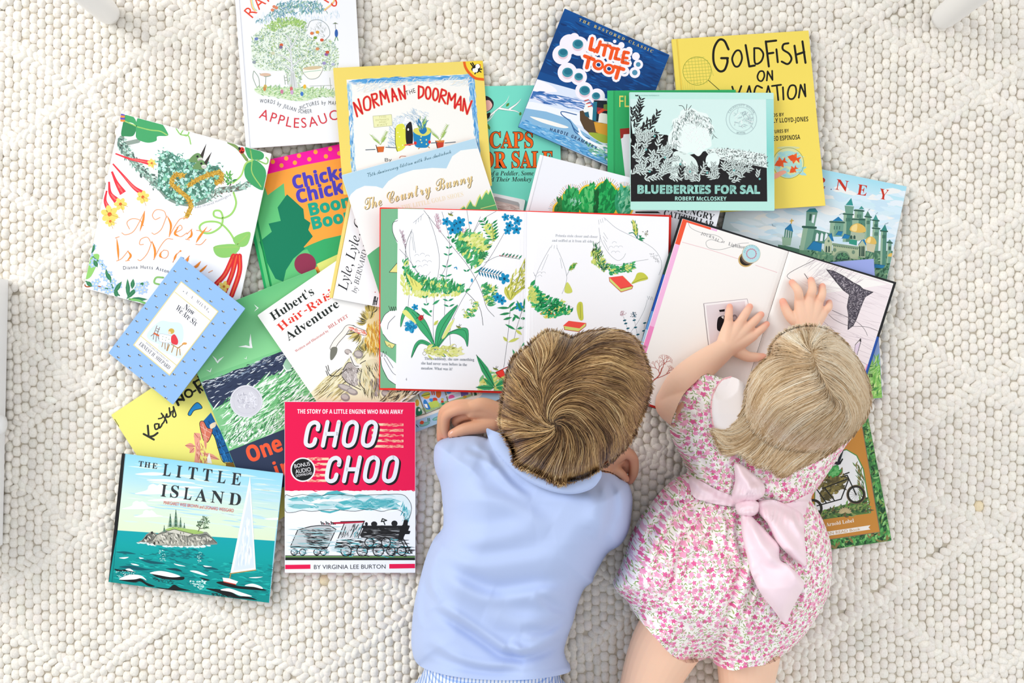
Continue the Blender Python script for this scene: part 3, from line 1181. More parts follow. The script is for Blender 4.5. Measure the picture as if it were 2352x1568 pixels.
    A.blades([(1140,560),(1180,510),(1220,580),(1160,610)],26,40,-70,60,12,['3f8a4a','6ab05a'],seed=25)
    A.pathtext('Ruby-throated Hummingbird',[(915,780),(1050,745),(1195,680)],19,'8a8f98','sans',off=-.01)
    # vine on the right
    A.line([(1215,655),(1235,740),(1200,820),(1130,855),(1065,840),(1065,800),(1110,800),(1130,850),(1115,920),(1040,970),(970,965),(950,920),(1000,885),(1100,890),(1180,960),(1240,1060)],15,'9bcf6c')
    leafp([(1060,1080),(1140,1060),(1230,1060),(1265,1090),(1210,1150),(1130,1165),(1075,1140)],'8cc76a',[(1060,1085),(1260,1080)])
    leafp([(1210,1020),(1260,980),(1345,965),(1330,1050),(1290,1080),(1240,1070)],'8cc76a',[(1245,1060),(1330,980)])
    for pts in ([(1215,1150),(1150,1290),(1080,1370)],[(1240,1150),(1200,1300),(1140,1440)],[(1262,1150),(1260,1280),(1200,1460)]):
        A.line(pts,38,'d8252f')
        A.line(pts,12,'f0643c')
    A.flower(1140,1390,42,'f2d36a','c97a2a')
    # blue forget-me-nots lower left
    A.poly([(165,1150),(100,1150),(50,1260),(35,1330),(100,1310)],'8fc96a',True)
    A.lines([[(120,1060),(110,1150),(190,1220),(240,1310),(270,1400),(320,1460)],[(60,1350),(140,1390),(250,1410)]],12,'3f7f5a')
    A.line([(40,1340),(60,1390),(130,1385),(210,1400)],10,'a8582a')
    for x,y in ((118,1080),(95,1140),(120,1190),(110,1220),(175,1200),(200,1240),(185,1300),(215,1330),(245,1290),(150,1350),(115,1370),(140,1400),(190,1405),(240,1380),(275,1350),(260,1420),(300,1390),(320,1385),(230,1430)):
        A.flower(x,y,24,'a7c4ec','f4e8b0',5,x)
    for b3,t3 in (((90,1140),(130,1060)),((150,1240),(120,1180)),((260,1350),(210,1270)),((300,1480),(290,1400)),((390,1480),(385,1330)),((375,1490),(470,1390)),((420,1410),(430,1330)),((440,1400),(550,1355)),((390,1490),(540,1490)),((60,1350),(110,1390)),((280,1440),(340,1350))):
        A.leaf(b3,t3,34,'2f7a52','5fa06a')
    for x,y in ((470,1380),(500,1400),(530,1370),(490,1430),(520,1420),(460,1410)):
        A.flower(x,y,24,'b4cbee','f4e8b0',5,y)
    A.lines([[(665,1320),(610,1320),(595,1360),(640,1375)]],14,'8fc46a')
    A.lines([[(400,1490),(470,1500),(520,1520)]],18,'7fc06a')
    # orange calligraphy
    o1,o2='f08a2e','eeae84'

    def nib(thin,thick):
        A.lines(thin,6,'ea9d68')
        A.lines(thick,17,o1,taper=2)
    nib([[(520,800),(480,880),(430,960),(370,985),(340,970)],[(400,940),(380,890),(420,860),(480,870),(510,915)]],[[(520,800),(505,880),(480,960)]])
    nib([[(690,850),(670,800),(610,790),(580,830),(600,865),(640,850)],[(690,840),(650,940),(600,980),(575,970)],[(710,1000),(760,910),(800,860),(855,855)]],[[(695,835),(725,910),(710,1000)]])
    nib([[(760,970),(810,940),(800,910),(770,930)],[(760,975),(800,1000),(850,970)],[(850,980),(890,940)],[(840,1020),(870,1025)],[(925,950),(1010,960),(1040,940)],[(920,1060),(960,1060),(1000,1020)]],[[(785,920),(755,975),(790,1000)],[(885,940),(885,990),(850,1020)],[(1010,920),(950,1000),(920,1050)]])
    nib([[(290,1010),(320,1000)],[(300,1190),(340,1170),(390,1110)],[(370,1190),(400,1185)]],[[(300,1010),(310,1100),(315,1190)],[(385,1110),(410,1150),(380,1190)]])
    nib([[(570,1050),(540,1005),(490,1020),(480,1060),(510,1060)],[(575,1040),(540,1130),(490,1185),(465,1180)],[(590,1180),(640,1080),(690,1020),(740,1020)],[(668,1105),(700,1112),(702,1145),(680,1168),(650,1160),(645,1130),(668,1105)],[(740,1200),(770,1140),(800,1110)]],[[(575,1030),(600,1110),(592,1180)],[(650,1115),(640,1150),(660,1165)],[(770,1130),(745,1190)]])
    nib([[(830,1190),(870,1150)],[(900,1240),(950,1200)],[(1020,1280),(1050,1265)]],[[(865,1150),(850,1190),(815,1200)],[(960,1190),(930,1230),(900,1250)],[(1010,1220),(970,1260),(930,1290)]])
    A.ell(800,1112,7,7,o1)
    A.pathtext('Dianna Hutts Aston',[(352,1258),(480,1250),(600,1258),(705,1285)],27,'3d4048','sans',off=-.012,gap=.28)
    # bright tag at the corner
    for k,c in enumerate(('5a4bb0','f08a3a','5a4bb0','f08a3a')):
        A.poly([(328,35+16*k),(366,38+16*k),(362,54+16*k),(330,51+16*k)],c)


def art_caps(A):
    A.tf(760,120,.24237)
    # branch with a few leaves (white, outlined)
    tw=[[(1440,660),(1520,590),(1590,530),(1660,470),(1690,410)],[(1590,530),(1680,545),(1760,560),(1800,590)],[(1690,540),(1760,490),(1805,440)],[(1440,660),(1500,640),(1560,560)]]
    for t in tw:
        A.line(t,26,'24302c',taper=1)
    for t in tw:
        A.line(t,20,'f2f4f0',taper=1)
    for b,t in (((1660,515),(1690,480)),((1790,600),(1800,565)),((1490,690),(1505,735)),((1475,680),(1500,710))):
        A.leaf(b,t,26,'5f8f3a','24301a')
    # rounded dark and rosy blossom stand-in by the frame
    A.poly([(1455,425),(1500,425),(1540,470),(1535,520),(1500,555),(1460,560)],'2a2024',True)
    A.poly([(1455,470),(1500,455),(1530,500),(1505,545),(1455,560)],'f0b8ae',True)
    A.poly([(1470,590),(1510,570),(1505,610),(1480,630)],'1d1a1c',True)
    k='20261f'
    for s,a,b,cap in (('CAPS',(1505,905),(1915,905),148),('FOR SALE',(1330,1098),(2105,1090),150)):
        A.text(s,a,b,cap,k,'serif',off=.03)
        A.text(s,a,b,cap,'f2620e','serif',off=.004)
    A.text('Tale of a Peddler, Some Monkeys',(1400,1168),(2130,1165),42,k,'serifbi',off=.008)
    A.text('and Their Monkey Business',(1455,1225),(2130,1222),42,k,'serifbi',off=.008)


def art_toot(A):
    A.tf(1180,10,.24869)
    c=[(470,38),(1440,465),(1010,1560),(38,1130)]
    # sky of brushed navy, then pale foam bands and blue water
    A.grad((470,38),(1440,465),(1240,960),(240,620),[(0,'0d4f94'),(.3,'08427f'),(.7,'073a74'),(1,'0a3f7c')],20)
    A.blades([(470,60),(1400,470),(1220,900),(230,650)],260,120,22,14,16,['0f5aa0','06336a','0a4a8c','083c78'],.1,seed=31)
    A.poly([(215,690),(860,870),(1240,960),(1000,1560),(30,1130)],'d9e2f2')
    A.poly([(200,700),(330,740),(400,800),(350,810),(180,800)],'f3f0f8',True)
    A.poly([(180,800),(420,840),(700,900),(900,960),(880,1010),(560,930),(300,880),(150,870)],'3c6fb0')
    A.blades([(170,800),(700,880),(900,950),(880,1000),(500,940),(160,870)],120,150,16,10,14,['5d86c0','b9c8e6','2b5ea4','e8e6f4','8ea4d4'],.1,seed=32)
    A.poly([(140,900),(400,960),(640,1010),(860,1080),(840,1180),(500,1090),(110,1010)],'eef0f8',True)
    A.poly([(110,960),(300,990),(520,1060),(600,1150),(820,1290),(870,1390),(860,1480),(38,1130),(80,1040)],'86b4d6')
    A.poly([(80,1080),(300,1150),(520,1230),(700,1330),(860,1420),(860,1480),(38,1130)],'5ea3d4')
    A.poly([(150,1035),(300,1065),(500,1130),(440,1140),(260,1090)],'f3f0ea',True)
    A.blades([(80,1060),(860,1380),(860,1470),(60,1120)],160,60,22,14,10,['7fb8e0','3f86be','a6cbe6','6aa9d6'],.1,seed=33)
    A.blades([(620,1200),(860,1300),(860,1440),(700,1390)],50,60,25,20,16,['6aaa8a','9fd0c0','f2f4f6','4f9f7a'],.1,seed=34)
    A.lines([[(580,1020),(450,990),(445,1020),(520,1080),(560,1150),(640,1210)],[(540,1120),(580,1190),(700,1240)]],9,'2c5f96')
    A.lines([[(600,1150),(640,1220),(760,1290),(860,1310)],[(600,1190),(680,1260),(820,1330)]],16,'f6f6fa')
    # puffs of smoke
    for x,y,r in ((515,370,92),(600,385,88),(445,465,88),(560,310,45),(495,630,90),(600,670,76),(650,800,82),(770,850,72)):
        A.ell(x,y,r,r*1.02,'f2ecf4',n=28)
    for x,y,r in ((592,372,52),(455,452,48),(497,632,52),(600,672,42),(655,800,52),(760,850,40)):
        A.ell(x,y+8,r,r,'e3c6d2',n=24)
        A.ell(x,y -4,r*.95,r*.85,'3f8fa0',n=24)
        A.ell(x+4,y -10,r*.7,r*.55,'1f6f86',n=20)
    for x,y,r,i in ((932,342,16,0),(994,378,29,0),(1065,425,32,0),(1128,480,36,0),(1150,555,44,1),(1118,630,50,1),(1022,620,46,1)):
        A.ell(x,y,r,r*1.02,'f4eef6',n=24)
        if i:
            A.ell(x,y,r*.5,r*.5,'4f8fae')
    # tug-like plain boat: dark hull, yellow wale, black funnel
    A.poly([(610,985),(640,980),(740,1080),(900,1110),(1000,1110),(960,1290),(860,1280),(740,1230),(650,1150),(612,1070)],'57422c')
    A.poly([(740,1085),(900,1110),(1000,1110),(960,1230),(860,1225),(760,1180)],'d79a34')
    A.poly([(690,1190),(780,1190),(900,1230),(900,1280),(800,1270)],'9cae3a',True)
    A.poly([(640,980),(670,900),(740,960),(760,1080),(700,1060)],'eef0ee')
    A.poly([(740,885),(860,890),(880,1090),(730,1080)],'17202c')
    A.poly([(735,900),(770,900),(760,1080),(725,1070)],'1f6f86')
    A.poly([(770,950),(830,960),(820,1000),(765,990)],'8c2a3a')
    A.poly([(790,1000),(860,1010),(880,1100),(780,1090)],'e9e4dc')
    A.line([(785,1000),(840,970),(900,980)],26,'d8482a')
    A.poly([(830,925),(870,920),(880,975),(830,970)],'6f7f3a')
    A.poly([(650,1000),(690,990),(700,1050),(660,1030)],'1d5a70')
    for k in range(5):
        A.line([(655+k*8,890+k*14),(690+k*8,880+k*14)],9,('d8482a','f4f0ee')[k % 2],smooth=False)
    # lettering
    A.pathtext('THE RESTORED CLASSIC',[(600,152),(1280,448)],26,'d9c26a','serif',off=.0,gap=.6,smooth=False)
    for col,off,w in (('f4f0f6',22,1),('f0561e',0,0)):
        o=44 if w else 0
        L=lambda s,ww: A.line(s,ww+o,col,smooth=False)
        L([(725,315),(705,415),(735,422)],34)
        L([(770,400),(745,440),(790,395)],22)
        L([(800,345),(770,440)],30); L([(790,380),(745,440)],20)
        L([(815,375),(890,385)],28); L([(850,380),(830,470)],32)
        L([(895,400),(970,415)],28); L([(915,405),(890,500)],32)
        L([(960,410),(935,500),(975,508)],30)
        L([(1060,448),(1020,440),(1000,535),(1055,545)],30); L([(1010,490),(1050,497)],24)
        L([(655,478),(740,510)],34); L([(695,500),(675,585)],36)
        A.ell(780,560,54+o/2,50+o/2,col,20,28)
        A.ell(880,598,54+o/2,50+o/2,col,20,28)
        L([(930,575),(1015,600)],34); L([(970,595),(945,680)],36)
    for x,y in ((783,558),(880,595)):
        A.ell(x,y,27,24,'f4f0f6',20)
        A.ell(x,y,19,17,'0a3f7c',20)
    A.pathtext('HARDIE GRAMATKY',[(332,1168),(480,1210),(640,1280),(760,1342)],30,'13315e','bold',off=0,gap=.4)


def art_castle(A):
    A.tf(1640,380,.20408)
    A.grad((270,-150),(2180,235),(1830,1800),(-60,1440),[(0,'9fd6e6'),(.12,'bfe0ea'),(.25,'d3e3ea'),(.4,'dde6ec'),(.6,'b9cdd0'),(1,'7f9c9a')],30)
    A.blades([(200,200),(2100,300),(2000,900),(100,800)],150,260,8,12,60,['cfe4ee','dfe8ee','c3dcea','e9e9e6'],.1,seed=41)
    # red letters
    r='c1301c'
    A.text('R',(1130,238),11,120,r,'serif',off=-.006)
    A.text('N',(1362,268),(1500,293),118,r,'serif',off=-.006)
    A.text('E',(1605,325),(1712,342),116,r,'serif',off=-.006)
    A.text('Y',(1850,372),(1950,390),116,r,'serif',off=-.006)
    for x,y in ((1245,240),(1318,268)):
        A.ell(x,y,6,6,'2a2a30')
    g1,g2,g3,gd='6f9a86','4f806e','8fae94','2c5548'
    bl,bd='1f77a8','165a86'
    gold='d9b45c'
    # low wall and wooded base
    A.poly([(720,890),(800,900),(960,940),(1000,960),(2010,960),(2040,1290),(1700,1290),(1000,1000),(720,960)],'47715a')
    A.poly([(960,900),(1260,980),(1800,1060),(1990,980),(1950,1300),(1500,1300),(960,1000)],'5e8a6c')
    A.blades([(960,960),(1350,1000),(1990,1040),(1950,1290),(1200,1100)],220,60,-60,60,22,['3c6a50','6f9a78','2c5540','86a880'],seed=42)
    # background towers
    for x0,x1,y0,y1,c in ((1460,1560,530,860,g2),(1585,1680,490,780,g1),(1560,1760,590,820,g2),(1705,1765,560,830,g1),(1790,1850,600,900,g2),(1790,1860,690,960,g1),(1880,1945,720,1120,g2),(1955,2000,850,1100,g1),(1310,1460,620,800,g1)):
        A.poly([(x0,y0),(x1,y0+8),(x1 -12,y1),(x0 -12,y1)],c)
        A.poly([(x0,y0),(x0+(x1 -x0)*.35,y0+2),(x0+(x1 -x0)*.35 -12,y1),(x0 -12,y1)],g3)
        A.line([(x0 -6,y0+14),(x1+6,y0+22)],16,gd,smooth=False)
        for k in range(3):
            A.line([(x0+(x1 -x0)*(.3+.2*k),y0+60),(x0+(x1 -x0)*(.3+.2*k) -2,y0+100)],8,gd,smooth=False,cap=False)
    for pts,c in (([(1480,445),(1545,365),(1565,450)],'2f8f8a'),([(1470,450),(1575,460),(1560,545),(1480,540)],g1),([(1630,490),(1660,455),(1690,490)],'3f8f86'),([(1700,570),(1730,510),(1765,575)],g2),([(1790,610),(1820,550),(1850,615)],'3f8f86'),([(1880,730),(1925,660),(1950,735)],'2f8078'),([(1330,625),(1400,575),(1455,625)],bl),([(1955,860),(1975,830),(2000,860)],g2)):
        A.poly(pts,c)
    # tall left bridge tower, viaduct, corner turret
    A.poly([(1040,510),(1165,525),(1130,700),(1030,690)],g1)
    A.poly([(1075,545),(1100,545),(1090,620),(1068,620)],'2c5548')
    A.poly([(1110,555),(1138,555),(1120,650),(1098,640)],'dfe8ee')
    A.poly([(1035,520),(1075,485),(1140,480),(1172,525)],'2f7f86')
    A.poly([(1005,690),(1140,690),(1095,960),(960,950)],g1)
    A.poly([(1005,690),(1060,690),(1010,955),(960,950)],g3)
    A.line([(1000,690),(1145,700)],26,gd,smooth=False)
    A.poly([(1130,715),(1330,770),(1320,850),(1240,880),(1100,860)],g2)
    for x in (1160,1212,1262):
        A.poly([(x -22,850),(x -12,780),(x,755),(x+18,775),(x+10,850)],'dfe6ea')
    A.poly([(765,800),(875,815),(860,900),(770,900)],g3)
    A.poly([(800,715),(885,730),(870,810),(790,805)],'b9c8c4')
    A.lines([[(805,720),(795,805)],[(830,725),(822,805)],[(855,728),(848,808)],[(880,730),(868,810)]],14,g2,smooth=False)
    A.poly([(795,715),(865,650),(892,745)],bl)
    A.lines([[(870,650),(875,605)],[(858,625),(892,620)]],12,'d9a93a',smooth=False)
    # blue roofs and gabled fronts
    for pts in ([(1045,940),(1120,850),(1215,880),(1205,970)],[(1370,780),(1400,740),(1450,745),(1430,790)],[(1440,820),(1470,770),(1530,790),(1510,825)],[(1240,850),(1320,760),(1345,850)],[(1625,890),(1680,815),(1725,900)],[(1800,1150),(1810,1110),(1925,1125),(1900,1155)],[(1740,970),(1760,915),(1780,975)]):
        A.poly(pts,bl)
        A.line(pts[:3],6,bd,smooth=False)
    A.poly([(1245,850),(1290,790),(1330,860),(1325,990),(1235,970)],'b3bfa0')
    A.poly([(1620,900),(1670,840),(1710,905),(1700,1040),(1615,1020)],'aebb9c')
    for x in (1265,1295,1640,1665,1685):
        A.poly([(x -10,975 if x < 1400 else 1020),(x -8,915),(x,900),(x+9,915),(x+8,975 if x < 1400 else 1025)],'2f4a40')
    A.ell(1290,850,12,14,'5c7a66')
    # great gate hall with arch
    A.poly([(1340,890),(1620,920),(1620,1060),(1330,1010)],'a9b594')
    A.line([(1340,885),(1620,925)],26,'7f977c',smooth=False)
    for k in range(14):
        A.ell(1350+k*20,902+k*2.8,7,9,'566f5a')
    A.poly([(1350,1060),(1370,990),(1430,960),(1500,975),(1540,1050),(1540,1070)],'7f977c',True)
    A.poly([(1372,1062),(1390,1005),(1440,980),(1495,995),(1520,1060)],'2f4f44',True)
    A.blades([(1390,1010),(1490,1000),(1510,1060),(1380,1060)],40,30,-60,60,14,['47785a','5f9468'],seed=44)
    A.ell(1358,950,18,22,'6a8670')
    A.ell(1568,975,18,22,'6a8670')
    # golden domes on drums
    A.poly([(1540,740),(1700,760),(1690,830),(1620,850),(1530,830)],'a5b49c')
    for x in (1545,1580):
        A.poly([(x -14,825),(x -12,795),(x,782),(x+12,795),(x+12,828)],'2f4f44')
    A.poly([(1530,730),(1550,675),(1620,650),(1690,685),(1705,745),(1620,755)],gold,True)
    A.poly([(1545,725),(1560,680),(1610,662),(1600,740)],'ecd28c',True)
    A.poly([(1520,850),(1540,830),(1610,840),(1605,900),(1520,880)],'2f8f7a')
    A.poly([(1710,870),(1820,890),(1800,980),(1720,960)],'c7c0a0')
    A.poly([(1705,865),(1725,815),(1770,798),(1815,830),(1820,885)],gold,True)
    A.poly([(1720,860),(1735,820),(1765,808),(1755,868)],'efd692',True)
    A.poly([(1955,1020),(1975,990),(2010,990),(2010,1025)],gold,True)
    A.line([(1925,660),(1960,645)],7,'7f97a8')
    A.lines([[(1410,555),(1440,540)],[(1735,505),(1755,490)],[(1825,545),(1842,530)]],6,'8fa4b4')
    # dark red edge strip with white ticks at the spine
    A.poly([(60,545),(130,540),(95,700),(40,700)],'17181c')
    A.poly([(100,545),(130,545),(90,720),(65,720)],'86101f')
    for x,y in ((108,562),(96,612),(84,660)):
        A.ell(x,y,6,9,'e8d8dc',20)


def art_frog(A):
    A.tf(1840,800,.30612)
    q=[(450,430),(500,430),(680,1440),(235,1505),(-70,1560),(-250,500)]
    A.poly([(-300,400),(500,380),(690,1440),(-80,1570)],'3f7a42')
    A.blades([(430,430),(500,400),(690,1440),(590,1450)],300,60,-60,70,16,['5fae5a','2f6038','8fc87a','4a8f4a','22452c','7a9a50'],seed=51)
    A.blades([(225,1430),(590,1370),(690,1440),(235,1520)],160,50,-80,80,18,['5fae5a','2f6038','8fc87a','4a8f4a','8a7a4a','22452c'],seed=52)
    br=[(-200,600),(450,520),(594,1378),(-60,1475)]
    A.poly([(x+0,y) for x,y in br],'8a6a5a')
    A.poly([(-200,604),(446,525),(588,1374),(-60,1470)],'c98b3c')
    A.poly([(100,1290),(100,900),(200,790),(340,755),(420,800),(470,900),(525,1235)],'4f8f4a')
    A.poly([(105,1285),(108,905),(205,797),(340,763),(414,806),(463,905),(517,1232)],'eef0ee')
    # bank, reeds and an empty bicycle
    A.poly([(110,1230),(250,1190),(370,1160),(490,1120),(515,1232),(115,1290)],'55743f')
    A.blades([(110,1230),(370,1165),(490,1120),(515,1230),(115,1285)],200,40,-30,60,12,['3f6a3a','6f9a4a','2f4a30','8a9a5a','6a5a3a'],seed=53)
    for k in range(9):
        a=math.radians(180+22*k)
        A.leaf((330,1230),(330+55*math.cos(a),1232+45*math.sin(a)),18,'c8b98a','6a5a3a')
    A.blades([(440,1140),(490,1120),(470,960),(400,860),(430,950)],60,60,-105,25,9,['6a8a4a','4f6a3a','8a7a4a'],seed=54)
    A.blades([(120,1010),(210,930),(330,960),(300,1060),(140,1150)],160,60,-30,60,22,['7a7040','6a6238','8f8448','5a5230','4f4a2c'],seed=55)
    A.blades([(190,940),(260,880),(280,940),(220,980)],50,40,-60,40,20,['4fae5a','3f9a4c','6fc070'],seed=56)
    A.ring(412,1095,62,20,'2f2c24')
    A.ring(412,1095,70,5,'7a6a4a')
    A.ring(90,1200,62,20,'2f2c24')
    for k in range(14):
        a=math.radians(360/14*k)
        A.line([(412,1095),(412+52*math.cos(a),1095+52*math.sin(a))],2,'9a9a98',smooth=False,cap=False)
    A.lines([[(412,1095),(345,950)],[(345,950),(300,965)],[(355,975),(160,1050)],[(300,1130),(355,985)],[(300,1130),(120,1180)],[(250,1140),(180,1050)],[(190,1160),(120,1060)],[(320,945),(360,930)]],9,'24241f',smooth=False)
    A.line([(265,860),(290,865),(310,830)],11,'1c1e1c',smooth=False)
    A.text('Arnold Lobel',(190,1335),(397,1302),27,'f6efe2','serif',off=.012)
    A.poly([(120,1385),(520,1325),(505,1343),(520,1357),(120,1418)],'f4efe6')
    A.text('I CAN READ Book',(150,1408),(445,1363),21,'b98a4a','sans')


def art_goldfish(A):
    A.tf(1380,60,.28067)
    k='141511'
    A.lines([[(1045,190),(1010,120),(965,115),(925,190),(925,300),(965,365),(1010,360),(1035,300),(1035,262)],[(985,262),(1040,262)]],19,k)
    A.line([(1075,265),(1105,205),(1140,205),(1155,265),(1130,325),(1095,325)],16,k,closed=True)
    A.lines([[(1185,155),(1215,330),(1260,322)]],18,k,smooth=False)
    A.line([(1255,180),(1300,185),(1330,230),(1310,290),(1262,302),(1255,180)],16,k)
    A.lines([[(1350,125),(1375,330)],[(1350,128),(1435,118)],[(1365,225),(1412,218)]],18,k,smooth=False)
    A.lines([[(1437,190),(1448,295)]],17,k,smooth=False)
    A.line([(1535,140),(1495,150),(1490,190),(1540,225),(1560,270),(1530,310),(1480,290)],17,k)
    A.lines([[(1585,160),(1605,300)],[(1650,125),(1675,300)],[(1595,235),(1665,212)]],18,k,smooth=False)
    A.line([(1282,410),(1300,372),(1330,372),(1338,410),(1318,448),(1292,442)],14,k,closed=True)
    A.lines([[(1358,445),(1365,370),(1405,440),(1402,365)]],14,k,smooth=False)
    A.lines([[(1075,495),(1110,600),(1150,490)],[(1180,600),(1215,490),(1240,600)],[(1190,560),(1235,560)],[(1345,600),(1370,490),(1400,600)],[(1352,560),(1395,560)],[(1400,490),(1475,480)],[(1440,485),(1452,605)],[(1490,500),(1495,600)],[(1620,585),(1635,480),(1675,575),(1668,475)]],15,k,smooth=False)
    A.line([(1320,505),(1275,490),(1255,550),(1275,600),(1320,590)],15,k)
    A.line([(1530,545),(1550,490),(1590,490),(1598,545),(1575,592),(1540,590)],15,k,closed=True)
    # magnified round net and thread
    for y in range(-100,120,26):
        hw=math.sqrt(max(0,115 ** 2 -y*y))
        A.line([(790 -hw,367+y),(790+hw,367+y -14)],3,'a7b04a',smooth=False,cap=False)
        A.line([(790+y,367 -hw),(790+y+24,367+hw)],3,'b9b84c',smooth=False,cap=False)
    A.ring(788,367,116,4,'8a9a3a',40)
    A.line([(880,443),(990,540)],6,'5a5a2a',smooth=False)
    for x in range(650,760,18):
        A.line([(x,440),(x+10,525)],2,'d3c258',smooth=False,cap=False)
    A.text('WORDS BY',(1330,748),(1500,736),28,k,'bold')
    A.text('SALLY LLOYD-JONES',(1345,795),(1698,778),38,k,'bold',off=-.006)
    A.text('PICTURES BY',(1360,882),(1540,868),28,k,'bold')
    A.text('LEO ESPINOSA',(1395,940),(1632,925),38,k,'bold',off=-.006)
    # fishbowl with three plain orange fish
    A.ell(1535,1120,125,128,'d8d9a0',n=36)
    A.ell(1535,1130,112,110,'a9d5cc',n=36)
    A.blades([(1440,1040),(1630,1040),(1640,1200),(1540,1240),(1440,1200)],90,50,0,30,20,['8fcfcf','c9dcae','d9dc9a','9fd0d6'],seed=61)
    A.ring(1535,1120,126,4,'8f9a4a',40)
    A.ell(1535,995,95,12,'cfd3a0')
    for x,y,r2 in ((1465,1120,-25),(1575,1080,15),(1572,1178,-40)):
        s=1.1 if y < 1150 else .8
        a=math.radians(r2)
        R=lambda u,v: (x+s*(u*math.cos(a) -v*math.sin(a)),y+s*(u*math.sin(a)+v*math.cos(a)))
        A.poly([R(-45,0),R(-10,-25),(R(25,-8)),R(55,-25),R(45,0),R(55,25),R(25,8),R(-10,25)],'e2521f')
        A.poly([R(-5,-22),R(15,-45),R(25,-8)],'e8642a')
        A.poly([R(-5,22),R(12,42),R(25,8)],'e8642a')
    A.poly([(1420,1210),(1490,1180),(1520,1195),(1490,1215),(1425,1250)],'f0a890',True)


def art_flora(A):
    A.tf(1180,10,.24869)
    A.text('FLORA',(975,948),(1290,948),105,'e6d66a','sans',off=-.012)
    A.poly([(980,1148),(1100,1138),(1100,1235),(1008,1235),(985,1240)],'9c2a22')
    A.poly([(990,1240),(1010,1230),(1015,1200),(1100,1195),(1100,1600),(1030,1600)],'eceaf0')


def art_meadow(A):
    A.grad((1717,617),(2007,594),(2027,914),(1738,937),[(0,'9aa6e0'),(.55,'8fa2dc'),(.72,'8aa8cf'),(.8,'9ccc78'),(1,'8fc862')],24)
    A.blades([(1960,850),(2024,830),(2028,914),(1960,916)],160,24,-60,50,3.4,['6fb24c','a9d878','4f8f4a','86c25e','c3e48f'],seed=71)
    A.text('Margaret Wise Brown',(1850,866),(2004.5,866),11,'1d2320','serif',off=-.01)
    A.text('Pictures by Clement Hurd',(1850,892),(2007,891),11,'1d2320','serif',off=-.01)


def art_lyle(A):
    A.tf(560,320,.24229)
    A.text('Lyle, Lyle, Crocodile',(975,1440),-76,92,'1d1f22','serifi',off=.004)
    A.text('by BERNARD WABER',(1068,1458),-76,48,'2a2c30','serifi',off=.002)
    A.lines([[(1225,1568),(1240,1490)],[(1240,1568),(1250,1490)],[(1255,1568),(1268,1500)],[(1230,1530),(1262,1535)]],10,'24262a',smooth=False)
    A.ell(1245,1448,5,5,'c23030')


def art_card(A):
    A.tf(1100,340,.16156)
    A.poly([(215,700),(240,690),(560,770),(578,800),(575,900),(0,900),(0,640)],'a6a5a5')
    A.poly([(230,745),(540,815),(575,840),(570,900),(0,900),(0,700)],'c9b4ac')
    A.blades([(60,740),(560,840),(560,890),(60,860)],80,90,12,8,14,['d6c4bc','b59c94','c4aea6','dccfc8'],seed=72)


def art_morning(A):
    A.tf(230,570,.24876)
    A.grad((700,700),(1990,180),(2250,720),(800,1250),[(0,'62b878'),(.3,'74c584'),(.7,'80cc8e'),(1,'8ad494')],16)
    # navy ridge of water
    A.poly([(900,1250),(990,1215),(1100,1190),(1250,1120),(1400,1080),(1500,1020),(1690,945),(2000,840),(2400,700),(2600,1500),(1900,1350),(1050,1480)],'2d3853')
    A.blades([(900,1250),(1250,1120),(1690,950),(1720,1010),(1250,1220),(930,1310)],160,60,-22,14,7,['e9eef2','51607c','8fa0b4','1f2940'],.2,seed=81)
    A.blades([(920,1310),(1720,1020),(1760,1150),(1040,1440)],90,60,-22,12,6,['dfe6ec','46546f','1f2940'],.2,seed=82)
    # wind-swept grass
    A.poly([(1020,1500),(1150,1430),(1330,1330),(1480,1240),(1600,1180),(1760,1140),(2400,900),(2800,1600),(2000,1900),(1300,1960),(1250,1900)],'7fbf86')
    A.tf(230,860,.19133)
    gp=[(1330,440),(1420,390),(1560,290),(1760,190),(1990,60),(2350,-90),(2700,400),(2600,560),(2200,650),(1550,915),(1480,720)]
    A.blades(gp,900,170,-38,16,15,['f2f7f2','4f9f5c','8fcf94','d9ecd9','2f7a46','6fb878','ffffff'],.12,seed=83)
    A.blades([(1400,700),(2200,480),(2220,640),(1560,900)],260,90,-55,20,9,['2f6a44','e8f2e8','3f8a52','bfe0c0'],.12,seed=84)
    for x,y in ((2195,290),(1545,465),(1710,575),(1865,560),(2155,465),(1740,655),(1640,680),(1550,705),(1830,690),(1900,660),(1700,745),(1860,735),(1750,760),(1505,790),(1660,820),(1720,815),(1560,870),(1590,800)):
        for a in range(0,360,45):
            A.line([(x,y),(x+22*math.cos(a),y+22*math.sin(a))],8,'fbfdfb',smooth=False,cap=False,taper=1)
        A.ell(x,y,9,9,'fbfdfb')
    # navy title block
    A.poly([(1545,918),(2400,580),(2900,1400),(1900,2000),(1600,1300)],'2d3853')
    A.text('One',(1800,1055),(2200,905),190,'ee5a36','bold',fat=5)
    A.text('in Maine',(2130,1240),-20,190,'ee5a36','bold',off=.004)
    # silver embossed seal
    A.ell(1755,320,196,194,'cfced6',n=48)
    A.ring(1755,320,186,8,'dddce4',48)
    A.ring(1755,320,150,3,'bcbbc6',48)
    A.blades([(1640,240),(1850,240),(1880,380),(1760,420),(1640,390)],70,50,-40,90,14,['dfdee6','b4b3be','e6e5ec','c2c1cc'],seed=85)
    for k in range(24):
        a=math.radians(200+6*k)
        A.ell(1755+168*math.cos(a),320+168*math.sin(a),5,5,'b2b1bc')
    # gulls
    A.tf(230,570,.24876)
    for x,y,s,r in ((1445,555,30,-80),(1365,895,75,-35),(1080,1030,50,15),(1345,1015,16,-20),(1010,1130,26,-10)):
        bird_mark(A,x,y,s*1.1,'f6faf6',r)
    A.poly([(1690,1080),(1730,1010),(1760,1060),(1760,1130),(1710,1125)],'9fc8ac',True)
    A.line([(1690,1080),(1720,1125),(1765,1120)],8,'eef4ee')


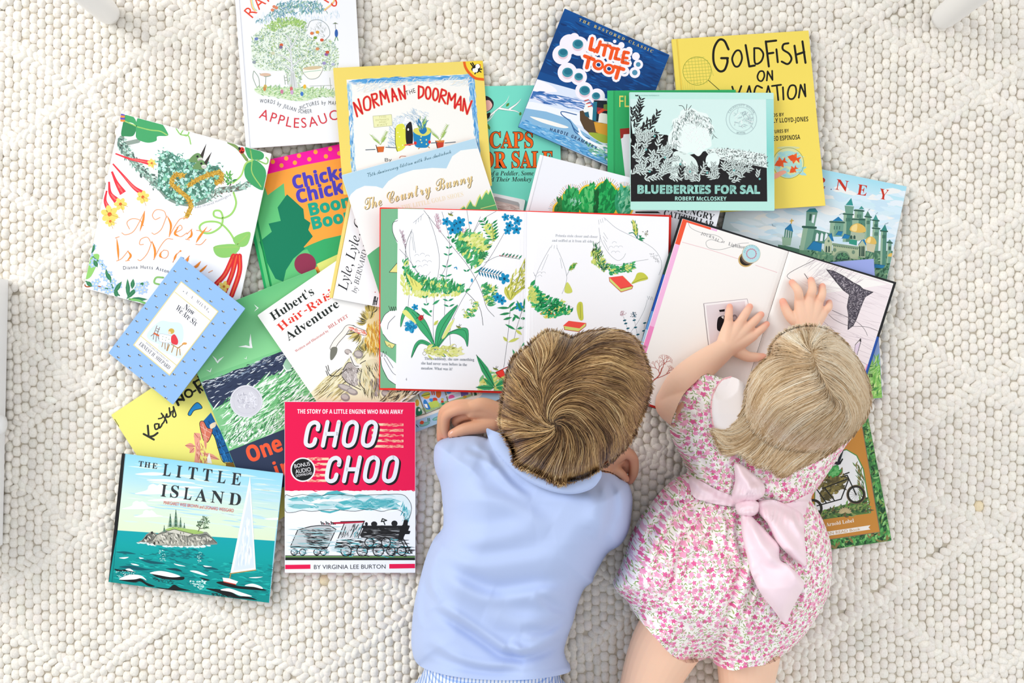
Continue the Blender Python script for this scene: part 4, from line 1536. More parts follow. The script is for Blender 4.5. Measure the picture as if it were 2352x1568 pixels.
def art_bush(A):
    A.tf(1100,340,.16156)
    r=np.random.default_rng(9)
    lobes=[(1180,880,110,110),(1310,800,130,210),(1560,760,150,220),(1800,740,175,250),(2060,770,130,210)]
    for i,(x,y,a,b) in enumerate(lobes):
        A.ell(x,y,a+26,b+24,'f0c63a',n=36)
    for i,(x,y,a,b) in enumerate(lobes):
        for k in range(26):
            t=math.radians(180+180*k/25)
            ex,ey=x+(a+20)*math.cos(t),y+(b+20)*math.sin(t)
            hit=any(((ex -u)/(c+24)) ** 2+((ey -v)/(d+22)) ** 2 < .92 for j,(u,v,c,d) in enumerate(lobes) if j != i)
            if not hit:
                A.line([(ex,ey),(ex+62*math.cos(t)+r.uniform(-10,10),ey+62*math.sin(t))],6,['c9a03a','8a9aa8','d8a090','b0843a'][k % 4],smooth=False,cap=False)
    for i,(x,y,a,b) in enumerate(lobes):
        A.ell(x,y,a,b,['1f5a2c','178a45','149a4a','0f8f45','2f9a6a'][i],n=36)
        el=[(x+a*.8*math.cos(t),y+b*.85*math.sin(t)) for t in np.linspace(0,2*np.pi,20)]
        A.blades(el,80,120,-70,40,40,[['2f7a3a','14602c'],['2aa055','0f7a3a','3fae62'],['22a854','0e8a42','5fc070'],['18a050','0a7a3c','2fb05c'],['4fae86','1f8a5a','8fcfa8']][i],.1,seed=90+i)
    A.blades([(1640,560),(1690,560),(1680,900),(1630,900)],40,120,85,12,24,['0c5a2a','124f26'],.1,seed=97)
    A.blades([(1290,740),(1430,720),(1420,830),(1300,830)],20,60,-60,40,18,['7fbfa0','a8d4b8'],.1,seed=98)
    A.tf(1420,470,.11905)
    # title at the lower right of this cover
    for s,x,y,ang in (('VERY',960,40,14),('HUNGRY',1280,165,14),('CATERPILLAR',850,175,14)):
        pass
    A.text('HUNGRY',(1130,118),(1835,305),118,'1d1d20','serif',off=-.014)
    A.text('CATERPILLAR',(870,205),(1830,440),112,'1d1d20','serif',off=-.014)
    A.poly([(330,130),(760,130),(820,165),(330,160)],'16221a')  # dark strip: shadow below the overlapping book, put in as ink


def art_norman(A):
    A.tf(760,120,.24237)
    A.poly([(148,260),(1355,205),(1410,930),(1420,1400),(230,1400)],'f2f0ea')
    # blue pencil shading along the frame
    A.blades([(150,262),(1350,208),(1352,250),(155,300)],260,120,-2,6,9,['3f8fd0','6fb0dc','9fc8e0','5aa0d6'],.05,seed=101)
    A.blades([(152,262),(190,262),(250,1390),(210,1390)],260,80,87,5,8,['6fb0dc','3f8fd0','a9d0e6','d3e4ec'],.05,seed=102)
    A.blades([(1300,215),(1355,212),(1412,930),(1380,930)],240,80,86,5,9,['3f8fd0','5aa0d6','a9d0e6','86bce0'],.05,seed=103)
    A.blades([(200,300),(1300,260),(1300,330),(900,300),(600,340),(250,400)],200,60,-30,30,6,['dfe6e8','cfdbe2','e6e0d2'],.05,seed=104)
    A.blades([(550,640),(760,520),(900,560),(880,640),(640,700),(600,860),(530,900)],260,50,40,25,6,['c9d6e0','b4c8d8','dbe4ea','9fb8cc'],.05,seed=105)
    # the big curved title, drawn with a brush
    r='d8202a'
    T=[[[(250,608),(215,478),(300,582),(260,445)]],
         [[(345,420),(312,450),(318,530),(345,548),(372,530),(372,450)]],
         [[(412,525),(385,400)],[(385,402),(430,395),(432,440),(395,455)],[(400,455),(455,505)]],
         [[(482,495),(465,370),(515,440),(520,358),(552,472)]],
         [[(585,466),(580,345),(632,455)],[(582,420),(620,418)]],
         [[(665,445),(640,345),(705,440),(695,318)]],
         [[(832,320),(832,435)],[(832,322),(875,340),(872,405),(832,436)]],
         [[(915,330),(898,370),(905,430),(928,440),(945,400),(938,345)]],
         [[(985,345),(968,390),(972,440),(992,455),(1015,415),(1012,360)]],
         [[(1025,470),(1052,350)],[(1052,352),(1090,370),(1085,405),(1042,412)],[(1045,415),(1085,485)]],
         [[(1105,490),(1118,385),(1140,455),(1180,395),(1172,520)]],
         [[(1175,530),(1230,420),(1232,550)],[(1190,495),(1230,495)]],
         [[(1250,555),(1262,440),(1290,585),(1335,462)]]]
    for col,w in (('e8b07a',22),(r,16)):
        for i,L in enumerate(T):
            for st in L:
                rd=i in (1,7,8)
                A.line(st,w,col,smooth=rd or (len(st) == 4 and i in (2,6,9)),closed=rd)
    A.pathtext('THE',[(715,410),(805,380)],42,'3a2f28','sans',gap=.3,smooth=False)
    # notice, open yellow door, plants in pots, a blue urn with gold trim
    A.poly([(398,605),(575,590),(582,695),(408,712)],'e9e9b4')
    A.line([(398,605),(575,590),(582,695),(408,712)],4,'b4b894',smooth=False,closed=True)
    for s,a,b in (('THIS',(455,622),(525,617)),('ENTRANCE',(425,652),(550,643)),('AND',(455,672),(525,667)),('EXIT',(440,700),(540,690))):
        A.text(s,a,b,17,'b9b878','sans',off=-.01)
    A.blades([(590,690),(630,640),(720,640),(700,700),(620,760)],60,40,-60,60,14,['f4f4f4','e0e6ea'],seed=106)
    A.poly([(612,720),(650,680),(700,700),(712,880),(630,940),(612,860)],'dede4c',True)
    A.line([(610,720),(612,860),(630,940)],6,'5a5a2a')
    for x,y in ((635,760),(690,720),(650,800),(680,880),(645,900)):
        A.ell(x,y,5,5,'f8f8d8')
    A.poly([(708,730),(725,680),(765,670),(775,860),(718,870)],'1d1a1e',True)
    A.ell(733,732,8,12,'f4f4f4')
    A.line([(700,880),(780,870)],12,'e0604a')
    A.poly([(785,730),(830,720),(940,720),(945,800),(925,890),(870,905),(800,890),(780,800)],'1b82b8',True)
    A.poly([(780,740),(820,715),(930,715),(945,760),(900,790),(850,790),(800,770)],'d9d464',True)
    A.poly([(835,715),(885,690),(910,740),(880,775),(845,760)],'1b72ae',True)
    for x,y in ((855,800),(905,830),(860,855),(905,870),(850,830)):
        A.ell(x,y,7,7,'e9e48a')
    A.ell(800,860,14,16,'d8302a')
    A.ell(935,850,12,16,'d8302a')
    A.blades([(830,700),(900,700),(890,740),(840,740)],40,95,-90,35,12,['6f9a4a','2a78ae','8fb85a','f2f0ee'],.2,seed=107)
    A.lines([[(840,905),(830,915)],[(920,895),(935,905)]],8,'b8823a')
    for x,y,f in ((470,900,1),(1035,860,1.15)):
        A.poly([(x -40,y -10),(x+38,y -15),(x+28,y+45),(x -25,y+48)],'d2662a' if x < 600 else 'c8402a')
        A.poly([(x -42,y -22),(x+40,y -27),(x+38,y -8),(x -40,y -5)],'f0ede4' if x < 600 else 'd87a3a')
        A.line([(x -42,y -20),(x -25,y+48)],7,'3a2a24',smooth=False)
        for tx,ty in ((-90,-110),(-60,-70),(60,-145),(40,-90)):
            b,t=(x,y -25),(x+tx*f,y+ty*f)
            A.line([b,t],5,'9fb84a',smooth=False)
            for k in range(8):
                u=.35+.65*k/7
                px_,py_=x+tx*f*u,y - 25+(ty*f+25)*u
                A.line([(px_,py_),(px_+22,py_ -14+6)],6,'8fb85a',smooth=False,taper=1)
                A.line([(px_,py_),(px_ -18,py_ -20)],6,'a9c46a',smooth=False,taper=1)
    A.lines([[(330,925),(420,920)],[(520,900),(620,905)],[(950,860),(1010,855)],[(1080,860),(1180,850)]],7,'4a5a6a')
    A.text('By',(512,1035),(578,1032),32,'6a6a66','sans')
    A.line([(650,1000),(665,985),(710,985)],6,'c8704a')
    # publisher's corner: orange arc, small black and white bird
    A.poly([(1250,85),(1440,78),(1450,268),(1370,255),(1300,190),(1265,140)],'f0d13e')
    A.line([(1262,80),(1275,140),(1310,195),(1370,245),(1450,258)],24,'e4611c')
    A.poly([(1365,120),(1400,110),(1420,130),(1400,190),(1360,190),(1330,160)],'1c1a16',True)
    A.ell(1392,133,22,22,'f6f6f0')
    A.ell(1368,168,26,26,'f6f6f0')
    A.lines([[(1355,150),(1325,105)],[(1365,145),(1342,100)],[(1400,165),(1430,160)],[(1405,175),(1422,188)],[(1370,195),(1365,205)]],12,'1c1a16')
    A.poly([(1405,120),(1420,115),(1418,135)],'e4611c')


def art_hubert(A):
    A.tf(560,600,.2168)
    k,r='1f2724','e03a2c'
    A.text("Hubert's",(315,630),(752,345),92,k,'serif',off=.0)
    A.pathtext('Hair-Raising',[(400,742),(500,655),(565,625),(640,560),(740,510),(830,440),(905,405),(1010,310),(1110,270)],84,r,'serif',gap=.12)
    A.text('Adventure',(475,845),(1018,475),92,k,'serif')
    A.text('Written and Illustrated by',(552,965),(900,742),26,'c04a4a','serif',off=-.016)
    A.text('BILL PEET',(905,718),(1110,590),36,'c04a4a','serif',off=-.02)
    # tan log, tufts of dry mane-like grass and grey boulders as a stand-in
    A.poly([(700,1400),(870,1220),(1010,1170),(1260,820),(1300,780),(1430,500),(1900,300),(2000,1000),(1500,1700),(800,1700),(720,1480)],'f0e8c6')
    A.poly([(1300,470),(1430,440),(1500,1000),(1430,1000),(1300,800)],'ecdca8')
    A.blades([(710,1400),(870,1230),(1030,1160),(1060,1500),(760,1480)],130,170,-42,8,7,['8a7a4a','d9cc9a','4a4434','c9b878','e9dfb8'],.05,seed=111)
    A.blades([(1040,1130),(1260,830),(1300,980),(1240,1050)],70,120,-55,10,6,['8a8a6a','d0c890','6a6a4a'],.05,seed=112)
    for cx_,cy_,L,n,a0,a1 in ((1330,640,140,60,170,290),(1340,560,120,40,230,330),(1250,740,170,50,110,200),(1380,830,180,60,60,140),(1300,980,120,30,200,330)):
        rr=np.random.default_rng(n)
        a=np.radians(rr.uniform(a0,a1,n))
        p0=np.stack([cx_+30*np.cos(a),cy_+30*np.sin(a)],-1)
        p1=np.stack([cx_+L*rr.uniform(.7,1.1,n)*np.cos(a),cy_+L*rr.uniform(.7,1.1,n)*np.sin(a)],-1)
        A.strokes(p0,p1,9,['c9b04a','8a7a3a','e0cc7a','3a3a30','d0c080','a8984a'],.2,seed=n)
    A.blades([(1310,660),(1430,600),(1430,900),(1330,930),(1290,800)],130,90,80,30,14,['e9c85a','f3e3a0','d8a83a','c8923a','efd88a'],.15,seed=113)
    A.line([(1280,760),(1200,730),(1110,700),(1060,760),(980,850),(940,920)],60,'4a443e',n=8)
    A.line([(1280,760),(1200,730),(1110,700),(1060,760),(980,850),(940,920)],50,'f2ece4',n=8)
    A.blades([(1080,700),(1120,690),(1280,740),(1270,780),(1110,720)],40,50,20,20,10,['d8604a','e89a86','f2c4b8'],.1,seed=114)
    A.poly([(925,920),(985,910),(985,970),(940,1040),(915,1030)],'77776c',True)
    A.poly([(1050,1150),(1110,1070),(1210,1110),(1230,1260),(1180,1320),(1090,1280),(1040,1220)],'b4aaa6',True)
    A.poly([(1200,1180),(1290,1060),(1420,1060),(1440,1380),(1330,1420),(1230,1340)],'e4dcb8',True)
    A.poly([(1340,1260),(1440,1250),(1440,1400),(1380,1420)],'a89c9a',True)
    A.blades([(1050,1130),(1210,1100),(1230,1300),(1080,1290)],90,60,60,40,7,['8a807c','cfc6c2','6a625e','e0d8d4'],.1,seed=115)
    A.blades([(1220,1180),(1290,1060),(1430,1060),(1440,1400),(1240,1350)],110,110,80,20,7,['f2ecc8','c9bf8a','8a8058','e8d09a','4a4438'],.1,seed=116)
    A.lines([[(1050,1150),(1110,1070),(1210,1110)],[(1040,1220),(1090,1280),(1180,1330),(1240,1360)],[(1200,1180),(1230,1090),(1290,1050)],[(1250,1140),(1230,1280),(1280,1360)]],7,'33302c')
    for x,y,a,b in ((1105,960,40,30),(1215,985,50,44),(1080,1340,90,34),(1150,1380,60,34),(1075,1440,50,42),(1510,1400,55,40)):
        A.ell(x,y,a,b,'9a908e',20)
        A.ell(x -4,y -5,a*.75,b*.6,'c4bab4',20)
    A.line([(1130,990),(1180,1090),(1230,1110)],44,'f0ece6',n=6)
    A.lines([[(870,1110),(900,1190),(930,1210)],[(890,1100),(905,1160)],[(870,1160),(890,1210)],[(910,1210),(1000,1210),(1090,1140)],[(1130,1010),(1170,1100),(1215,1110)]],7,'33302c')
    A.blades([(1400,1500),(1500,1400),(1900,1200),(1800,1500)],120,120,-40,20,12,['3a342c','c9b890','6a5a44','e8dab0'],.15,seed=117)


def bee(A,x,y):
    k='2a2a30'
    A.lines([[(x -13,y -8),(x -4,y -1)],[(x -6,y -9),(x -1,y -3)]],5,k,smooth=False,cap=False)
    A.ell(x+5,y+1,11,7,'f3f0d8',35,10)
    A.lines([[(x -2,y -6),(x -4,y+6)],[(x+5,y -4),(x+2,y+8)],[(x+12,y -1),(x+9,y+10)]],5,k,smooth=False,cap=False)


def art_bees(A):
    A.tf(230,570,.24876)
    # lattice of tiny bees following the cover's slant
    pts=[(690,212),(795,190),(905,282),(797,304),(697,315),(598,328),(1017,376),(906,394),(610,432),(513,442),(1131,470),(1022,490),(522,545),(425,558),(1246,566),(1134,584),(433,660),(338,674),(1146,690),(1040,697),(343,776),(250,793),(1053,806),(952,815),(257,890),(165,907),(967,918),(861,933),(363,986),(269,994),(168,1007),(874,1034),(773,1046),(472,1080),(374,1088),(276,1103),(787,1152),(682,1164),(586,1173),(487,1183),(383,1195),(696,1266),(597,1276),(496,1290),(608,1384)]
    for x,y in pts:
        bee(A,x,y)
    gold,wh='d8cf9a','f4f4f6'
    A.poly([(748,303),(1096,582),(642,1178),(303,893)],gold)
    ins=[(750,316),(1082,584),(640,1162),(318,892)]
    A.poly(ins,wh)
    for a,b in (((688,402),(1020,668)),((378,812),(706,1080))):
        A.line([a,b],9,gold,smooth=False,cap=False)
    A.pathtext('A. A. MILNE',[(783,415),(990,580)],28,'6a6a72','serif',off=-.022,gap=.45,smooth=False)
    A.ell(770,398,5,5,'6a6a72')
    A.ell(1000,588,5,5,'6a6a72')
    A.text('Now',(765,556),(855,622),54,'3a3d48','serif',off=-.022)
    A.text('We Are Six',(690,562),(878,720),54,'3a3d48','serif',off=-.022)
    A.poly([(470,740),(560,670),(650,680),(740,690),(770,760),(760,860),(700,900),(600,900),(480,860),(430,810)],'cfe2f0',True)
    A.poly([(560,880),(700,930),(760,970),(740,1020),(640,980),(540,930)],'d6e6f2',True)
    A.lines([[(525,715),(500,780),(470,810)],[(550,730),(530,790),(545,850)],[(525,740),(548,750)],[(518,760),(540,772)],[(500,785),(490,840)],[(520,800),(515,860)]],7,'8a7a70')
    A.line([(500,785),(545,808)],16,'c8643a')
    A.poly([(560,790),(660,815),(650,870),(555,862),(545,825)],'f0f1f0',True)
    A.line([(560,790),(660,815),(650,870),(555,862),(545,825)],3,'9aa4b4',closed=True)
    for x,y in ((580,815),(610,825),(635,840),(575,840),(605,850)):
        A.ell(x,y,5,5,'9fb4a4')
    A.lines([[(580,870),(570,910)],[(630,880),(615,945)],[(600,875),(600,930)]],8,'a8825a')
    A.poly([(660,810),(690,795),(720,850),(710,890),(665,880),(655,850)],'d83a44',True)
    A.ell(658,765,28,26,'c9a84a')
    A.ell(640,780,14,14,'efcfb8')
    A.lines([[(660,885),(720,920),(740,905)],[(720,920),(775,880)],[(680,900),(660,960)],[(715,925),(705,990)],[(735,930),(740,985)],[(640,890),(620,945)]],9,'b08a50')
    A.poly([(755,885),(775,868),(803,875),(790,890)],'d89a50',True)
    A.text('WITH DECORATIONS BY',(418,876),(628,1055),16,'8a8a90','serif',off=-.022)
    A.text('ERNEST H. SHEPARD',(355,890),(632,1120),36,'5a5c66','serif',off=-.022)


def art_country(A):
    A.tf(760,120,.24237)
    A.poly([(60,1165),(1365,790),(1410,910),(1340,915),(1230,930),(1150,985),(1095,1100),(960,1095),(780,1115),(640,1160),(545,1220),(490,1290),(430,1270),(320,1265),(240,1300),(190,1345),(165,1395)],'b4d4e6')
    t='2a5a68'
    A.text('75th Anniversary Edition with Free Audiobook',(352,1182),(1142,955),34,t,'script',off=-.016)
    for col,dx in (('3a3220',(4,4)),('e8cf94',(0,0))):
        A.text('The Country Bunny',(320,1492),(1352,1222),108,col,'script',off=-.022,dxy=dx)
    A.text('AND THE LITTLE GOLD SHOES',(560,1520),(1258,1362),42,'ecdfc0','serif',off=-.02)
    A.poly([(1180,1540),(1225,1480),(1260,1450),(1275,1475),(1300,1425),(1320,1395),(1345,1440),(1365,1455),(1390,1380),(1415,1340),(1425,1380),(1460,1320),(1480,1300),(1495,1335),(1510,1290),(1620,1600),(1250,1700)],'dfe48a')
    A.poly([(1190,1545),(1240,1480),(1265,1462),(1280,1490),(1325,1410),(1345,1455),(1372,1465),(1400,1390),(1416,1360),(1430,1398),(1470,1325),(1492,1350),(1512,1310),(1640,1640),(1250,1720)],'55ab6c')
    A.line([(1420,1480),(1560,1445)],6,'dfe48a',smooth=False)
    # lower part: pale then green hill
    A.tf(560,320,.24229)
    A.poly([(1160,1110),(1220,1060),(1290,1010),(1500,900),(1700,1600),(1280,1640)],'5fb47a')


def art_blue(A):
    A.tf(1380,60,.28067)
    mint,bk='d6ece6','1e1c1e'
    A.poly([(232,540),(1415,545),(1416,600),(1355,600),(1362,1435),(242,1435),(232,1000)],'bfe6dc')
    A.grad((1352,598),(1416,598),(1422,1440),(1362,1440),[(0,'a8ddd6'),(.5,'7fcfc6'),(1,'b4e2d8')],12)
    A.poly([(236,596),(1352,600),(1362,1435),(242,1435)],'d2ebe6')
    # hillside blacks
    A.poly([(238,700),(260,880),(420,880),(540,890),(600,920),(640,1020),(700,1060),(860,1020),(960,1080),(1100,1120),(1240,1130),(1358,1150),(1362,1435),(242,1435)],bk)
    # pale field to the right
    fld=[(850,1015),(940,1000),(1050,1005),(1180,1020),(1300,1040),(1357,1060),(1358,1160),(1260,1140),(1120,1130),(980,1090),(880,1050)]
    A.poly(fld,'e4f0ec')
    A.blades(fld,420,20,-40,80,6,['3a3a3a','7f8a88','f4f8f6','55605e','c3d0cc'],seed=121)
    # rounded pale bush standing where the picture has its figure
    A.poly([(560,980),(552,900),(590,840),(585,770),(640,740),(660,690),(740,670),(800,700),(870,720),(890,780),(925,830),(900,900),(905,980),(850,1010),(800,1064),(740,1030),(680,1050),(620,1010)],'e6f2ee',True)
    A.poly([(600,1030),(700,1040),(780,1100),(790,1200),(680,1230),(580,1240),(575,1150)],'dcebe6',True)
    A.poly([(870,1060),(930,1035),(970,1080),(960,1140),(900,1165),(860,1120)],'e2f0ec',True)
    A.blades([(570,960),(600,760),(740,670),(900,770),(920,900),(820,800),(720,740),(640,820),(620,980)],260,60,75,50,5,['8fa09c','6a7a78','f6faf8','b9cac6','4a5452'],.25,seed=122)
    for x,y in A.scatter([(590,960),(610,780),(740,690),(890,790),(890,960),(800,1040),(680,1030)],70,123):
        A.leaf((x,y),(x+26*math.cos(x),y -24 -8*math.sin(y)),12,'f2f8f6','8fa09c')
    A.blades([(600,1040),(770,1100),(780,1200),(590,1220)],60,60,70,30,6,['9fb4ae','f4f8f6','6f827c'],.2,seed=124)
    A.lines([[(690,690),(670,655),(640,650)],[(700,690),(705,640)],[(715,685),(740,650)]],5,'4a5452')

    # sprays of pointed leaves, dark on pale then pale on dark
    def spray(x,y,ang,n,L,col,edge=None,w=13):
        a=math.radians(ang)
        ex,ey=x+n*L*.55*math.cos(a),y+n*L*.55*math.sin(a)
        A.line([(x,y),(ex,ey)],4,col,smooth=False,cap=False)
        for k in range(n):
            bx,by=x+k*L*.55*math.cos(a),y+k*L*.55*math.sin(a)
            for sd in (-1,1):
                b=a+sd*math.radians(36+14*math.sin(bx*7+sd))
                t=(bx+L*math.cos(b),by+L*math.sin(b))
                if edge:
                    A.leaf((bx,by),t,w+6,edge)
                A.leaf((bx,by),t,w,col,edge and 'd2ebe6')
    for x,y,a in ((290,760,-70),(270,830,-60),(330,860,-55),(390,850,-60),(290,900,-50),(420,800,-62),(360,930,-35),(255,780,-85),(300,700,-75),(350,960,-20)):
        spray(x,y,a,5,44,bk)
    A.tf(1380,60,.28067)
    wb=[(245,930),(330,900),(430,940),(540,1000),(590,1060),(580,1240),(460,1260),(300,1270),(245,1220)]
    rr=np.random.default_rng(4)
    for x,y in A.scatter(wb,46,125):
        spray(x,y,rr.uniform(-140,10),4,42,'e3f1ed',bk,11)
    wb2=[(600,1220),(680,1180),(780,1130),(880,1180),(1000,1160),(1120,1150),(1240,1190),(1330,1260),(1340,1300),(1180,1270),(900,1280),(640,1270)]
    for x,y in A.scatter(wb2,44,126):
        spray(x,y,rr.uniform(-150,-10),3,38,'dfece8',bk,10)
    for x,y in ((440,900),(370,1010),(400,1190),(525,1075),(1090,1180),(730,1190),(870,1200),(650,1130),(1300,1250)):
        A.ell(x,y,9,9,'6fb4b0')
    spray(650,1240,-80,4,44,bk,None,14)
    # faint round seal
    A.ring(1150,762,125,3,'a9bcc0',44)
    A.ring(1150,762,98,3,'b4c6c8',40)
    A.blades([(1080,700),(1220,700),(1230,830),(1080,830)],60,44,-30,90,5,['b9cacc','eef6f4','a4b6ba'],.3,seed=127)
    A.pathtext('CALDECOTT HONOR',[(1052,712),(1090,672),(1150,655),(1210,672),(1250,716)],16,'a4b6b8','serif',off=-.02)
    A.text('BOOK',(1110,880),(1185,880),15,'a4b6b8','serif',off=-.02)
    A.text('BLUEBERRIES FOR SAL',(302,1368),(1300,1370),66,'9fdccf','bold',fat=3)
    A.text('ROBERT McCLOSKEY',(607,1426),(1028,1427),32,'aee2d6','bold')
    A.text('A PUFFIN PAPERBACK',(315,572),(480,572),9,'8fb4ac','sans')
    A.poly([(283,560),(295,566),(306,560),(306,573),(283,573)],'1e1c1e')
    A.poly([(228,540),(240,540),(246,1440),(238,1440)],'bfe0d8')


def art_island(A):
    A.tf(230,1020,.24229)
    a,b,c,d=(205,88),(1735,275),(1600,1503),(80,1305)
    A.grad((237,90),(1735,275),(1655,915),(165,815),[(0,'8fd0e6'),(.15,'9fd8ea'),(.35,'b4dde4'),(.55,'cfe6d8'),(.8,'d9ead0'),(1,'dbe8c8')],24)
    A.blades([(237,130),(1700,320),(1670,800),(190,740)],110,300,7,3,14,['bfe0ea','d3e8e0','b0d9e6','dbeadf'],.03,seed=131)
    w='f6f7f6'
    for pts in ([(335,280),(500,265),(620,280),(540,295),(400,292)],[(440,340),(600,330),(800,350),(900,370),(700,362)],[(740,400),(900,400),(980,415),(820,418)],[(1560,705),(1700,695),(1690,715),(1600,715)],[(450,530),(700,510),(850,530),(600,540)]):
        A.poly(pts,w,True)
    for x,y,s in ((500,430,1.0),(345,580,.8),(440,660,.7),(770,470,.55)):
        A.poly([(x -170*s,y+40*s),(x -60*s,y+5*s),(x -40*s,y -35*s),(x,y -55*s),(x+40*s,y -40*s),(x+70*s,y -50*s),(x+110*s,y -20*s),(x+140*s,y+10*s),(x+220*s,y+30*s),(x+60*s,y+42*s)],w,True)
    A.grad((165,815),(1655,915),(1600,1503),(80,1305),[(0,'0aa0a8'),(.3,'06a09f'),(.6,'05918f'),(1,'078a86')],16)
    A.blades([(150,1000),(1630,1120),(1600,1480),(100,1290)],240,90,8,9,10,['0b7f80','12aaa4','066e72','20b5ac'],.2,seed=132)
    A.blades([(520,980),(960,1000),(940,1080),(560,1080)],140,60,4,6,8,['0c5f6a','0a7478','0f8c8c'],.1,seed=133)
    # wave crests: dark troughs and white caps
    k='141a1c'
    for pts,c in (([(135,1180),(200,1190),(260,1185),(320,1210),(240,1205),(160,1200)],k),([(480,1220),(560,1240),(680,1260),(790,1255),(780,1285),(640,1280),(540,1260)],k),([(180,1285),(300,1280),(380,1270),(440,1310),(520,1345),(460,1345),(380,1300),(320,1310)],k),([(520,1350),(640,1365),(700,1330),(760,1360),(860,1385),(760,1385),(640,1385)],k),([(1000,1365),(1140,1375),(1240,1400),(1320,1440),(1390,1440),(1490,1475),(1380,1465),(1240,1450),(1100,1400)],k),([(1100,1310),(1210,1300),(1300,1340),(1420,1350),(1480,1350),(1580,1385),(1460,1380),(1260,1360)],k),([(940,1260),(1040,1285),(1000,1290)],k),([(620,1180),(720,1175),(780,1205),(700,1195)],'0b3f48'),([(970,1150),(1080,1170),(1120,1190),(1010,1180)],'0b5560'),([(180,1160),(300,1150),(440,1180),(520,1185),(380,1195),(240,1175)],'0b5560'),([(380,1090),(520,1110),(620,1130),(480,1130)],'0b5560'),([(150,1020),(240,1015),(340,1040),(220,1035)],'0b5f68')):
        A.poly(pts,c,True)
    for pts in ([(180,1280),(260,1240),(340,1235),(400,1250),(440,1290),(390,1268),(320,1280)],[(470,1220),(560,1200),(660,1215),(760,1250),(680,1260),(560,1240)],[(850,1200),(920,1200),(1020,1245),(940,1230)],[(1140,1380),(1220,1365),(1330,1400),(1440,1440),(1330,1435),(1240,1400)],[(1370,1340),(1440,1320),(1520,1345),(1540,1370),(1460,1352)],[(240,1185),(280,1178),(320,1205),(270,1198)],[(1410,1262),(1540,1255),(1480,1268)],[(180,1075),(270,1068),(230,1085)],[(290,1130),(340,1135),(370,1150),(320,1145)],[(700,1130),(810,1155),(740,1150)],[(980,1148),(1060,1160),(1000,1162)],[(370,1070),(415,1080),(380,1085)]):
        A.poly(pts,'f2f4f2',True)
    A.blades([(840,1290),(1000,1290),(960,1380),(860,1340)],60,20,10,20,7,['f2f6f4','bfe6e0'],.1,seed=134)
    A.blades([(480,1260),(700,1290),(680,1320),(500,1290)],60,20,10,20,6,[k,'0b4f54'],.1,seed=135)
    A.blades([(1040,1400),(1240,1440),(1220,1460),(1060,1430)],70,20,10,20,6,[k,'0b4f54'],.1,seed=136)
    A.blades([(920,1020),(960,1020),(950,1120),(910,1120)],30,10,0,40,6,['dff2ee','a4dcd6'],.1,seed=137)
    A.blades([(540,990),(600,985),(620,1110),(560,1110)],26,16,0,40,6,['cfeae6','8fd4ce'],.1,seed=138)
    A.blades([(140,1200),(330,1200),(300,1250),(150,1260)],50,16,10,20,5,['0b4f54','d8efea'],.1,seed=139)
    # island of boulders with spruces and a bent pine
    isl=[(340,935),(400,905),(440,850),(490,825),(540,850),(620,810),(660,790),(760,800),(900,840),(960,830),(1010,830),(1060,880),(1110,930),(1110,948),(1000,955),(900,975),(760,970),(640,965),(480,950)]
    A.poly(isl,'8a8d84')
    A.poly([(620,812),(700,785),(820,800),(950,820),(980,840),(900,850),(780,830)],'9fbf6a',True)
    rocks=[([(490,920),(540,855),(640,830),(660,870),(620,950),(520,955)],'b4b2a4'),([(640,860),(720,830),(820,860),(830,960),(700,968),(630,945)],'a5a497'),([(830,880),(920,860),(1020,930),(960,970),(840,970)],'9c9b90'),([(930,870),(1000,850),(1060,890),(1105,935),(1010,945)],'7a7c76'),([(395,920),(450,860),(500,840),(530,870),(480,925),(420,935)],'6f716a'),([(620,830),(700,805),(880,850),(840,870),(700,840)],'cfcdc0')]
    for i,(p,c) in enumerate(rocks):
        A.poly(p,c)
        A.line(p[:4],5,'3c3d38',smooth=False,cap=False)
        A.blades(p,60,46,70,25,12,['c9c7b9','6a6b64','8f8f84','e0ddd0','55564f'],.15,seed=140+i,keep=True)
    A.poly([(425,890),(450,855),(440,900)],'1c1d1b')
    A.poly([(480,830),(500,825),(495,860)],'1c1d1b')
    A.poly([(500,945),(520,915),(520,955)],'242521')
    A.blades([(340,930),(420,930),(520,960),(900,978),(1110,948),(1000,960),(600,972)],70,40,6,10,10,['f4f6f4','cfeae6'],.15,seed=147)
    for x,y,h,ww in ((665,785,125,30),(718,785,165,34),(762,790,95,24),(798,795,50,16),(608,830,60,18)):
        A.line([(x,y),(x,y -h)],5,'3c4038',smooth=False,cap=False)
        n=max(4,int(h/12))
        for k2 in range(n):
            t=k2/n
            yy=y - h*(1 -t)+6
            A.poly([(x,yy -12),(x -ww*(t+.12),yy+9),(x -ww*.3*t,yy+3),(x+ww*.3*t,yy+3),(x+ww*(t+.12),yy+9)],['3f6a50','55806a','2f5540'][k2 % 3])
    A.lines([[(930,825),(950,780),(975,730),(985,700)],[(955,770),(930,750)],[(970,740),(1000,750)],[(945,800),(1010,790)],[(940,790),(920,770)]],6,'4a4a3c')
    for x,y in ((985,695),(1005,710),(970,715),(1015,730),(935,745),(925,770),(1000,745),(985,770),(1010,790),(990,795),(950,735),(940,765)):
        A.blades([(x -16,y -8),(x+16,y -8),(x+16,y+8),(x -16,y+8)],14,16,-20,60,5,['4a6a4a','6a8a60','35503a'],.1,seed=int(x+y))
    # white sail and little boat
    A.poly([(1422,300),(1476,1190),(1235,1222)],'f4f6fa')
    A.poly([(1418,420),(1462,1170),(1262,1200)],'d9e4f0')
    A.blades([(1405,600),(1450,1150),(1280,1180)],80,110,95,5,16,['e6edf6','cddcec','f0f4fa'],.03,seed=150,keep=True)
    A.line([(1476,1190),(1230,1225)],9,'b9924a',smooth=False)
    A.line([(1240,1225),(1228,1270)],8,'b9924a',smooth=False)
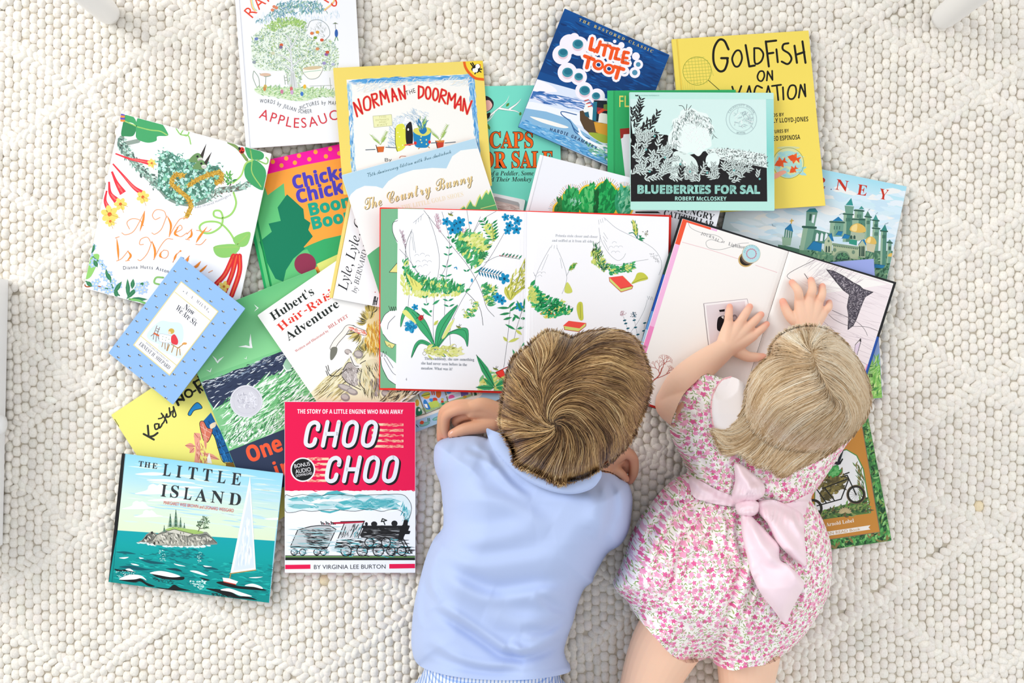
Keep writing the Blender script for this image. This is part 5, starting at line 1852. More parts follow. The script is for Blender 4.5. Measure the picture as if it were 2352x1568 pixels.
    A.poly([(1160,1262),(1225,1270),(1308,1300),(1285,1330),(1220,1310),(1170,1300)],'f0efea')
    A.line([(1172,1302),(1285,1328)],9,'c23a2a',smooth=False)
    # titles
    t='2e3134'
    for s,p0,p1,cap,st in (('THE',(360,210),(532,232),50,'mono'),):
        A.text('T',(362,208),7,52,t,'serif'); A.text('H',(418,217),7,52,t,'serif'); A.text('E',(492,227),7,52,t,'serif')
    for ch,x,y,wd in (('L',590,295,76),('I',716,312,50),('T',828,325,86),('T',966,342,86),('L',1106,362,78),('E',1240,380,88)):
        A.text(ch,(x,y),(x+wd,y+wd*.125),114,t,'serif',off=.002)
    for ch,x,y,wd in (('I',573,492,50),('S',662,500,76),('L',788,520,74),('A',897,533,110),('N',1046,550,120),('D',1216,570,112)):
        A.text(ch,(x,y),(x+wd,y+wd*.125),114,t,'serif',off=.002)
    A.text('MARGARET WISE BROWN and LEONARD WEISGARD',(602,566),(1265,644),31,'d8443a','sans',off=.004)


def art_choo(A):
    A.tf(640,900,.27419)
    red='e8104e'
    A.poly([(50,80),(1145,85),(1145,822),(50,825)],red)
    A.blades([(55,815),(1145,812),(1145,824),(55,826)],120,40,0,8,8,[red],.1,seed=160)
    A.text('THE STORY OF A LITTLE ENGINE WHO RAN AWAY',(157,180),(1043,183),36,'f4f4f8','bold',off=.008)
    for y in (272,319,363,408,454):
        A.line([(780,y),(880,y),(1045,y+2)],20,'f2d3b0',smooth=False,taper=0,cap=False)
        A.blades([(900,y -8),(1050,y -8),(1050,y+10),(900,y+10)],60,50,180,8,6,[red,'f0a890'],.1,seed=int(y))
    for y in (560,604,650,696,742):
        A.line([(240,y),(420,y)],20,'f2d3b0',smooth=False,cap=False)
        A.blades([(240,y -10),(330,y -10),(330,y+10),(240,y+10)],40,40,0,8,6,[red,'f0a890'],.1,seed=int(y)+1)

    def letters(dx,dy,w,col):
        for word,x0,y0,st in (('CHOO',0,0,0),('CHOO',177,297,0)):
            sl=40/200
            for i,xx in enumerate((205,352,520,680)):
                ox=xx+x0+dx
                X=lambda u,v: (ox+u+(1 -v)*40*1.0,250+v*200+y0+dy)
                ww=100
                if i == 0:
                    A.line([X(95,.32),X(92,.12),X(60,.02),X(25,.1),X(12,.3),X(12,.7),X(22,.92),X(55,1.0),X(85,.92),X(92,.72)],w,col)
                elif i == 1:
                    A.lines([[X(18,0),X(18,1)],[X(112,0),X(112,1)],[X(18,.5),X(112,.5)]],w,col,smooth=False)
                else:
                    A.line([X(60,0),X(95,.1),X(105,.3),X(105,.7),X(93,.92),X(60,1),X(27,.92),X(15,.7),X(15,.3),X(25,.1)],w,col,closed=True)
    letters(13,13,40,'16181a')
    letters(7,7,40,'16181a')
    letters(0,0,34,'e6e7ee')
    A.ell(203,650,104,102,'f0eef2',n=40)
    A.ell(203,650,92,91,'1a1a1c',n=40)
    A.text('BONUS',(135,638),(265,614),32,'f2f0f2','sans',off=.004)
    A.text('AUDIO',(143,684),(272,662),34,'f2f0f2','sans',off=.004)
    A.text('DOWNLOAD',(148,712),(282,688),21,'f2f0f2','sans',off=.006)
    # smoke plume
    pl=[(55,865),(110,875),(200,858),(300,872),(400,860),(520,858),(640,872),(760,862),(900,858),(1000,855),(1060,870),(1105,930),(1112,990),(1090,1060),(1052,1062),(1050,1020),(1000,985),(930,985),(860,1000),(760,978),(640,998),(520,988),(400,985),(280,1000),(200,990),(120,1008),(55,995)]
    A.poly(pl,'dfecee')
    A.blades([(60,885),(500,875),(900,880),(1020,870),(1090,960),(1070,1030),(1000,960),(760,965),(500,970),(60,980)],190,230,6,12,26,['4fb0b8','9fd0d6','cfe4e8','f4fafa','7fc2c8','bcdade'],.22,seed=161,keep=True)
    A.blades([(520,930),(900,900),(1010,890),(1000,940),(860,985),(620,980)],60,150,174,14,20,['3fa6b0','5fb4bc','8fcad0'],.25,seed=169,keep=True)
    A.blades([(1040,900),(1100,950),(1090,1050),(1055,1050)],50,70,100,20,10,['3fa6b0','e8f2f4','8fcad0'],.2,seed=162)
    A.line(pl,4,'24282a',closed=True,n=3)
    # track
    A.poly([(55,1368),(1145,1370),(1145,1408),(55,1408)],'1d2320')
    A.poly([(55,1374),(1145,1376),(1145,1386),(55,1384)],'6f9a5a')
    # tender
    tn=[(160,1155),(270,1125),(340,1118),(430,1120),(480,1150),(410,1300),(100,1292)]
    A.poly(tn,'c3c6c8')
    A.blades([(170,1150),(480,1140),(410,1300),(240,1290)],420,90,8,10,7,['2a2a2c','555658','b9bcbe','1c1c1e','8a8c8e'],.1,seed=163,keep=True)
    A.line(tn,7,'1c1c1e',smooth=False,closed=True)
    A.poly([(100,1290),(410,1296),(405,1312),(100,1305)],'1c1c1e')
    for x in (130,200,320,375):
        A.ring(x,1340,26,7,'24262a',20)
        A.blades([(x -24,1315),(x+24,1315),(x+24,1365),(x -24,1365)],24,30,0,10,4,['3fa6b0','24262a','9aa4a8'],.1,seed=164+x)
    # cab with red roof, boiler
    A.poly([(430,1092),(560,1085),(720,1078),(715,1092),(540,1103),(470,1105)],'b8203c')
    A.line([(520,1085),(720,1080)],6,'1c1c1e',smooth=False)
    A.poly([(550,1105),(715,1092),(670,1225),(500,1225)],'d9dcde')
    A.blades([(550,1105),(715,1092),(670,1225),(500,1225)],120,44,-65,12,6,['2a2a2c','77797b','c9cccf','3fa6b0'],.1,seed=165,keep=True)
    A.lines([[(548,1105),(498,1225)],[(718,1080),(665,1225)],[(560,1130),(540,1195)],[(640,1120),(615,1190)]],7,'1c1c1e',smooth=False)
    bo=[(715,1128),(860,1120),(1080,1125),(1040,1240),(700,1225),(680,1200)]
    A.poly(bo,'2a2a2c')
    A.blades(bo,260,110,0,8,8,['1c1c1e','2e2e30','9a9c9e','454648','1c1c1e'],.08,seed=166,keep=True)
    A.poly([(700,1118),(1085,1118),(1080,1136),(700,1140)],'1c1c1e')
    A.poly([(1050,1070),(1085,1072),(1080,1115),(1100,1120),(1085,1160),(1105,1165),(1095,1190),(1060,1190),(1030,1250),(990,1270),(1020,1130),(1040,1110)],'1a1a1c')
    for x,y,rx,ry in ((800,1105,26,22),(970,1100,26,24),(735,1105,12,16)):
        A.ell(x,y,rx,ry,'1f1f21')
    A.lines([[(880,1085),(890,1110)],[(870,1060),(905,1075),(860,1085),(870,1060)]],9,'2a2e2a',smooth=False)
    A.poly([(490,1230),(1020,1240),(1000,1300),(470,1300)],'2a2a2c')
    A.blades([(470,1225),(1020,1235),(1060,1340),(460,1340)],300,90,2,6,7,['f0f3f5','1c1c1e','6fb8c0','aab0b4','2c2c2e','f0f3f5'],.08,seed=167)
    for x,r2 in ((565,44),(700,44),(835,44),(940,36),(1030,36),(760,38),(900,38)):
        y=1330 if x in (565,700,835,940,1030) else 1260
        A.ell(x,y,r2,r2,'c3c8cb')
        A.blades([(x -r2,y -r2),(x+r2,y -r2),(x+r2,y+r2),(x -r2,y+r2)],46,50,5,12,7,['1c1c1e','e9ecee','3fa6b0','55585a'],.15,seed=170+x)
        A.ring(x,y,r2,8,'1c1c1e',22)
    A.lines([[(470,1305),(1100,1305)],[(1045,1230),(1110,1345)],[(1030,1250),(1080,1345)],[(1050,1305),(1105,1300)]],8,'1c1c1e',smooth=False)
    A.lines([[(1085,1320),(1090,1350)],[(1100,1320),(1106,1350)],[(1115,1325),(1118,1350)],[(1080,1350),(1120,1350)]],5,'24262a',smooth=False)
    A.blades([(60,1140),(480,1120),(480,1330),(60,1330)],60,150,2,5,5,['8fc6cc','c6e0e4'],.05,seed=168)
    for k2 in range(9):
        A.line([(355+k2*14,1085+(k2 % 3)*8),(362+k2*14,1108)],8,['1c1c1e','8a2030'][k2 % 3 == 2],smooth=False)
    A.poly([(55,1447),(266,1444),(266,1480),(55,1483)],red)
    A.poly([(927,1440),(1142,1438),(1142,1475),(927,1478)],red)
    A.text('BY VIRGINIA LEE BURTON',(296,1482),(896,1478),34,'2c2e34','sans',off=-.006)


def stem(A,pts,col='6a7078',w=3):
    A.line(pts,w,col,cap=False)


def frond(A,base,tip,n,L,col,w=12,edge='2c4a3a',side=2):
    b,t=np.array(base,float),np.array(tip,float)
    d=(t -b)/np.linalg.norm(t -b)
    A.line([base,tip],3,'4a5a4a',smooth=False,cap=False)
    for k in range(n):
        p=b+(t -b)*(k+.6)/n
        for sd in ((-1,1) if side == 2 else (side,)):
            a=math.atan2(d[1],d[0])+sd*1.0
            e=p+L*np.array([math.cos(a),math.sin(a)])
            A.leaf(tuple(p),tuple(e),w,col)
            A.line([tuple(p),tuple(e)],2.2,edge,smooth=False,cap=False)


def art_endpaper(A):
    A.tf(860,460,.28701)
    A.poly([(50,68),(400,60),(400,1500),(46,1502)],'79b68c')
    # pale rounded shapes and leaf tips on the green endpaper
    A.poly([(190,160),(155,175),(145,230),(165,300),(190,340)],'f3f3f6',True)
    A.line([(190,160),(150,180),(145,240),(165,300),(190,340)],4,'2a2a2c')
    A.poly([(180,502),(118,575),(182,578)],'e6dc8a')
    A.line([(180,502),(118,575),(182,578)],4,'2a2a2c',smooth=False)
    A.poly([(46,990),(80,920),(120,885),(180,880),(180,1155),(120,1130),(70,1070)],'f3f3f7')
    A.line([(46,990),(80,920),(120,885)],4,'2a2a2c')
    A.lines([[(115,845),(130,885),(135,850),(145,885),(152,850),(160,885),(168,850),(178,880)],[(105,1030),(115,980),(165,925)],[(70,1070),(120,1130),(180,1155)]],4,'2a2a2c')
    A.poly([(78,1120),(165,1155),(140,1185),(100,1165)],'e6dc8a')
    A.line([(78,1120),(100,1165),(120,1155),(140,1185),(165,1155)],3,'2a2a2c')
    A.poly([(46,1210),(90,1230),(180,1310),(180,1480),(110,1430),(60,1330)],'f3f3f7')
    A.line([(46,1250),(60,1330),(110,1430),(180,1480)],4,'2a2a2c')
    A.lines([[(50,1210),(60,1250),(70,1205),(85,1250),(95,1210)],[(75,1260),(140,1370),(175,1400)],[(95,1250),(150,1340)]],3.5,'2a2a2c')


def wash(A,pts,n,seed,cols=('4fae70','3f9a60','7fc080','d3dc7a'),ang=-60,L=50,w=16):
    A.blades(pts,n,L,ang,40,w,cols,.2,seed=seed)


def art_meadow_left(A):
    A.tf(860,460,.28701)
    ink='55595f'
    A.poly([(170,1490),(178,800),(187,66),(191,66),(182,800),(174,1490)],'fffdf4')
    # long sweeping hill and stem lines of the meadow (no figure)
    stem(A,[(395,80),(520,240),(640,390),(730,500),(800,610),(860,740),(900,860),(960,930)],'3a3d42',3.2)
    stem(A,[(300,235),(255,350),(250,480),(275,600),(380,645),(560,660),(700,710),(800,800),(850,880),(870,1000)],'2f3438',3.6)
    A.lines([[(300,230),(280,380),(300,510),(360,590),(420,600),(450,570)],[(305,250),(330,420)],[(300,290),(315,400)],[(310,180),(345,150),(395,105)],[(330,190),(335,160)],[(350,175),(355,140)],[(370,160),(375,125)]],3,'8f959c')
    for x,y in ((340,450),(385,440),(425,455),(350,500),(400,495),(440,500),(365,540),(410,530)):
        A.ring(x,y,18,2.6,'9aa0a8',10,190,340)
    for s in ([(480,1180),(470,1000),(480,780),(520,500),(490,300),(430,120)],[(560,920),(575,600),(600,330),(540,90)],[(620,960),(700,800),(830,590),(930,450),(1040,260)],[(610,1180),(605,1040),(640,940)],[(770,290),(740,80)],[(775,290),(860,160),(985,80)],[(780,280),(850,130)],[(880,500),(980,450),(1100,430)],[(1035,1340),(1060,1150),(1080,950),(1090,850)],[(1115,1120),(1150,980),(1200,830)],[(270,850),(285,600),(250,400),(215,260)],[(200,390),(280,480),(380,640),(420,820)],[(520,620),(560,560),(590,470)]):
        stem(A,s,ink,3)
    # green washes
    wash(A,[(610,350),(660,290),(760,280),(880,350),(890,420),(830,520),(790,590),(720,480)],230,201,('4fae70','3f9a60','5fb87a','d3dc7a','2f8a54'),-50,70,20)
    wash(A,[(640,290),(840,310),(890,400),(860,420),(700,320)],70,202,('d9e084','c3d46a','e6e8a0'),-40,50,20)
    wash(A,[(225,500),(245,490),(270,600),(390,650),(560,665),(700,715),(740,745),(640,750),(500,760),(360,760),(260,720)],330,203,('4fae70','3f9a60','5fb87a','2f8a54','d3dc7a'),-70,60,18)
    wash(A,[(210,600),(260,700),(380,760),(520,770),(740,750),(640,775),(380,790),(240,760)],120,204,('d9e084','cfd86e','e6e8a0'),-80,40,16)
    A.poly([(255,585),(300,620),(385,690),(320,720),(285,660)],'e3df78',True)
    A.lines([[(300,630),(310,680)],[(320,640),(340,690)],[(285,610),(300,660)]],3,'6a7a3a')
    wash(A,[(845,690),(900,680),(960,710),(940,830),(890,840),(860,760)],90,205,('3f9a60','4fae70','2f8a54','d3dc7a'),-20,50,14)
    wash(A,[(700,900),(760,860),(800,800),(815,840),(780,920),(710,940)],60,206,('3f9a60','4fae70','d3dc7a'),10,34,12)
    A.lines([[(760,800),(780,795),(775,830),(795,815),(790,850)],[(700,880),(715,870),(720,900)]],3,'8a9a3a')
    # blue flower heads
    for x,y,r in ((575,170,34),(640,200,46),(685,175,44),(625,235,40),(670,225,36),(1050,135,30),(1100,135,20),(1145,165,36),(1080,200,34),(1135,235,38),(1065,245,30),(1040,625,44),(985,775,36),(1020,800,34),(325,855,26),(290,1010,50),(1160,850,34)):
        A.flower(x,y,r,'1f8fc0','1a5a80',5,x)
    for x,y in ((655,185),(1040,632),(1140,235),(625,240),(1080,205)):
        A.lines([[(x -6,y -8),(x+8,y+6)],[(x+6,y -8),(x -6,y+8)]],4,'1c2a34',smooth=False)
    A.blades([(250,980),(290,960),(335,1000),(320,1040),(270,1045)],50,30,0,180,6,['1a6f9c','3fa8d0'],seed=207)
    A.ell(768,180,14,10,'1f8fc0',30)
    A.ell(780,640,9,16,'3f9fc8')
    A.line([(640,540),(655,535),(660,550)],8,'1f8fc0')
    # fern fronds
    frond(A,(960,330),(870,160),7,46,'2f9a5a',16)
    wash(A,[(850,200),(900,180),(960,260),(940,340),(900,270)],40,208,('dfe48a','cfd86e'),-30,40,16)
    frond(A,(955,330),(940,180),6,56,'2f9a5a',15,side=1)
    frond(A,(1000,445),(1165,470),6,40,'2f8f6a',12,side=-1)
    for k in range(7):
        A.ell(1005+k*22,440+k*2,4,4,'e0607a')
    frond(A,(820,560),(1000,600),8,46,'1f7fa0',12,'1a5a7a')
    frond(A,(850,470),(885,430),3,34,'3f9a60',12)
    # yellow spikes on the right
    sp=[(1085,800),(1040,740),(1050,690),(1080,720),(1090,640),(1130,590),(1160,560),(1215,450),(1218,560),(1190,700),(1130,760)]
    A.poly(sp,'d0cf5e',True)
    A.blades(sp,70,60,-60,30,12,['b4b84a','e0de84','a3a83e'],.15,seed=209)
    A.lines([[(1090,790),(1150,640),(1215,470)],[(1085,790),(1050,700)],[(1120,740),(1190,690)],[(1130,690),(1195,620)],[(1140,660),(1100,620)]],3,'5f662a')
    for b,t in (((1085,860),(980,860)),((1090,900),(1000,915)),((1100,935),(1030,955)),((1070,860),(1125,810)),((1080,890),(1145,840)),((1130,1035),(1045,990)),((1140,1030),(1200,1010)),((1180,890),(1140,800)),((1190,880),(1150,850)),((1195,880),(1210,760)),((1165,950),(1110,910)),((1170,945),(1215,945)),((1130,920),(1105,970)),((1190,890),(1215,880))):
        A.leaf(b,t,20,'2f9058','24503a')
    for b,t in (((1130,1035),(1180,1075)),((1065,1130),(1030,1090)),((1070,1135),(1160,1100))):
        A.leaf(b,t,24,'cfd66a','6a7a2a')
    # stalk with paired leaves
    for y,x,L in ((430,590,38),(375,597,26),(295,600,20),(525,580,40),(600,570,52),(740,585,30),(795,590,44),(840,597,44),(560,738,26),(675,690,36),(770,405,24),(830,415,22),(605,370,24),(530,318,16)):
        A.leaf((x,y+10),(x -L,y -6),14,'2f9a6a','1f4a3a')
        A.leaf((x,y+10),(x+L,y -10),14,'2f9a6a','1f4a3a')
    for b,t in (((465,835),(522,795)),((435,900),(375,860)),((440,895),(462,880)),((460,930),(375,870))):
        A.leaf(b,t,20,'3fa870','1f4a3a')
    A.leaf((475,1000),(510,960),26,'d3d86a','6a7a2a')
    # broad striped leaves of the clump at the bottom
    for pts in ([(490,1190),(440,1120),(370,1040),(320,960),(250,855),(300,870),(390,940),(440,1030)],[(492,1190),(490,1060),(530,960),(665,835),(620,930),(560,1040)],[(500,1190),(540,1100),(610,1050),(700,1020),(750,1040),(745,1170),(720,1110),(660,1070),(590,1080)],[(490,1195),(400,1150),(350,1160),(295,1262),(320,1160),(370,1115),(440,1140)],[(500,1190),(540,1215),(570,1250),(530,1240)],[(250,855),(215,930),(210,1015),(240,930),(270,880)]):
        A.poly(pts,'43ab72',True)
        A.line(pts,3,'2a5a44',closed=True,n=4)
    A.lines([[(495,1180),(420,1030),(300,890)],[(495,1180),(540,1020),(650,850)],[(500,1180),(600,1060),(720,1040),(745,1150)],[(485,1190),(370,1130),(300,1250)]],3,'24503a')
    A.poly([(225,900),(260,880),(330,970),(320,980)],'e0e484',True)
    A.poly([(540,1100),(590,1000),(640,950),(600,1040),(560,1100)],'dfe48a',True)
    wash(A,[(380,1190),(480,1180),(660,1170),(680,1220),(540,1240),(400,1230)],80,210,('dfe290','cfd472','e9e8a8'),0,60,18)
    for x,y in ((410,1200),(440,1215),(550,1175),(580,1195),(610,1180),(640,1165),(470,1200),(400,1225)):
        A.ring(x,y,14,2.4,'8f8a4a',12)
    A.ell(372,940,20,24,'c23a3a',30)
    A.lines([[(340,900),(360,920)],[(350,935),(335,945)],[(385,925),(395,915)]],4,'24241f')
    for x,y in ((368,935),(378,945),(370,950)):
        A.ell(x,y,4,4,'24201f')
    # insects
    for x,y in ((610,115),(675,1015),(970,1350)):
        A.ell(x,y,22,8,'8f9a4a',20)
        A.lines([[(x,y),(x -22,y -16)],[(x,y),(x+20,y -22)],[(x,y),(x+6,y -26)]],3,'4a4a44')
    # pinkish seed heads
    A.blades([(480,130),(500,110),(535,190),(525,260),(495,230)],70,26,-70,40,5,['c9a8b4','b48a9a','e0c8d0'],.2,seed=211)
    A.blades([(205,250),(220,245),(250,350),(245,390),(225,340)],50,26,-70,30,5,['b8a0ac','8f7a86','d3c3ca'],.2,seed=212)
    A.blades([(695,230),(730,230),(725,260),(700,260)],14,20,-60,40,5,['d0a0b0'],.2,seed=213)
    A.blades([(890,345),(930,350),(930,390),(890,380)],20,6,0,180,4,['5a5a5a'],.2,seed=214)
    # clump near the reader's head with a plain red corner shape
    wash(A,[(820,1480),(900,1380),(980,1420),(1060,1440),(1080,1530),(820,1530)],110,215,('dfe290','cfd472','7fc080'),-30,60,24)
    for b,t,w2 in (((965,1495),(815,1235),56),((960,1500),(810,1495),40),((965,1490),(1065,1430),34),((960,1500),(870,1420),30),((970,1500),(1060,1500),30),((1150,1290),(1200,1130),34),((1145,1290),(1105,1190),22),((1170,1280),(1210,1210),20)):
        A.leaf(b,t,w2,'3a9f66','1f4a3a')
    A.poly([(970,1375),(1110,1310),(1180,1300),(1150,1440),(1000,1440),(985,1420)],'ee4038')
    A.lines([[(970,1375),(1000,1410),(1040,1440)],[(970,1375),(1110,1310)]],4,'7a1f1c',smooth=False)
    # words
    g='8d939b'
    A.text('Then, suddenly, she saw something',(400,1275),(798,1285),22,g,'serif',off=-.02)
    A.text('she had never seen before in the',(373,1312),(740,1325),22,g,'serif',off=-.02)
    A.text('meadow. What was it?',(373,1352),(623,1360),22,g,'serif',off=-.02)
    A.text('4',(250,1440),(260,1440),18,g,'serif',off=-.02)


def art_meadow_right(A):
    A.tf(1190,460,.21689)
    g='9aa0a8'
    A.text('Petunia stole closer and closer',(396,385),(843,398),27,g,'serif',off=-.02)
    A.text('and sniffed at it from all sides.',(360,437),(808,448),27,g,'serif',off=-.02)
    ink='8f959c'
    # soft hill contours instead of figures
    stem(A,[(920,190),(1050,300),(1250,400),(1420,500),(1500,600),(1520,700),(1490,790)],'80868e',3.4)
    stem(A,[(855,290),(880,420),(960,560),(1050,635),(1110,610),(1140,560)],ink,3.4)
    stem(A,[(870,370),(860,500),(880,620),(960,670),(1080,680),(1220,650),(1380,625)],'80868e',3.4)
    stem(A,[(345,490),(260,640),(190,800),(185,920),(260,1010),(360,1070),(520,1110),(590,1140)],'80868e',3.4)
    stem(A,[(410,500),(470,640),(515,800),(500,900),(465,990)],'80868e',3.4)
    stem(A,[(1370,1050),(1340,1150),(1280,1270),(1190,1400)],ink,3.4)
    A.lines([[(850,205),(858,255)],[(870,200),(880,240)],[(890,190),(900,235)],[(910,180),(925,215)],[(905,340),(950,410)],[(900,380),(940,440)],[(905,420),(960,530)],[(360,470),(350,500)],[(385,475),(380,510)],[(410,470),(412,515)],[(1368,1010),(1380,1050),(1390,1015),(1405,1055),(1415,1020),(1430,1058)],[(320,570),(250,740)],[(445,610),(465,720)],[(160,760),(185,800)],[(170,790),(190,810)]],3,ink)
    for x,y in ((1020,460),(985,510),(1040,505),(1085,505),(1010,560),(1055,560),(230,780),(270,780),(230,815)):
        A.ring(x,y,24,2.8,'a4a9b0',10,190,340)
    # grassy washes
    wash(A,[(760,560),(830,520),(890,620),(920,680),(900,760),(780,680)],90,221,('d6dc78','c3d06a','9fc46a'),-60,50,22)
    wash(A,[(900,680),(1020,700),(1210,665),(1200,740),(960,770)],120,222,('2f9a5a','4fae70','2f8a54','d3dc7a'),0,50,22)
    A.blades([(790,500),(830,480),(870,600),(840,660),(780,620)],40,60,-70,40,8,['1f5a3a','3f8a4a','24301f'],.2,seed=223)
    A.blades([(850,640),(920,680),(930,790),(880,740)],40,60,-80,60,8,['2f8a54','5f9a7a','24503a'],.2,seed=224)
    wash(A,[(105,930),(150,900),(200,970),(330,1050),(460,1100),(550,1150),(540,1190),(420,1230),(300,1250),(190,1190),(110,1100)],300,225,('1f9a58','35a866','15804a','4fb878','d3dc7a'),-30,60,24)
    wash(A,[(105,930),(170,960),(180,1060),(110,1100)],50,226,('d6dc78','c3d06a'),-60,50,22)
    for x,y in ((330,1160),(355,1175),(310,1185),(350,1200),(390,1210),(270,1190),(300,1230),(370,1240),(240,1200),(340,1245)):
        A.ell(x,y,9,8,('e8b03a','f0e090','d8702a')[int(x) % 3])
    A.blades([(180,1000),(300,1060),(460,1110),(500,1180),(300,1220),(160,1120)],60,70,-20,60,5,['0e4f30','124f36'],.2,seed=227)
    A.leaf((130,920),(180,840),40,'2f9a5a')
    # seed heads and sprigs
    for pts in ([(1240,370),(1215,290),(1215,205),(1250,260),(1270,340)],):
        A.poly(pts,'c3c85a',True)
        A.blades(pts,40,40,-100,30,8,['8f9a3a','dfe08a','3f8a5a'],.2,seed=228)
    A.lines([[(1262,400),(1265,345)],[(1262,402),(1220,345),(1175,348)],[(1280,370),(1300,400)]],9,'1f7a6a')
    for b,t in (((1265,405),(1330,430)),((1280,400),(1345,405)),((1285,395),(1305,370))):
        A.leaf(b,t,20,'2f8a5a')
    A.blades([(1325,330),(1375,325),(1370,370),(1330,375)],24,16,0,180,5,['6a6a6a','3f3f3a','8f8f5a'],.2,seed=229)
    A.leaf((535,745),(618,660),46,'2f9a4a','1f5a2a')
    A.blades([(530,740),(560,680),(625,650),(610,700),(560,750)],40,24,-20,60,4,['c3c85a','9fae4a'],.2,seed=230)
    stem(A,[(512,800),(540,745)],ink,3)
    A.poly([(520,865),(490,960),(530,985),(575,960)],'d0d668',True)
    for x,y,c in ((1112,1200,'b48a96'),(1225,1210,'3f6a80')):
        A.blades([(x -28,y -26),(x+28,y -26),(x+28,y+26),(x -28,y+26)],36,14,0,180,7,[c,'c9a8b0' if x < 1200 else '1f3f50'],.2,seed=int(x))
    for s in ([(1115,1230),(1140,1300),(1175,1420)],[(1225,1240),(1245,1340),(1275,1480)],[(1340,1300),(1330,1380),(1310,1500)]):
        stem(A,s,ink,2.6)
    for x,y in ((1128,1270),(1140,1303),(1163,1355),(1230,1268),(1243,1345),(1268,1420),(1330,1380),(1340,1298)):
        A.ell(x,y,18,8,'1f5f70',-15)
    # plain red books lying in the drawing
    A.poly([(965,815),(1110,798),(1215,905),(1205,935),(1090,970),(970,858)],'d3dc7a')
    A.poly([(965,815),(1105,798),(1215,905),(1085,935)],'f0524a')
    A.lines([[(965,815),(970,858),(1090,970),(1205,935),(1215,905)],[(1085,935),(1215,905)]],6,'c4382e',smooth=False)
    A.poly([(480,1330),(540,1275),(718,1300),(715,1335),(640,1390),(490,1368)],'d3dc7a')
    A.poly([(475,1328),(535,1275),(718,1298),(650,1355)],'f0524a')
    A.lines([[(490,1340),(490,1368),(640,1390),(716,1330),(718,1300)]],6,'c4382e',smooth=False)
    # reed-like yellow leaves where bills would be
    A.poly([(640,1080),(680,1085),(688,1180),(690,1255),(665,1272),(640,1240),(620,1140)],'c9cc50',True)
    A.poly([(1265,770),(1330,770),(1375,830),(1280,860),(1200,885),(1235,830)],'c9cc50',True)
    A.line([(1205,880),(1290,840),(1370,820)],4,'7a7f3a')
    A.line([(655,1090),(660,1250)],4,'7a7f3a')
    A.blades([(1380,560),(1470,560),(1500,680),(1450,640)],60,8,60,60,4,['6a7078'],.2,seed=231)


def edge_strip(A,a,b,d,w,runs):
    """coloured runs (t0, t1, colour) of a strip of width w laid along a -> b on the side d"""
    a,b,d=np.array(a,float),np.array(b,float),np.array(d,float)
    d=d/np.linalg.norm(d)*w
    for t0,t1,c in runs:
        p,q=a+(b -a)*t0,a+(b -a)*t1
        A.poly([p,q,q+d,p+d],c)


def art_journal_board(A):
    # jacket colours showing round the page block
    edge_strip(A,(1564,495),(1432,915),(.95,.3),9,[(.2,.32,'22453c'),(.32,.52,'1c4fae'),(.52,.62,'5f93cf'),(.62,.74,'a9c4d8'),(.74,.82,'2f6a62'),(.82,1,'20242a')])
    edge_strip(A,(2059,648),(1927,1068),(-.95,-.3),6,[(.3,.75,'2456b0'),(.75,1,'20242a')])
    edge_strip(A,(1432,915),(1680,994),(.3,-.95),7,[(.1,.9,'d8281e')])


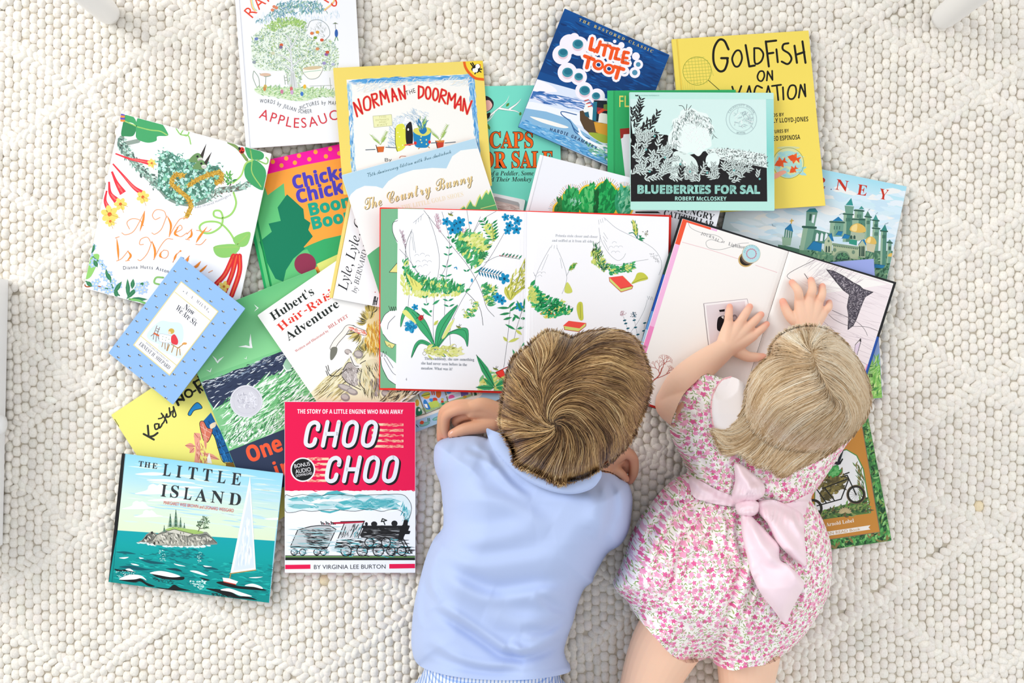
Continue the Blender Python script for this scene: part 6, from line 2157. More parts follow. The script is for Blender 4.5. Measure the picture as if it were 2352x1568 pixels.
def art_journal_left(A):
    edge_strip(A,(1568,502),(1441,911),(.95,.3),11.5,[(0,.14,'ee5a3c'),(.14,.6,'f2b8de'),(.6,1,'ee8cc2')])
    edge_strip(A,(1568,502),(1811,577),(-.3,.95),5.5,[(0,.27,'ee5a3c'),(.27,1,'eeb6de')])
    A.tf(1480,480,.2551)
    stem(A,[(390,110),(420,170),(520,215),(640,235),(700,270),(695,300),(600,275),(555,300),(580,350),(680,365),(780,340),(860,310),(940,305)],'8a8a8a',3.4)
    g='77777a'
    A.pathtext('JOURNAL',[(508,230),(600,262),(668,298)],26,g,'serif',off=-.016,gap=.3)
    A.pathtext('of',[(692,300),(720,308)],18,g,'serif',off=-.02)
    A.pathtext('Lighthouse',[(755,325),(850,350),(940,362)],30,g,'serif',off=-.02,gap=.15)
    A.line([(340,297),(600,370),(850,450)],5,'e9c0c4',cap=False)
    A.line([(1000,505),(1120,545),(1230,582)],5,'e9c0c4',cap=False)
    # drawn cotton reel
    A.ell(915,455,70,66,'c9a86a',-20,28)
    A.ell(920,452,62,56,'2f2a26',-20,28)
    A.ell(945,425,74,72,'6a5a50',-20,28)
    A.ell(962,403,84,84,'cfc4a8',-20,32)
    A.ell(964,401,79,79,'b4dbe2',-20,32)
    A.ring(964,402,42,7,'b8788e',28)
    for k in range(14):
        a=2*math.pi*k/14
        A.ell(964+44*math.cos(a),402+44*math.sin(a),6,6,'c490a0')
    A.pathtext('BEST COTTON',[(905,395),(930,345),(985,338),(1030,380)],14,'7fb4bc','serif',off=-.02)
    # old photograph with deckled edge; two plain dark coat shapes
    A.poly([(535,850),(925,808),(960,1220),(580,1260)],'f4f0f0')
    A.line([(535,850),(545,950),(560,1080),(580,1250)],6,'8a8084')
    A.line([(535,850),(925,808),(935,850)],5,'b4aab0',smooth=False)
    A.poly([(555,868),(905,828),(930,1200),(596,1240)],'e3d8dc')
    A.poly([(655,1080),(660,990),(690,962),(730,962),(750,1000),(740,1120),(690,1105)],'1f1a1d',True)
    A.poly([(690,970),(715,962),(712,990)],'f4f2f2')
    A.ell(700,935,24,26,'d8ccd0')
    A.poly([(672,908),(725,900),(722,922),(678,926)],'1c181b')
    A.ell(812,980,24,32,'9a8f96')
    A.ell(814,985,15,20,'d3c6cc')
    A.poly([(780,1020),(850,1015),(870,1140),(770,1140)],'6a6068',True)
    # branching coral at the bottom
    col='b05a52'
    A.line([(60,1560),(130,1500),(160,1430)],10,col)
    A.line([(90,1530),(160,1505),(230,1470)],6,col)
    rr=random.Random(3)

    def branch(x,y,a,L,d):
        x2,y2=x+L*math.cos(a),y+L*math.sin(a)
        A.line([(x,y),(x2,y2)],2.0+d*.8,'c88a80' if d < 3 else col,smooth=False,cap=False)
        if d:
            branch(x2,y2,a -.45+rr.uniform(-.2,.2),L*.78,d -1)
            branch(x2,y2,a+.45+rr.uniform(-.2,.2),L*.78,d -1)
    branch(140,1490,-1.9,40,5)
    branch(165,1430,-1.3,36,5)
    branch(200,1480,-.9,26,4)


def art_journal_right(A):
    A.tf(1480,480,.2551)
    A.poly([(1300,372),(1530,445),(1525,470),(1300,402)],'eeb6de')
    A.poly([(1300,372),(1330,382),(1328,410),(1300,402)],'c9a4dc')
    sk=[(1530,455),(2260,690),(2100,1300),(1960,1700),(1600,1250),(1290,590)]
    A.poly([(1530,452),(2245,685),(1960,1600),(1900,1560),(1560,1150),(1420,800),(1285,595)],'efe4e6')
    A.blades(sk,150,260,20,12,3,['d9ccd0','c9bcc2','e3d8dc'],.05,seed=251)
    A.blades([(1400,500),(1700,520),(1900,700),(1500,700)],60,200,-40,14,3,['cfc2c8','bdb0b8'],.05,seed=252)
    stem(A,[(1535,455),(1290,590),(1370,660)],'5a5458',4)
    stem(A,[(1440,580),(1480,640)],'3a3638',5)
    # sketched dark tail-like fin
    tail=[(1640,545),(1700,555),(1790,600),(1880,660),(1940,690),(1970,720),(2060,748),(1990,790),(1970,830),(1940,910),(1910,990),(1880,1050),(1832,1085),(1838,960),(1825,880),(1845,770),(1790,730),(1730,660)]
    A.poly(tail,'55505a')
    A.blades(tail,620,24,0,180,4,['2f2c34','8f8890','c3bcc2','3f3a42','a49ca4'],.3,seed=253,keep=True)
    A.line(tail,4,'2a262c',smooth=False,closed=True)
    stem(A,[(1660,950),(1720,1000),(1840,1050),(2000,1060),(2110,1100)],'7a7478',4)
    stem(A,[(1690,910),(1800,960),(1920,1020),(1980,1080),(2010,1140)],'7a7478',4)
    stem(A,[(1600,1000),(1700,1090),(1800,1200),(1900,1330),(2000,1400)],'b4a8ae',4)
    A.lines([[(1890,1310),(1900,1220),(1948,1165)],[(1915,1310),(1950,1190),(1948,1165)]],5,'4a4448',smooth=False)
    A.poly([(1900,1225),(1945,1195),(1915,1305),(1890,1310)],'e0cfe0')
    A.poly([(1935,1190),(1948,1162),(1950,1195)],'2f2a30')
    A.poly([(1885,1315),(1915,1315),(1905,1345),(1882,1340)],'4f8a6a')
    A.poly([(2005,1395),(2030,1400),(1985,1530),(1960,1520)],'f08ab8')
# ================================================================== the books, lowest first
G = globals().get
book('katy', 'yellow paperback with black handwritten title, under the navy and green book at lower left',
     [(255, 953), (538, 764), (762, 1113), (479, 1302)], .0035, 'ece57a', G('art_katy'), hard=False)
book('scarry', 'light blue book with rows of tiny shop pictures, its corner beneath the lying boy\'s hand',
     [(850, 746), (1100, 655), (1196, 897), (946, 996)], .006, 'a9cbe6', G('art_scarry'), hard=True)
book('chicka', 'orange and green picture book with hot pink dotted strip and dark leaf shape',
     [(546, 382), (829, 320), (899, 643), (616, 704)], .009, 'fba23c', G('art_chicka'), spine='0f9a55', joint=(14, 19), back='0f9a55')
book('applesauce', 'white hardcover with a large leafy tree picture, at the top edge of the rug',
     [(538, -28), (815, -46), (835, 322), (565, 341)], .010, 'eeeff3', G('art_applesauce'), spine='eeeff3', joint=(9, 13), back='e4e5ea')
book('caps', 'teal paperback with big orange capital letters, right of the yellow framed book',
     [(1040, 199), (1284, 195), (1291, 500), (1047, 503)], .0035, '74d6c0', G('art_caps'), hard=False)
book('toot', 'navy blue hardcover with orange title and white smoke puffs, tilted at the top',
     [(1297, 19.5), (1538, 126), (1431, 397), (1190, 291)], .009, '0d4a8a', G('art_toot'), spine='1b5f9e', back='2f78b4')
book('castle', 'wide pale sky book with a green castle of gold domes, at right',
     [(1696, 350), (2083, 428), (2014, 751), (1627, 673)], .008, 'bfdde6', G('art_castle'), spine='7a1420', back='c9dde2')
book('frog', 'ochre brown paperback framed by green foliage, under the girl at the right',
     [(1760, 960), (1988, 926), (2048, 1241), (1820, 1275)], .005, '4f9a4c', G('art_frog'), hard=False, back='f0c8c8')
book('nest', 'white picture book with green leaves, red trumpet flowers and orange script, far left',
     [(278, 260), (623, 353), (537, 754), (192, 661)], .008, 'f7f7f9', G('art_nest'), back='f3f3f5')
book('goldfish', 'yellow hardcover with large black hand lettering and a fishbowl, top right',
     [(1543, 90), (1857, 70), (1896, 472), (1579, 492)], .010, 'efd760', G('art_goldfish'), spine='efd760', joint=(10, 14), back='2b2a63')
book('flora', 'green hardcover mostly hidden behind the mint black and white book',
     [(1395, 208), (1690, 206), (1692, 480), (1396, 480)], .007, '2fa863', G('art_flora'), spine='35b06b', joint=(14, 18))
book('bunny_run', 'lavender and grass green paperback peeking out right of the open journal book',
     [(1717, 617), (2007, 594), (2027, 914), (1738, 937)], .004, '97a4dd', G('art_meadow'), hard=False)
book('card', 'small white card with a grey and mauve picture, below the teal paperback',
     [(1060, 428), (1207, 459), (1195, 520), (1048, 490)], .0025, 'e9eaea', G('art_card'), hard=False, rnd=5)
book('morning', 'green and navy picture book with grassy slope and round silver seal',
     [(406, 743), (724, 617), (890, 1024), (572, 1150)], .007, '7cc98a', G('art_morning'), back='2e3a55')
book('pale', 'pale yellow green book showing only a corner beside the white italic titled hardcover',
     [(727, 606), (850, 550), (880, 615), (757, 671)], .003, 'dbe07a', None, hard=False)
book('hubert', 'white paperback with black and red slab serif title, left of the red edged open book',
     [(591, 724), (830, 559), (1033, 854), (794, 1019)], .004, 'f7f6f2', G('art_hubert'), hard=False, back='f2dc7e')
book('lyle', 'white hardcover with black italic title running up its side beside a yellow spine',
     [(819, 359), (1080, 409), (1017, 733), (756, 683)], .007, 'f4f4f6', G('art_lyle'), spine='f0d77c', joint=(7, 9))
book('caterpillar', 'white hardcover with spiky green rounded bushes, under the mint black and white book',
     [(1240, 355), (1660, 461), (1586, 753), (1166, 646)], .007, 'eeeff5', G('art_bush'), spine='f2f3f6', joint=(7, 10))
book('norman', 'yellow framed paperback with curved red capital title over a doorway scene',
     [(765, 156), (1109, 139), (1130, 427), (789, 447)], .004, 'edd56c', G('art_norman'), hard=False)
book('milne', 'thick small sky blue hardcover patterned with tiny bees, on the left pile',
     [(415, 589), (563, 708), (397, 929), (249, 810)], .017, '8db5ea', G('art_bees'), back='6b9de2', spine='8db5ea', page_in=4)
book('bunny', 'white paperback with pale blue sky band and gold script title',
     [(784, 402), (1091, 317), (1185, 613), (878, 698)], .004, 'f3f2ee', G('art_country'), hard=False, back='f0b8ae')
book('blueberries', 'mint framed paperback with black and white hillside picture, upper right',
     [(1445, 211.6), (1777, 213), (1779, 484), (1448, 482)], .004, 'b4e2d6', G('art_blue'), hard=False, back='d8e4df')
book('island', 'wide teal sea book with rocky island and white sail, black spine, bottom left',
     [(280, 1041), (650, 1087), (618, 1384), (249, 1336)], .009, '9fd6e6', G('art_island'), spine='1c1c1e', joint=(8, 8.6), back='1f6f78')
book('choo', 'crimson and white hardcover with steam train drawing, left of the boy',
     [(653.5, 922), (954, 923), (954, 1315), (654, 1315)], .009, 'f1f2f6', G('art_choo'), spine='e8104e', back='e8104e')


# ------------------------------------------------------------------ the two open books
def open_book(key, label, quad, gut, th_l, th_r, board, art_b, art_l, art_r, lq, rq, paper='f8f8f8', page_name='page_stack'):
    """quad: whole cover board TL,TR,BR,BL; gut: the two gutter ends; lq / rq: the page outlines"""
    pl = rest(quad, .003)
    c = np.mean(np.asarray(quad, float), 0)
    root = thing('open_book', label, 'book', tuple(on_plane(c[0], c[1], pl, 0)), GROUP)
    tb = .003
    A = Art()
    if art_b:
        art_b(A)
    base = [(slab_geo([quad[0], gut[0], gut[1], quad[3]], pl, 0, tb, 1.5), board), (slab_geo([gut[0], quad[1], quad[2], gut[1]], pl, 0, tb, 1.5), board)]
    print_on('cover_boards', root, base, A, [inset(quad, .5, .5, .5, .5)], pl, tb, M_PRINT)
    for side, q, th, art in (('L', lq, th_l, art_l), ('R', rq, th_r, art_r)):
        q = [np.asarray(p, float) for p in q]
        w = np.linalg.norm(q[1] - q[0])
        ux = (q[1] - q[0]) / w
        # distance from the gutter in pixels
        gpt = q[1] if side == 'L' else q[0]
        sgn = -1 if side == 'L' else 1

        def lift(p, th=th, gpt=gpt, ux=ux, sgn=sgn):
            d = np.maximum(((np.asarray(p, float) - gpt) @ ux) * sgn, 0)
            return tb + th * np.interp(d, [0, 3, 8, 16, 24], [.3, .66, .88, .98, 1.0])
        ks = np.unique(np.r_[0, 3, 8, 16, 24, w]) / w
        if side == 'L':
            ks = np.sort(1 - ks)
        ks = np.clip(ks, 0, 1)
        top = np.array([lerp2(q[0], q[1], k) for k in ks])
        bot = np.array([lerp2(q[3], q[2], k) for k in ks])
        n = len(ks)

        def world(p, h):
            return np.array([on_plane(a, b, pl, z) for (a, b), z in zip(p, h)])
        V = np.vstack([world(top, lift(top)), world(bot, lift(bot))])
        Lo = V.copy()
        Lo[:, 2] = on_plane(np.r_[top[:, 0], bot[:, 0]], np.r_[top[:, 1], bot[:, 1]], pl, tb)[:, 2] + .0001
        V = np.vstack([V, Lo])
        F = [(i, n + i, n + i + 1, i + 1) for i in range(n - 1)]
        F += [(2 * n + i, 2 * n + i + 1, i + 1, i)[::-1] for i in range(n - 1)][:0]
        F += [(i, i + 1, 2 * n + i + 1, 2 * n + i) for i in range(n - 1)]
        F += [(n + i + 1, n + i, 3 * n + i, 3 * n + i + 1) for i in range(n - 1)]
        F += [(0, 2 * n, 3 * n, n), (n - 1, 2 * n - 1, 4 * n - 1, 3 * n - 1)]
        Cc = np.tile(lin(paper), (len(V), 1))
        A = Art()
        if art:
            art(A)
        parts = [V]
        cols = [Cc]
        if A.n:
            p, cc, l, f = clip_art(A, [inset(q, .4, .4, .4, .4)])
            if len(p):
                h = lift(p)
                k = on_plane(p[:, 0], p[:, 1], pl, 0)
                # follow the page height point by point
                X, Y = (p[:, 0] - 1176) * S, (784 - p[:, 1]) * S
                qq = pl[1] * X + pl[2] * Y
                kk = (pl[0] + h + qq) / (H + qq)
                wv = np.stack([X * (1 - kk), Y * (1 - kk), H * kk + 1.5e-5 + l * min(0.8e-6, 2.4e-4 / l.max())], -1)
                F += [tuple(i + len(V) for i in t) for t in f]
                parts.append(wv)
                cols.append(cc)
        mesh_obj(page_name, np.vstack(parts), F, M_PAGE, root, np.vstack(cols))
    qw = np.array([on_plane(x, y, pl, .004)[:2] for x, y in quad])
    PLACED.append((qw, pl, tb + max(th_l, th_r)))
    BOOKS[key] = (pl, tb + max(th_l, th_r))
    return root


open_book('meadow', 'open book with red boards and meadow plant drawings, before the lying boy',
          [(872, 476), (1542, 494), (1534, 912), (871, 895)], [(1211, 484), (1206, 904)], .0035, .006, 'ee2b20',
          G('art_endpaper'), G('art_meadow_left'), G('art_meadow_right'),
          [(914, 479), (1211, 486), (1206, 899), (909, 892)], [(1211, 486), (1536.5, 498), (1529, 906), (1206, 899)], 'f7f7fa')
open_book('journal', 'open black edged journal book with sketched tail and old photo, under the girl\'s hands',
          [(1564, 495), (2059, 648), (1927, 1068), (1432, 915)], [(1811.6, 574), (1679.6, 994)], .0045, .0045, '191a1e',
          G('art_journal_board'), G('art_journal_left'), G('art_journal_right'),
          [(1568, 502), (1811, 577), (1682, 990), (1441, 911)], [(1812, 577), (2052, 651), (1923, 1060), (1683, 990)], 'f5f2ee')
# ================================================================== people: shared tools
def seg_dist(p, a, b):
    d = b - a
    t = np.clip(((p - a) @ d) / max(d @ d, 1e-12), 0, 1)
    return np.linalg.norm(p - (a + t[:, None] * d), axis=1)


def path_dist(p, path):
    r = np.full(len(p), 1e9)
    for i in range(len(path) - 1):
        r = np.minimum(r, seg_dist(p, path[i], path[i + 1]))
    return r


def path_signed(p, path):
    """distance to a path, signed by side, and how far along (0..1)"""
    best = np.full(len(p), 1e9)
    sg = np.ones(len(p))
    al = np.zeros(len(p))
    n = len(path) - 1
    for i in range(n):
        a, b = path[i], path[i + 1]
        d = b - a
        t = np.clip(((p - a) @ d) / (d @ d), 0, 1)
        q = p - (a + t[:, None] * d)
        r = np.linalg.norm(q, axis=1)
        c = d[0] * (p[:, 1] - a[1]) - d[1] * (p[:, 0] - a[0])
        m = r < best
        best[m], sg[m], al[m] = r[m], np.sign(c[m]), (i + t[m]) / n
    return best * sg, al


def support(w):
    """height of whatever lies under the world points w (N x 2)"""
    z = np.full(len(w), .0012)
    for (q, pl, t) in PLACED:
        m = inside(w, q)
        z[m] = np.maximum(z[m], pl[0] + pl[1] * w[m, 0] + pl[2] * w[m, 1] + t + .0012)
    return z


def tuck(V, zfun, outline, gap, zmin=-1):
    """keep the skin below the garment or hair that covers it"""
    f = S * (1 - V[:, 2] / H)
    p = np.stack([V[:, 0] / f + 1176, 784 - V[:, 1] / f], -1)
    m = inside(p, outline) & (V[:, 2] > zmin)
    lim = zfun(p[m]) - gap
    V[m, 2] = np.minimum(V[m, 2], lim)
    return V


class Cloth:
    """a soft surface over a body: outline in photograph pixels, height map, folds"""

    def __init__(self, outline, scale=(0, 0, 1), closed_edge=None, open_pts=()):
        ox, oy, s = scale
        self.o = np.asarray(outline, float) * s + (ox, oy)
        self.folds = []
        self.tf = scale
        self.out = catmull(self.o, 8, True)
        # which of the outline's edges roll down to the floor (the others stay free hems)
        n = len(self.o)
        self.side = [i for i in range(n) if i not in open_pts]

    def pts(self, p):
        ox, oy, s = self.tf
        return np.asarray(p, float) * s + (ox, oy)

    def fold(self, path, w, amp, ridge=False):
        self.folds.append((catmull(self.pts(path), 6), w, amp, ridge))
        return self

    def edge_dist(self, p):
        r = np.full(len(p), 1e9)
        m = len(self.out)
        for i in range(m):
            if (i // 8) in self.side:
                r = np.minimum(r, seg_dist(p, self.out[i], self.out[(i + 1) % m]))
        return r

    def add_folds(self, p, z):
        for path, w, amp, ridge in self.folds:
            s, al = path_signed(p, path)
            k = np.clip(np.minimum(al, 1 - al) * 5, 0, 1) ** .7
            u = s / w
            z = z + amp * k * (np.exp(-u * u) if ridge else 1.6 * u * np.exp(-u * u))
        return z

    def build(self, name, parent, zfun, mat, step=4.0, low=None, cap=True):
        P = self.out
        # even boundary
        L = np.r_[0, np.cumsum(np.linalg.norm(np.diff(np.vstack([P, P[:1]]), axis=0), axis=1))]
        n = max(12, int(L[-1] / step))
        t = np.linspace(0, L[-1], n, endpoint=False)
        Q = np.vstack([P, P[:1]])
        B = np.stack([np.interp(t, L, Q[:, 0]), np.interp(t, L, Q[:, 1])], -1)
        lo, hi = B.min(0), B.max(0)
        gx, gy = np.meshgrid(np.arange(lo[0], hi[0], step), np.arange(lo[1], hi[1], step))
        gx[1::2] += step / 2
        g = np.stack([gx.ravel(), gy.ravel()], -1)
        g = g[inside(g, B)]
        d = path_dist(g, np.vstack([B, B[:1]]))
        g = g[d > step * .55]
        V = [Vector(v) for v in np.vstack([B, g])]
        E = [(i, (i + 1) % n) for i in range(n)]
        ov, oe, of, _, _, _ = delaunay_2d_cdt(V, E, [], 1, 1e-4)
        p = np.array([v[:] for v in ov])
        z = zfun(p)
        top = at_np(p[:, 0], p[:, 1], z)
        sup = support(top[:, :2])
        top[:, 2] = np.maximum(top[:, 2], sup + .004)
        F = []
        for f in of:
            a, b, c = [p[i] for i in f[:3]]
            nz = -((b[0] - a[0]) * (c[1] - a[1]) - (b[1] - a[1]) * (c[0] - a[0]))
            F.append(tuple(f) if nz > 0 else tuple(f)[::-1])
        # skirt down the rim
        from collections import Counter
        cnt = Counter()
        for f in F:
            for i in range(len(f)):
                cnt[tuple(sorted((f[i], f[(i + 1) % len(f)])))] += 1
        rim, rtop = {}, {}
        base = len(p)
        low_v = []
        for f in list(F):
            for i in range(len(f)):
                a, b = f[i], f[(i + 1) % len(f)]
                if cnt[tuple(sorted((a, b)))] == 1:
                    for k in (a, b):
                        if k not in rim:
                            rtop[k] = base + len(low_v)
                            low_v.append(top[k].copy())
                            rim[k] = base + len(low_v)
                            q = top[k].copy()
                            q[2] = (max(low, sup[k] + .001) if low is not None and low > 0 else q[2] + (low if low is not None else -.003))
                            low_v.append(q)
                    F.append((rtop[b], rtop[a], rim[a], rim[b]))
        Vt = np.vstack([top, np.array(low_v)]) if low_v else top
        return mesh_obj(name, Vt, F, mat, parent, smooth=True)


def dome(d, w):
    t = np.clip(d / w, 0, 1)
    return np.sqrt(np.maximum(1 - (1 - t) ** 2, 0))


class Flesh:
    """overlapping limbs melted into one continuous skin"""

    def __init__(self):
        self.parts = []

    def limb(self, pts, rad, n=8, seg=28, smooth=True):
        p = np.asarray(pts, float)
        r = np.asarray(rad, float)
        if smooth and len(p) > 2:
            q = catmull(np.hstack([p, r[:, None]]), n)
        else:
            t = np.linspace(0, 1, n + 1)[:, None]
            q = np.vstack([np.hstack([p[i], r[i]]) * (1 - t) + np.hstack([p[i + 1], r[i + 1]]) * t for i in range(len(p) - 1)])
        c, rr = q[:, :3], q[:, 3]
        d = np.gradient(c, axis=0)
        d /= np.maximum(np.linalg.norm(d, axis=1, keepdims=True), 1e-9)
        ref = np.array([0, 0, 1.0])
        rings, cent = [], []
        # round ends
        seq = []
        for a in (80, 55, 28):
            seq.append((c[0] - d[0] * rr[0] * math.sin(math.radians(a)), d[0], rr[0] * math.cos(math.radians(a))))
        seq += [(c[i], d[i], rr[i]) for i in range(len(c))]
        for a in (28, 55, 80):
            seq.append((c[-1] + d[-1] * rr[-1] * math.sin(math.radians(a)), d[-1], rr[-1] * math.cos(math.radians(a))))
        V = []
        u_prev = None
        for (o, dd, r1) in seq:
            u = np.cross(dd, ref) if u_prev is None else u_prev - dd * (u_prev @ dd)
            if np.linalg.norm(u) < 1e-6:
                u = np.cross(dd, np.array([1.0, 0, 0]))
            u /= np.linalg.norm(u)
            u_prev = u
            w = np.cross(dd, u)
            a = np.linspace(0, 2 * np.pi, seg, endpoint=False)
            V.append(o + (np.cos(a)[:, None] * u + np.sin(a)[:, None] * w) * r1)
        m = len(seq)
        V = np.vstack(V)
        F = [(i * seg + k, i * seg + (k + 1) % seg, (i + 1) * seg + (k + 1) % seg, (i + 1) * seg + k) for i in range(m - 1) for k in range(seg)]
        F += [tuple(range(seg))[::-1], tuple(range((m - 1) * seg, m * seg))]
        self.parts.append((V, F))
        return self

    def ellipsoid(self, c, axes, radii, n=40):
        """axes: three unit vectors"""
        V, F = [], []
        A = np.array(axes, float)
        for i in range(n // 2 + 1):
            e = math.pi * i / (n // 2)
            for k in range(n):
                a = 2 * math.pi * k / n
                l = np.array([math.sin(e) * math.cos(a) * radii[0], math.sin(e) * math.sin(a) * radii[1], math.cos(e) * radii[2]])
                V.append(np.asarray(c) + l @ A)
        for i in range(n // 2):
            for k in range(n):
                F.append((i * n + k, (i + 1) * n + k, (i + 1) * n + (k + 1) % n, i * n + (k + 1) % n))
        self.parts.append((np.array(V), F))
        return self

    def melt(self, voxel, smooth_n):
        V, F = join_geo(self.parts)
        me = bpy.data.meshes.new('flesh')
        me.from_pydata([tuple(v) for v in V], [], F)
        o = bpy.data.objects.new('flesh', me)
        COL.objects.link(o)
        r = o.modifiers.new('r', 'REMESH')
        r.mode = 'VOXEL'
        r.voxel_size = voxel
        s = o.modifiers.new('s', 'SMOOTH')
        s.factor = .5
        s.iterations = smooth_n
        dg = bpy.context.evaluated_depsgraph_get()
        ev = bpy.data.meshes.new_from_object(o.evaluated_get(dg))
        n = len(ev.vertices)
        v = np.empty(n * 3, np.float32)
        ev.vertices.foreach_get('co', v)
        f = [tuple(p.vertices) for p in ev.polygons]
        bpy.data.objects.remove(o)
        bpy.data.meshes.remove(me)
        bpy.data.meshes.remove(ev)
        return v.reshape(-1, 3).astype(float), f


def skin_material(name):
    m, nt, b, a = attr_mat(name, .48, .3)
    b.inputs['Subsurface Weight'].default_value = .18
    b.inputs['Subsurface Radius'].default_value = (1, .4, .22)
    b.inputs['Subsurface Scale'].default_value = .005
    n = node(nt, 'ShaderNodeTexNoise')
    n.inputs['Scale'].default_value = 900
    bp = node(nt, 'ShaderNodeBump')
    bp.inputs['Strength'].default_value = .08
    bp.inputs['Distance'].default_value = .0006
    tc = node(nt, 'ShaderNodeTexCoord')
    nt.links.new(tc.outputs['Object'], n.inputs['Vector'])
    nt.links.new(n.outputs['Fac'], bp.inputs['Height'])
    nt.links.new(bp.outputs['Normal'], b.inputs['Normal'])
    return m


def hair_material(name):
    m, nt, b, a = attr_mat(name, .38, .45)
    return m


def cloth_material(name, color, rough=.85, scale=1400, strength=.12):
    m, nt, b = new_mat(name, rough, .15, color)
    b.inputs['Sheen Weight'].default_value = .15
    n = node(nt, 'ShaderNodeTexNoise')
    n.inputs['Scale'].default_value = scale
    bp = node(nt, 'ShaderNodeBump')
    bp.inputs['Strength'].default_value = strength
    bp.inputs['Distance'].default_value = .0005
    tc = node(nt, 'ShaderNodeTexCoord')
    nt.links.new(tc.outputs['Object'], n.inputs['Vector'])
    nt.links.new(n.outputs['Fac'], bp.inputs['Height'])
    nt.links.new(bp.outputs['Normal'], b.inputs['Normal'])
    return m


def value_noise(p, freq, seed):
    r = np.random.default_rng(seed)
    T = r.random((64, 64))
    q = p * freq
    i = np.floor(q).astype(int)
    f = q - i
    f = f * f * (3 - 2 * f)
    g = lambda a, b: T[(i[:, 0] + a) % 64, (i[:, 1] + b) % 64]
    return (g(0, 0) * (1 - f[:, 0]) + g(1, 0) * f[:, 0]) * (1 - f[:, 1]) + (g(0, 1) * (1 - f[:, 0]) + g(1, 1) * f[:, 0]) * f[:, 1]


def hair(name, parent, cap_cloth, zfun, guides, roots, length, cols, mat, cap_col, n_pts=12, rad=.00042, lift=.006, seed=1, wave=0.0, stray=1.0):
    """cap surface plus combed strands; guides = [(x, y, dx, dy)] in photograph pixels"""
    r = np.random.default_rng(seed)
    G = np.asarray(guides, float)
    gd = G[:, 2:] / np.linalg.norm(G[:, 2:], axis=1, keepdims=True)

    def field(p):
        d2 = ((p[:, None, :] - G[None, :, :2]) ** 2).sum(-1)
        w = 1 / (d2 + 150.0) ** 1.5
        v = (w[..., None] * gd[None]).sum(1)
        return v / np.maximum(np.linalg.norm(v, axis=1, keepdims=True), 1e-6)
    p = np.asarray(roots, float)
    n = len(p)
    L = length * r.uniform(.55, 1.15, n)
    step = L / (n_pts - 1)
    rim = np.vstack([cap_cloth.out, cap_cloth.out[:1]])[::3]
    over = np.abs(r.normal(0, 3.0, n)) + 1
    lf = lift * r.random(n) ** 1.5
    jit = r.normal(0, .07 * stray, n)
    cl = (value_noise(p, 1 / 14.0, seed + 3) - .5) * .55 * stray
    pts, zs = [p.copy()], []
    for k in range(n_pts - 1):
        v = field(p)
        a = jit + cl + wave * np.sin(k * .9 + 6 * value_noise(p, 1 / 25.0, seed + 4))
        c, s = np.cos(a), np.sin(a)
        v = np.stack([v[:, 0] * c - v[:, 1] * s, v[:, 0] * s + v[:, 1] * c], -1)
        q = p + v * step[:, None]
        # locks end at the rim of the hair, fanned a little
        dq = np.where(inside(q, cap_cloth.out), 0, path_dist(q, rim))
        p = np.where((dq > over)[:, None], p + (q - p) * .04, q)
        pts.append(p.copy())
    pts = np.stack(pts, 1)                                   # n, k, 2
    K = n_pts
    flat = pts.reshape(-1, 2)
    z = zfun(flat).reshape(n, K)
    t = np.linspace(0, 1, K)
    z = z + lf[:, None] * np.sin(np.pi * np.clip(t * .8 + .1, 0, 1))[None] + .0006
    W = at_np(flat[:, 0], flat[:, 1], z.ravel()).reshape(n, K, 3)
    d = np.gradient(W, axis=1)
    d /= np.maximum(np.linalg.norm(d, axis=2, keepdims=True), 1e-9)
    up = np.array([0, 0, 1.0])
    u = np.cross(d, up)
    u /= np.maximum(np.linalg.norm(u, axis=2, keepdims=True), 1e-9)
    w = np.cross(u, d)
    R = rad * (0.35 + .65 * np.sin(np.pi * np.clip(.12 + .86 * t, 0, 1)))[None, :, None] * r.uniform(.7, 1.3, (n, 1, 1))
    ring = []
    for k in range(3):
        a = 2 * math.pi * k / 3 + math.pi / 2
        ring.append(W + (u * math.cos(a) + w * math.sin(a)) * R)
    V = np.stack(ring, 2).reshape(-1, 3)                      # n, K, 3
    idx = np.arange(n * K * 3).reshape(n, K, 3)
    F = []
    for k in range(3):
        a, b2 = idx[:, :-1, k], idx[:, :-1, (k + 1) % 3]
        c2, e = idx[:, 1:, (k + 1) % 3], idx[:, 1:, k]
        F.append(np.stack([a, b2, c2, e], -1).reshape(-1, 4))
    F = np.vstack(F)
    C = np.array([lin(c) for c in cols])
    v1 = np.clip((value_noise(pts[:, K // 3], 1 / 9.0, seed + 7) - .5) * .95 + (value_noise(pts[:, K // 3], 1 / 40.0, seed + 8) - .5) * .6 + .48 + r.normal(0, .07, n), 0, .999)
    f = v1 * (len(C) - 1)
    i = f.astype(int)
    fr = (f - i)[:, None]
    base = C[i] * (1 - fr) + C[np.minimum(i + 1, len(C) - 1)] * fr
    cc = np.repeat(base, K * 3, 0)
    # the close cap below the strands
    capo = cap_cloth.build('cap', parent, lambda q: zfun(q) - .0035, mat, 5.0, low=None)
    me = capo.data
    cv = np.empty(len(me.vertices) * 3, np.float32)
    me.vertices.foreach_get('co', cv)
    cv = cv.reshape(-1, 3) + np.array(parent['_org'])
    cf = []
    for q in me.polygons:
        w4 = tuple(q.vertices)
        cf.append(w4 if len(w4) == 4 else (w4[0], w4[1], w4[2], w4[2]))
    bpy.data.objects.remove(capo)
    quads = np.array([q for q in cf if q[2] != q[3]]).reshape(-1, 4)
    tris = np.array([q[:3] for q in cf if q[2] == q[3]])
    faces = [tuple(x) for x in F] + [tuple(x + len(V)) for x in quads] + [tuple(x + len(V)) for x in tris]
    V2 = np.vstack([V, cv])
    cc = np.vstack([cc, np.tile(lin(cap_col), (len(cv), 1))])
    return mesh_obj(name, V2, faces, mat, parent, cc, smooth=True)


def px3(lst):
    return [at(*q) for q in lst]


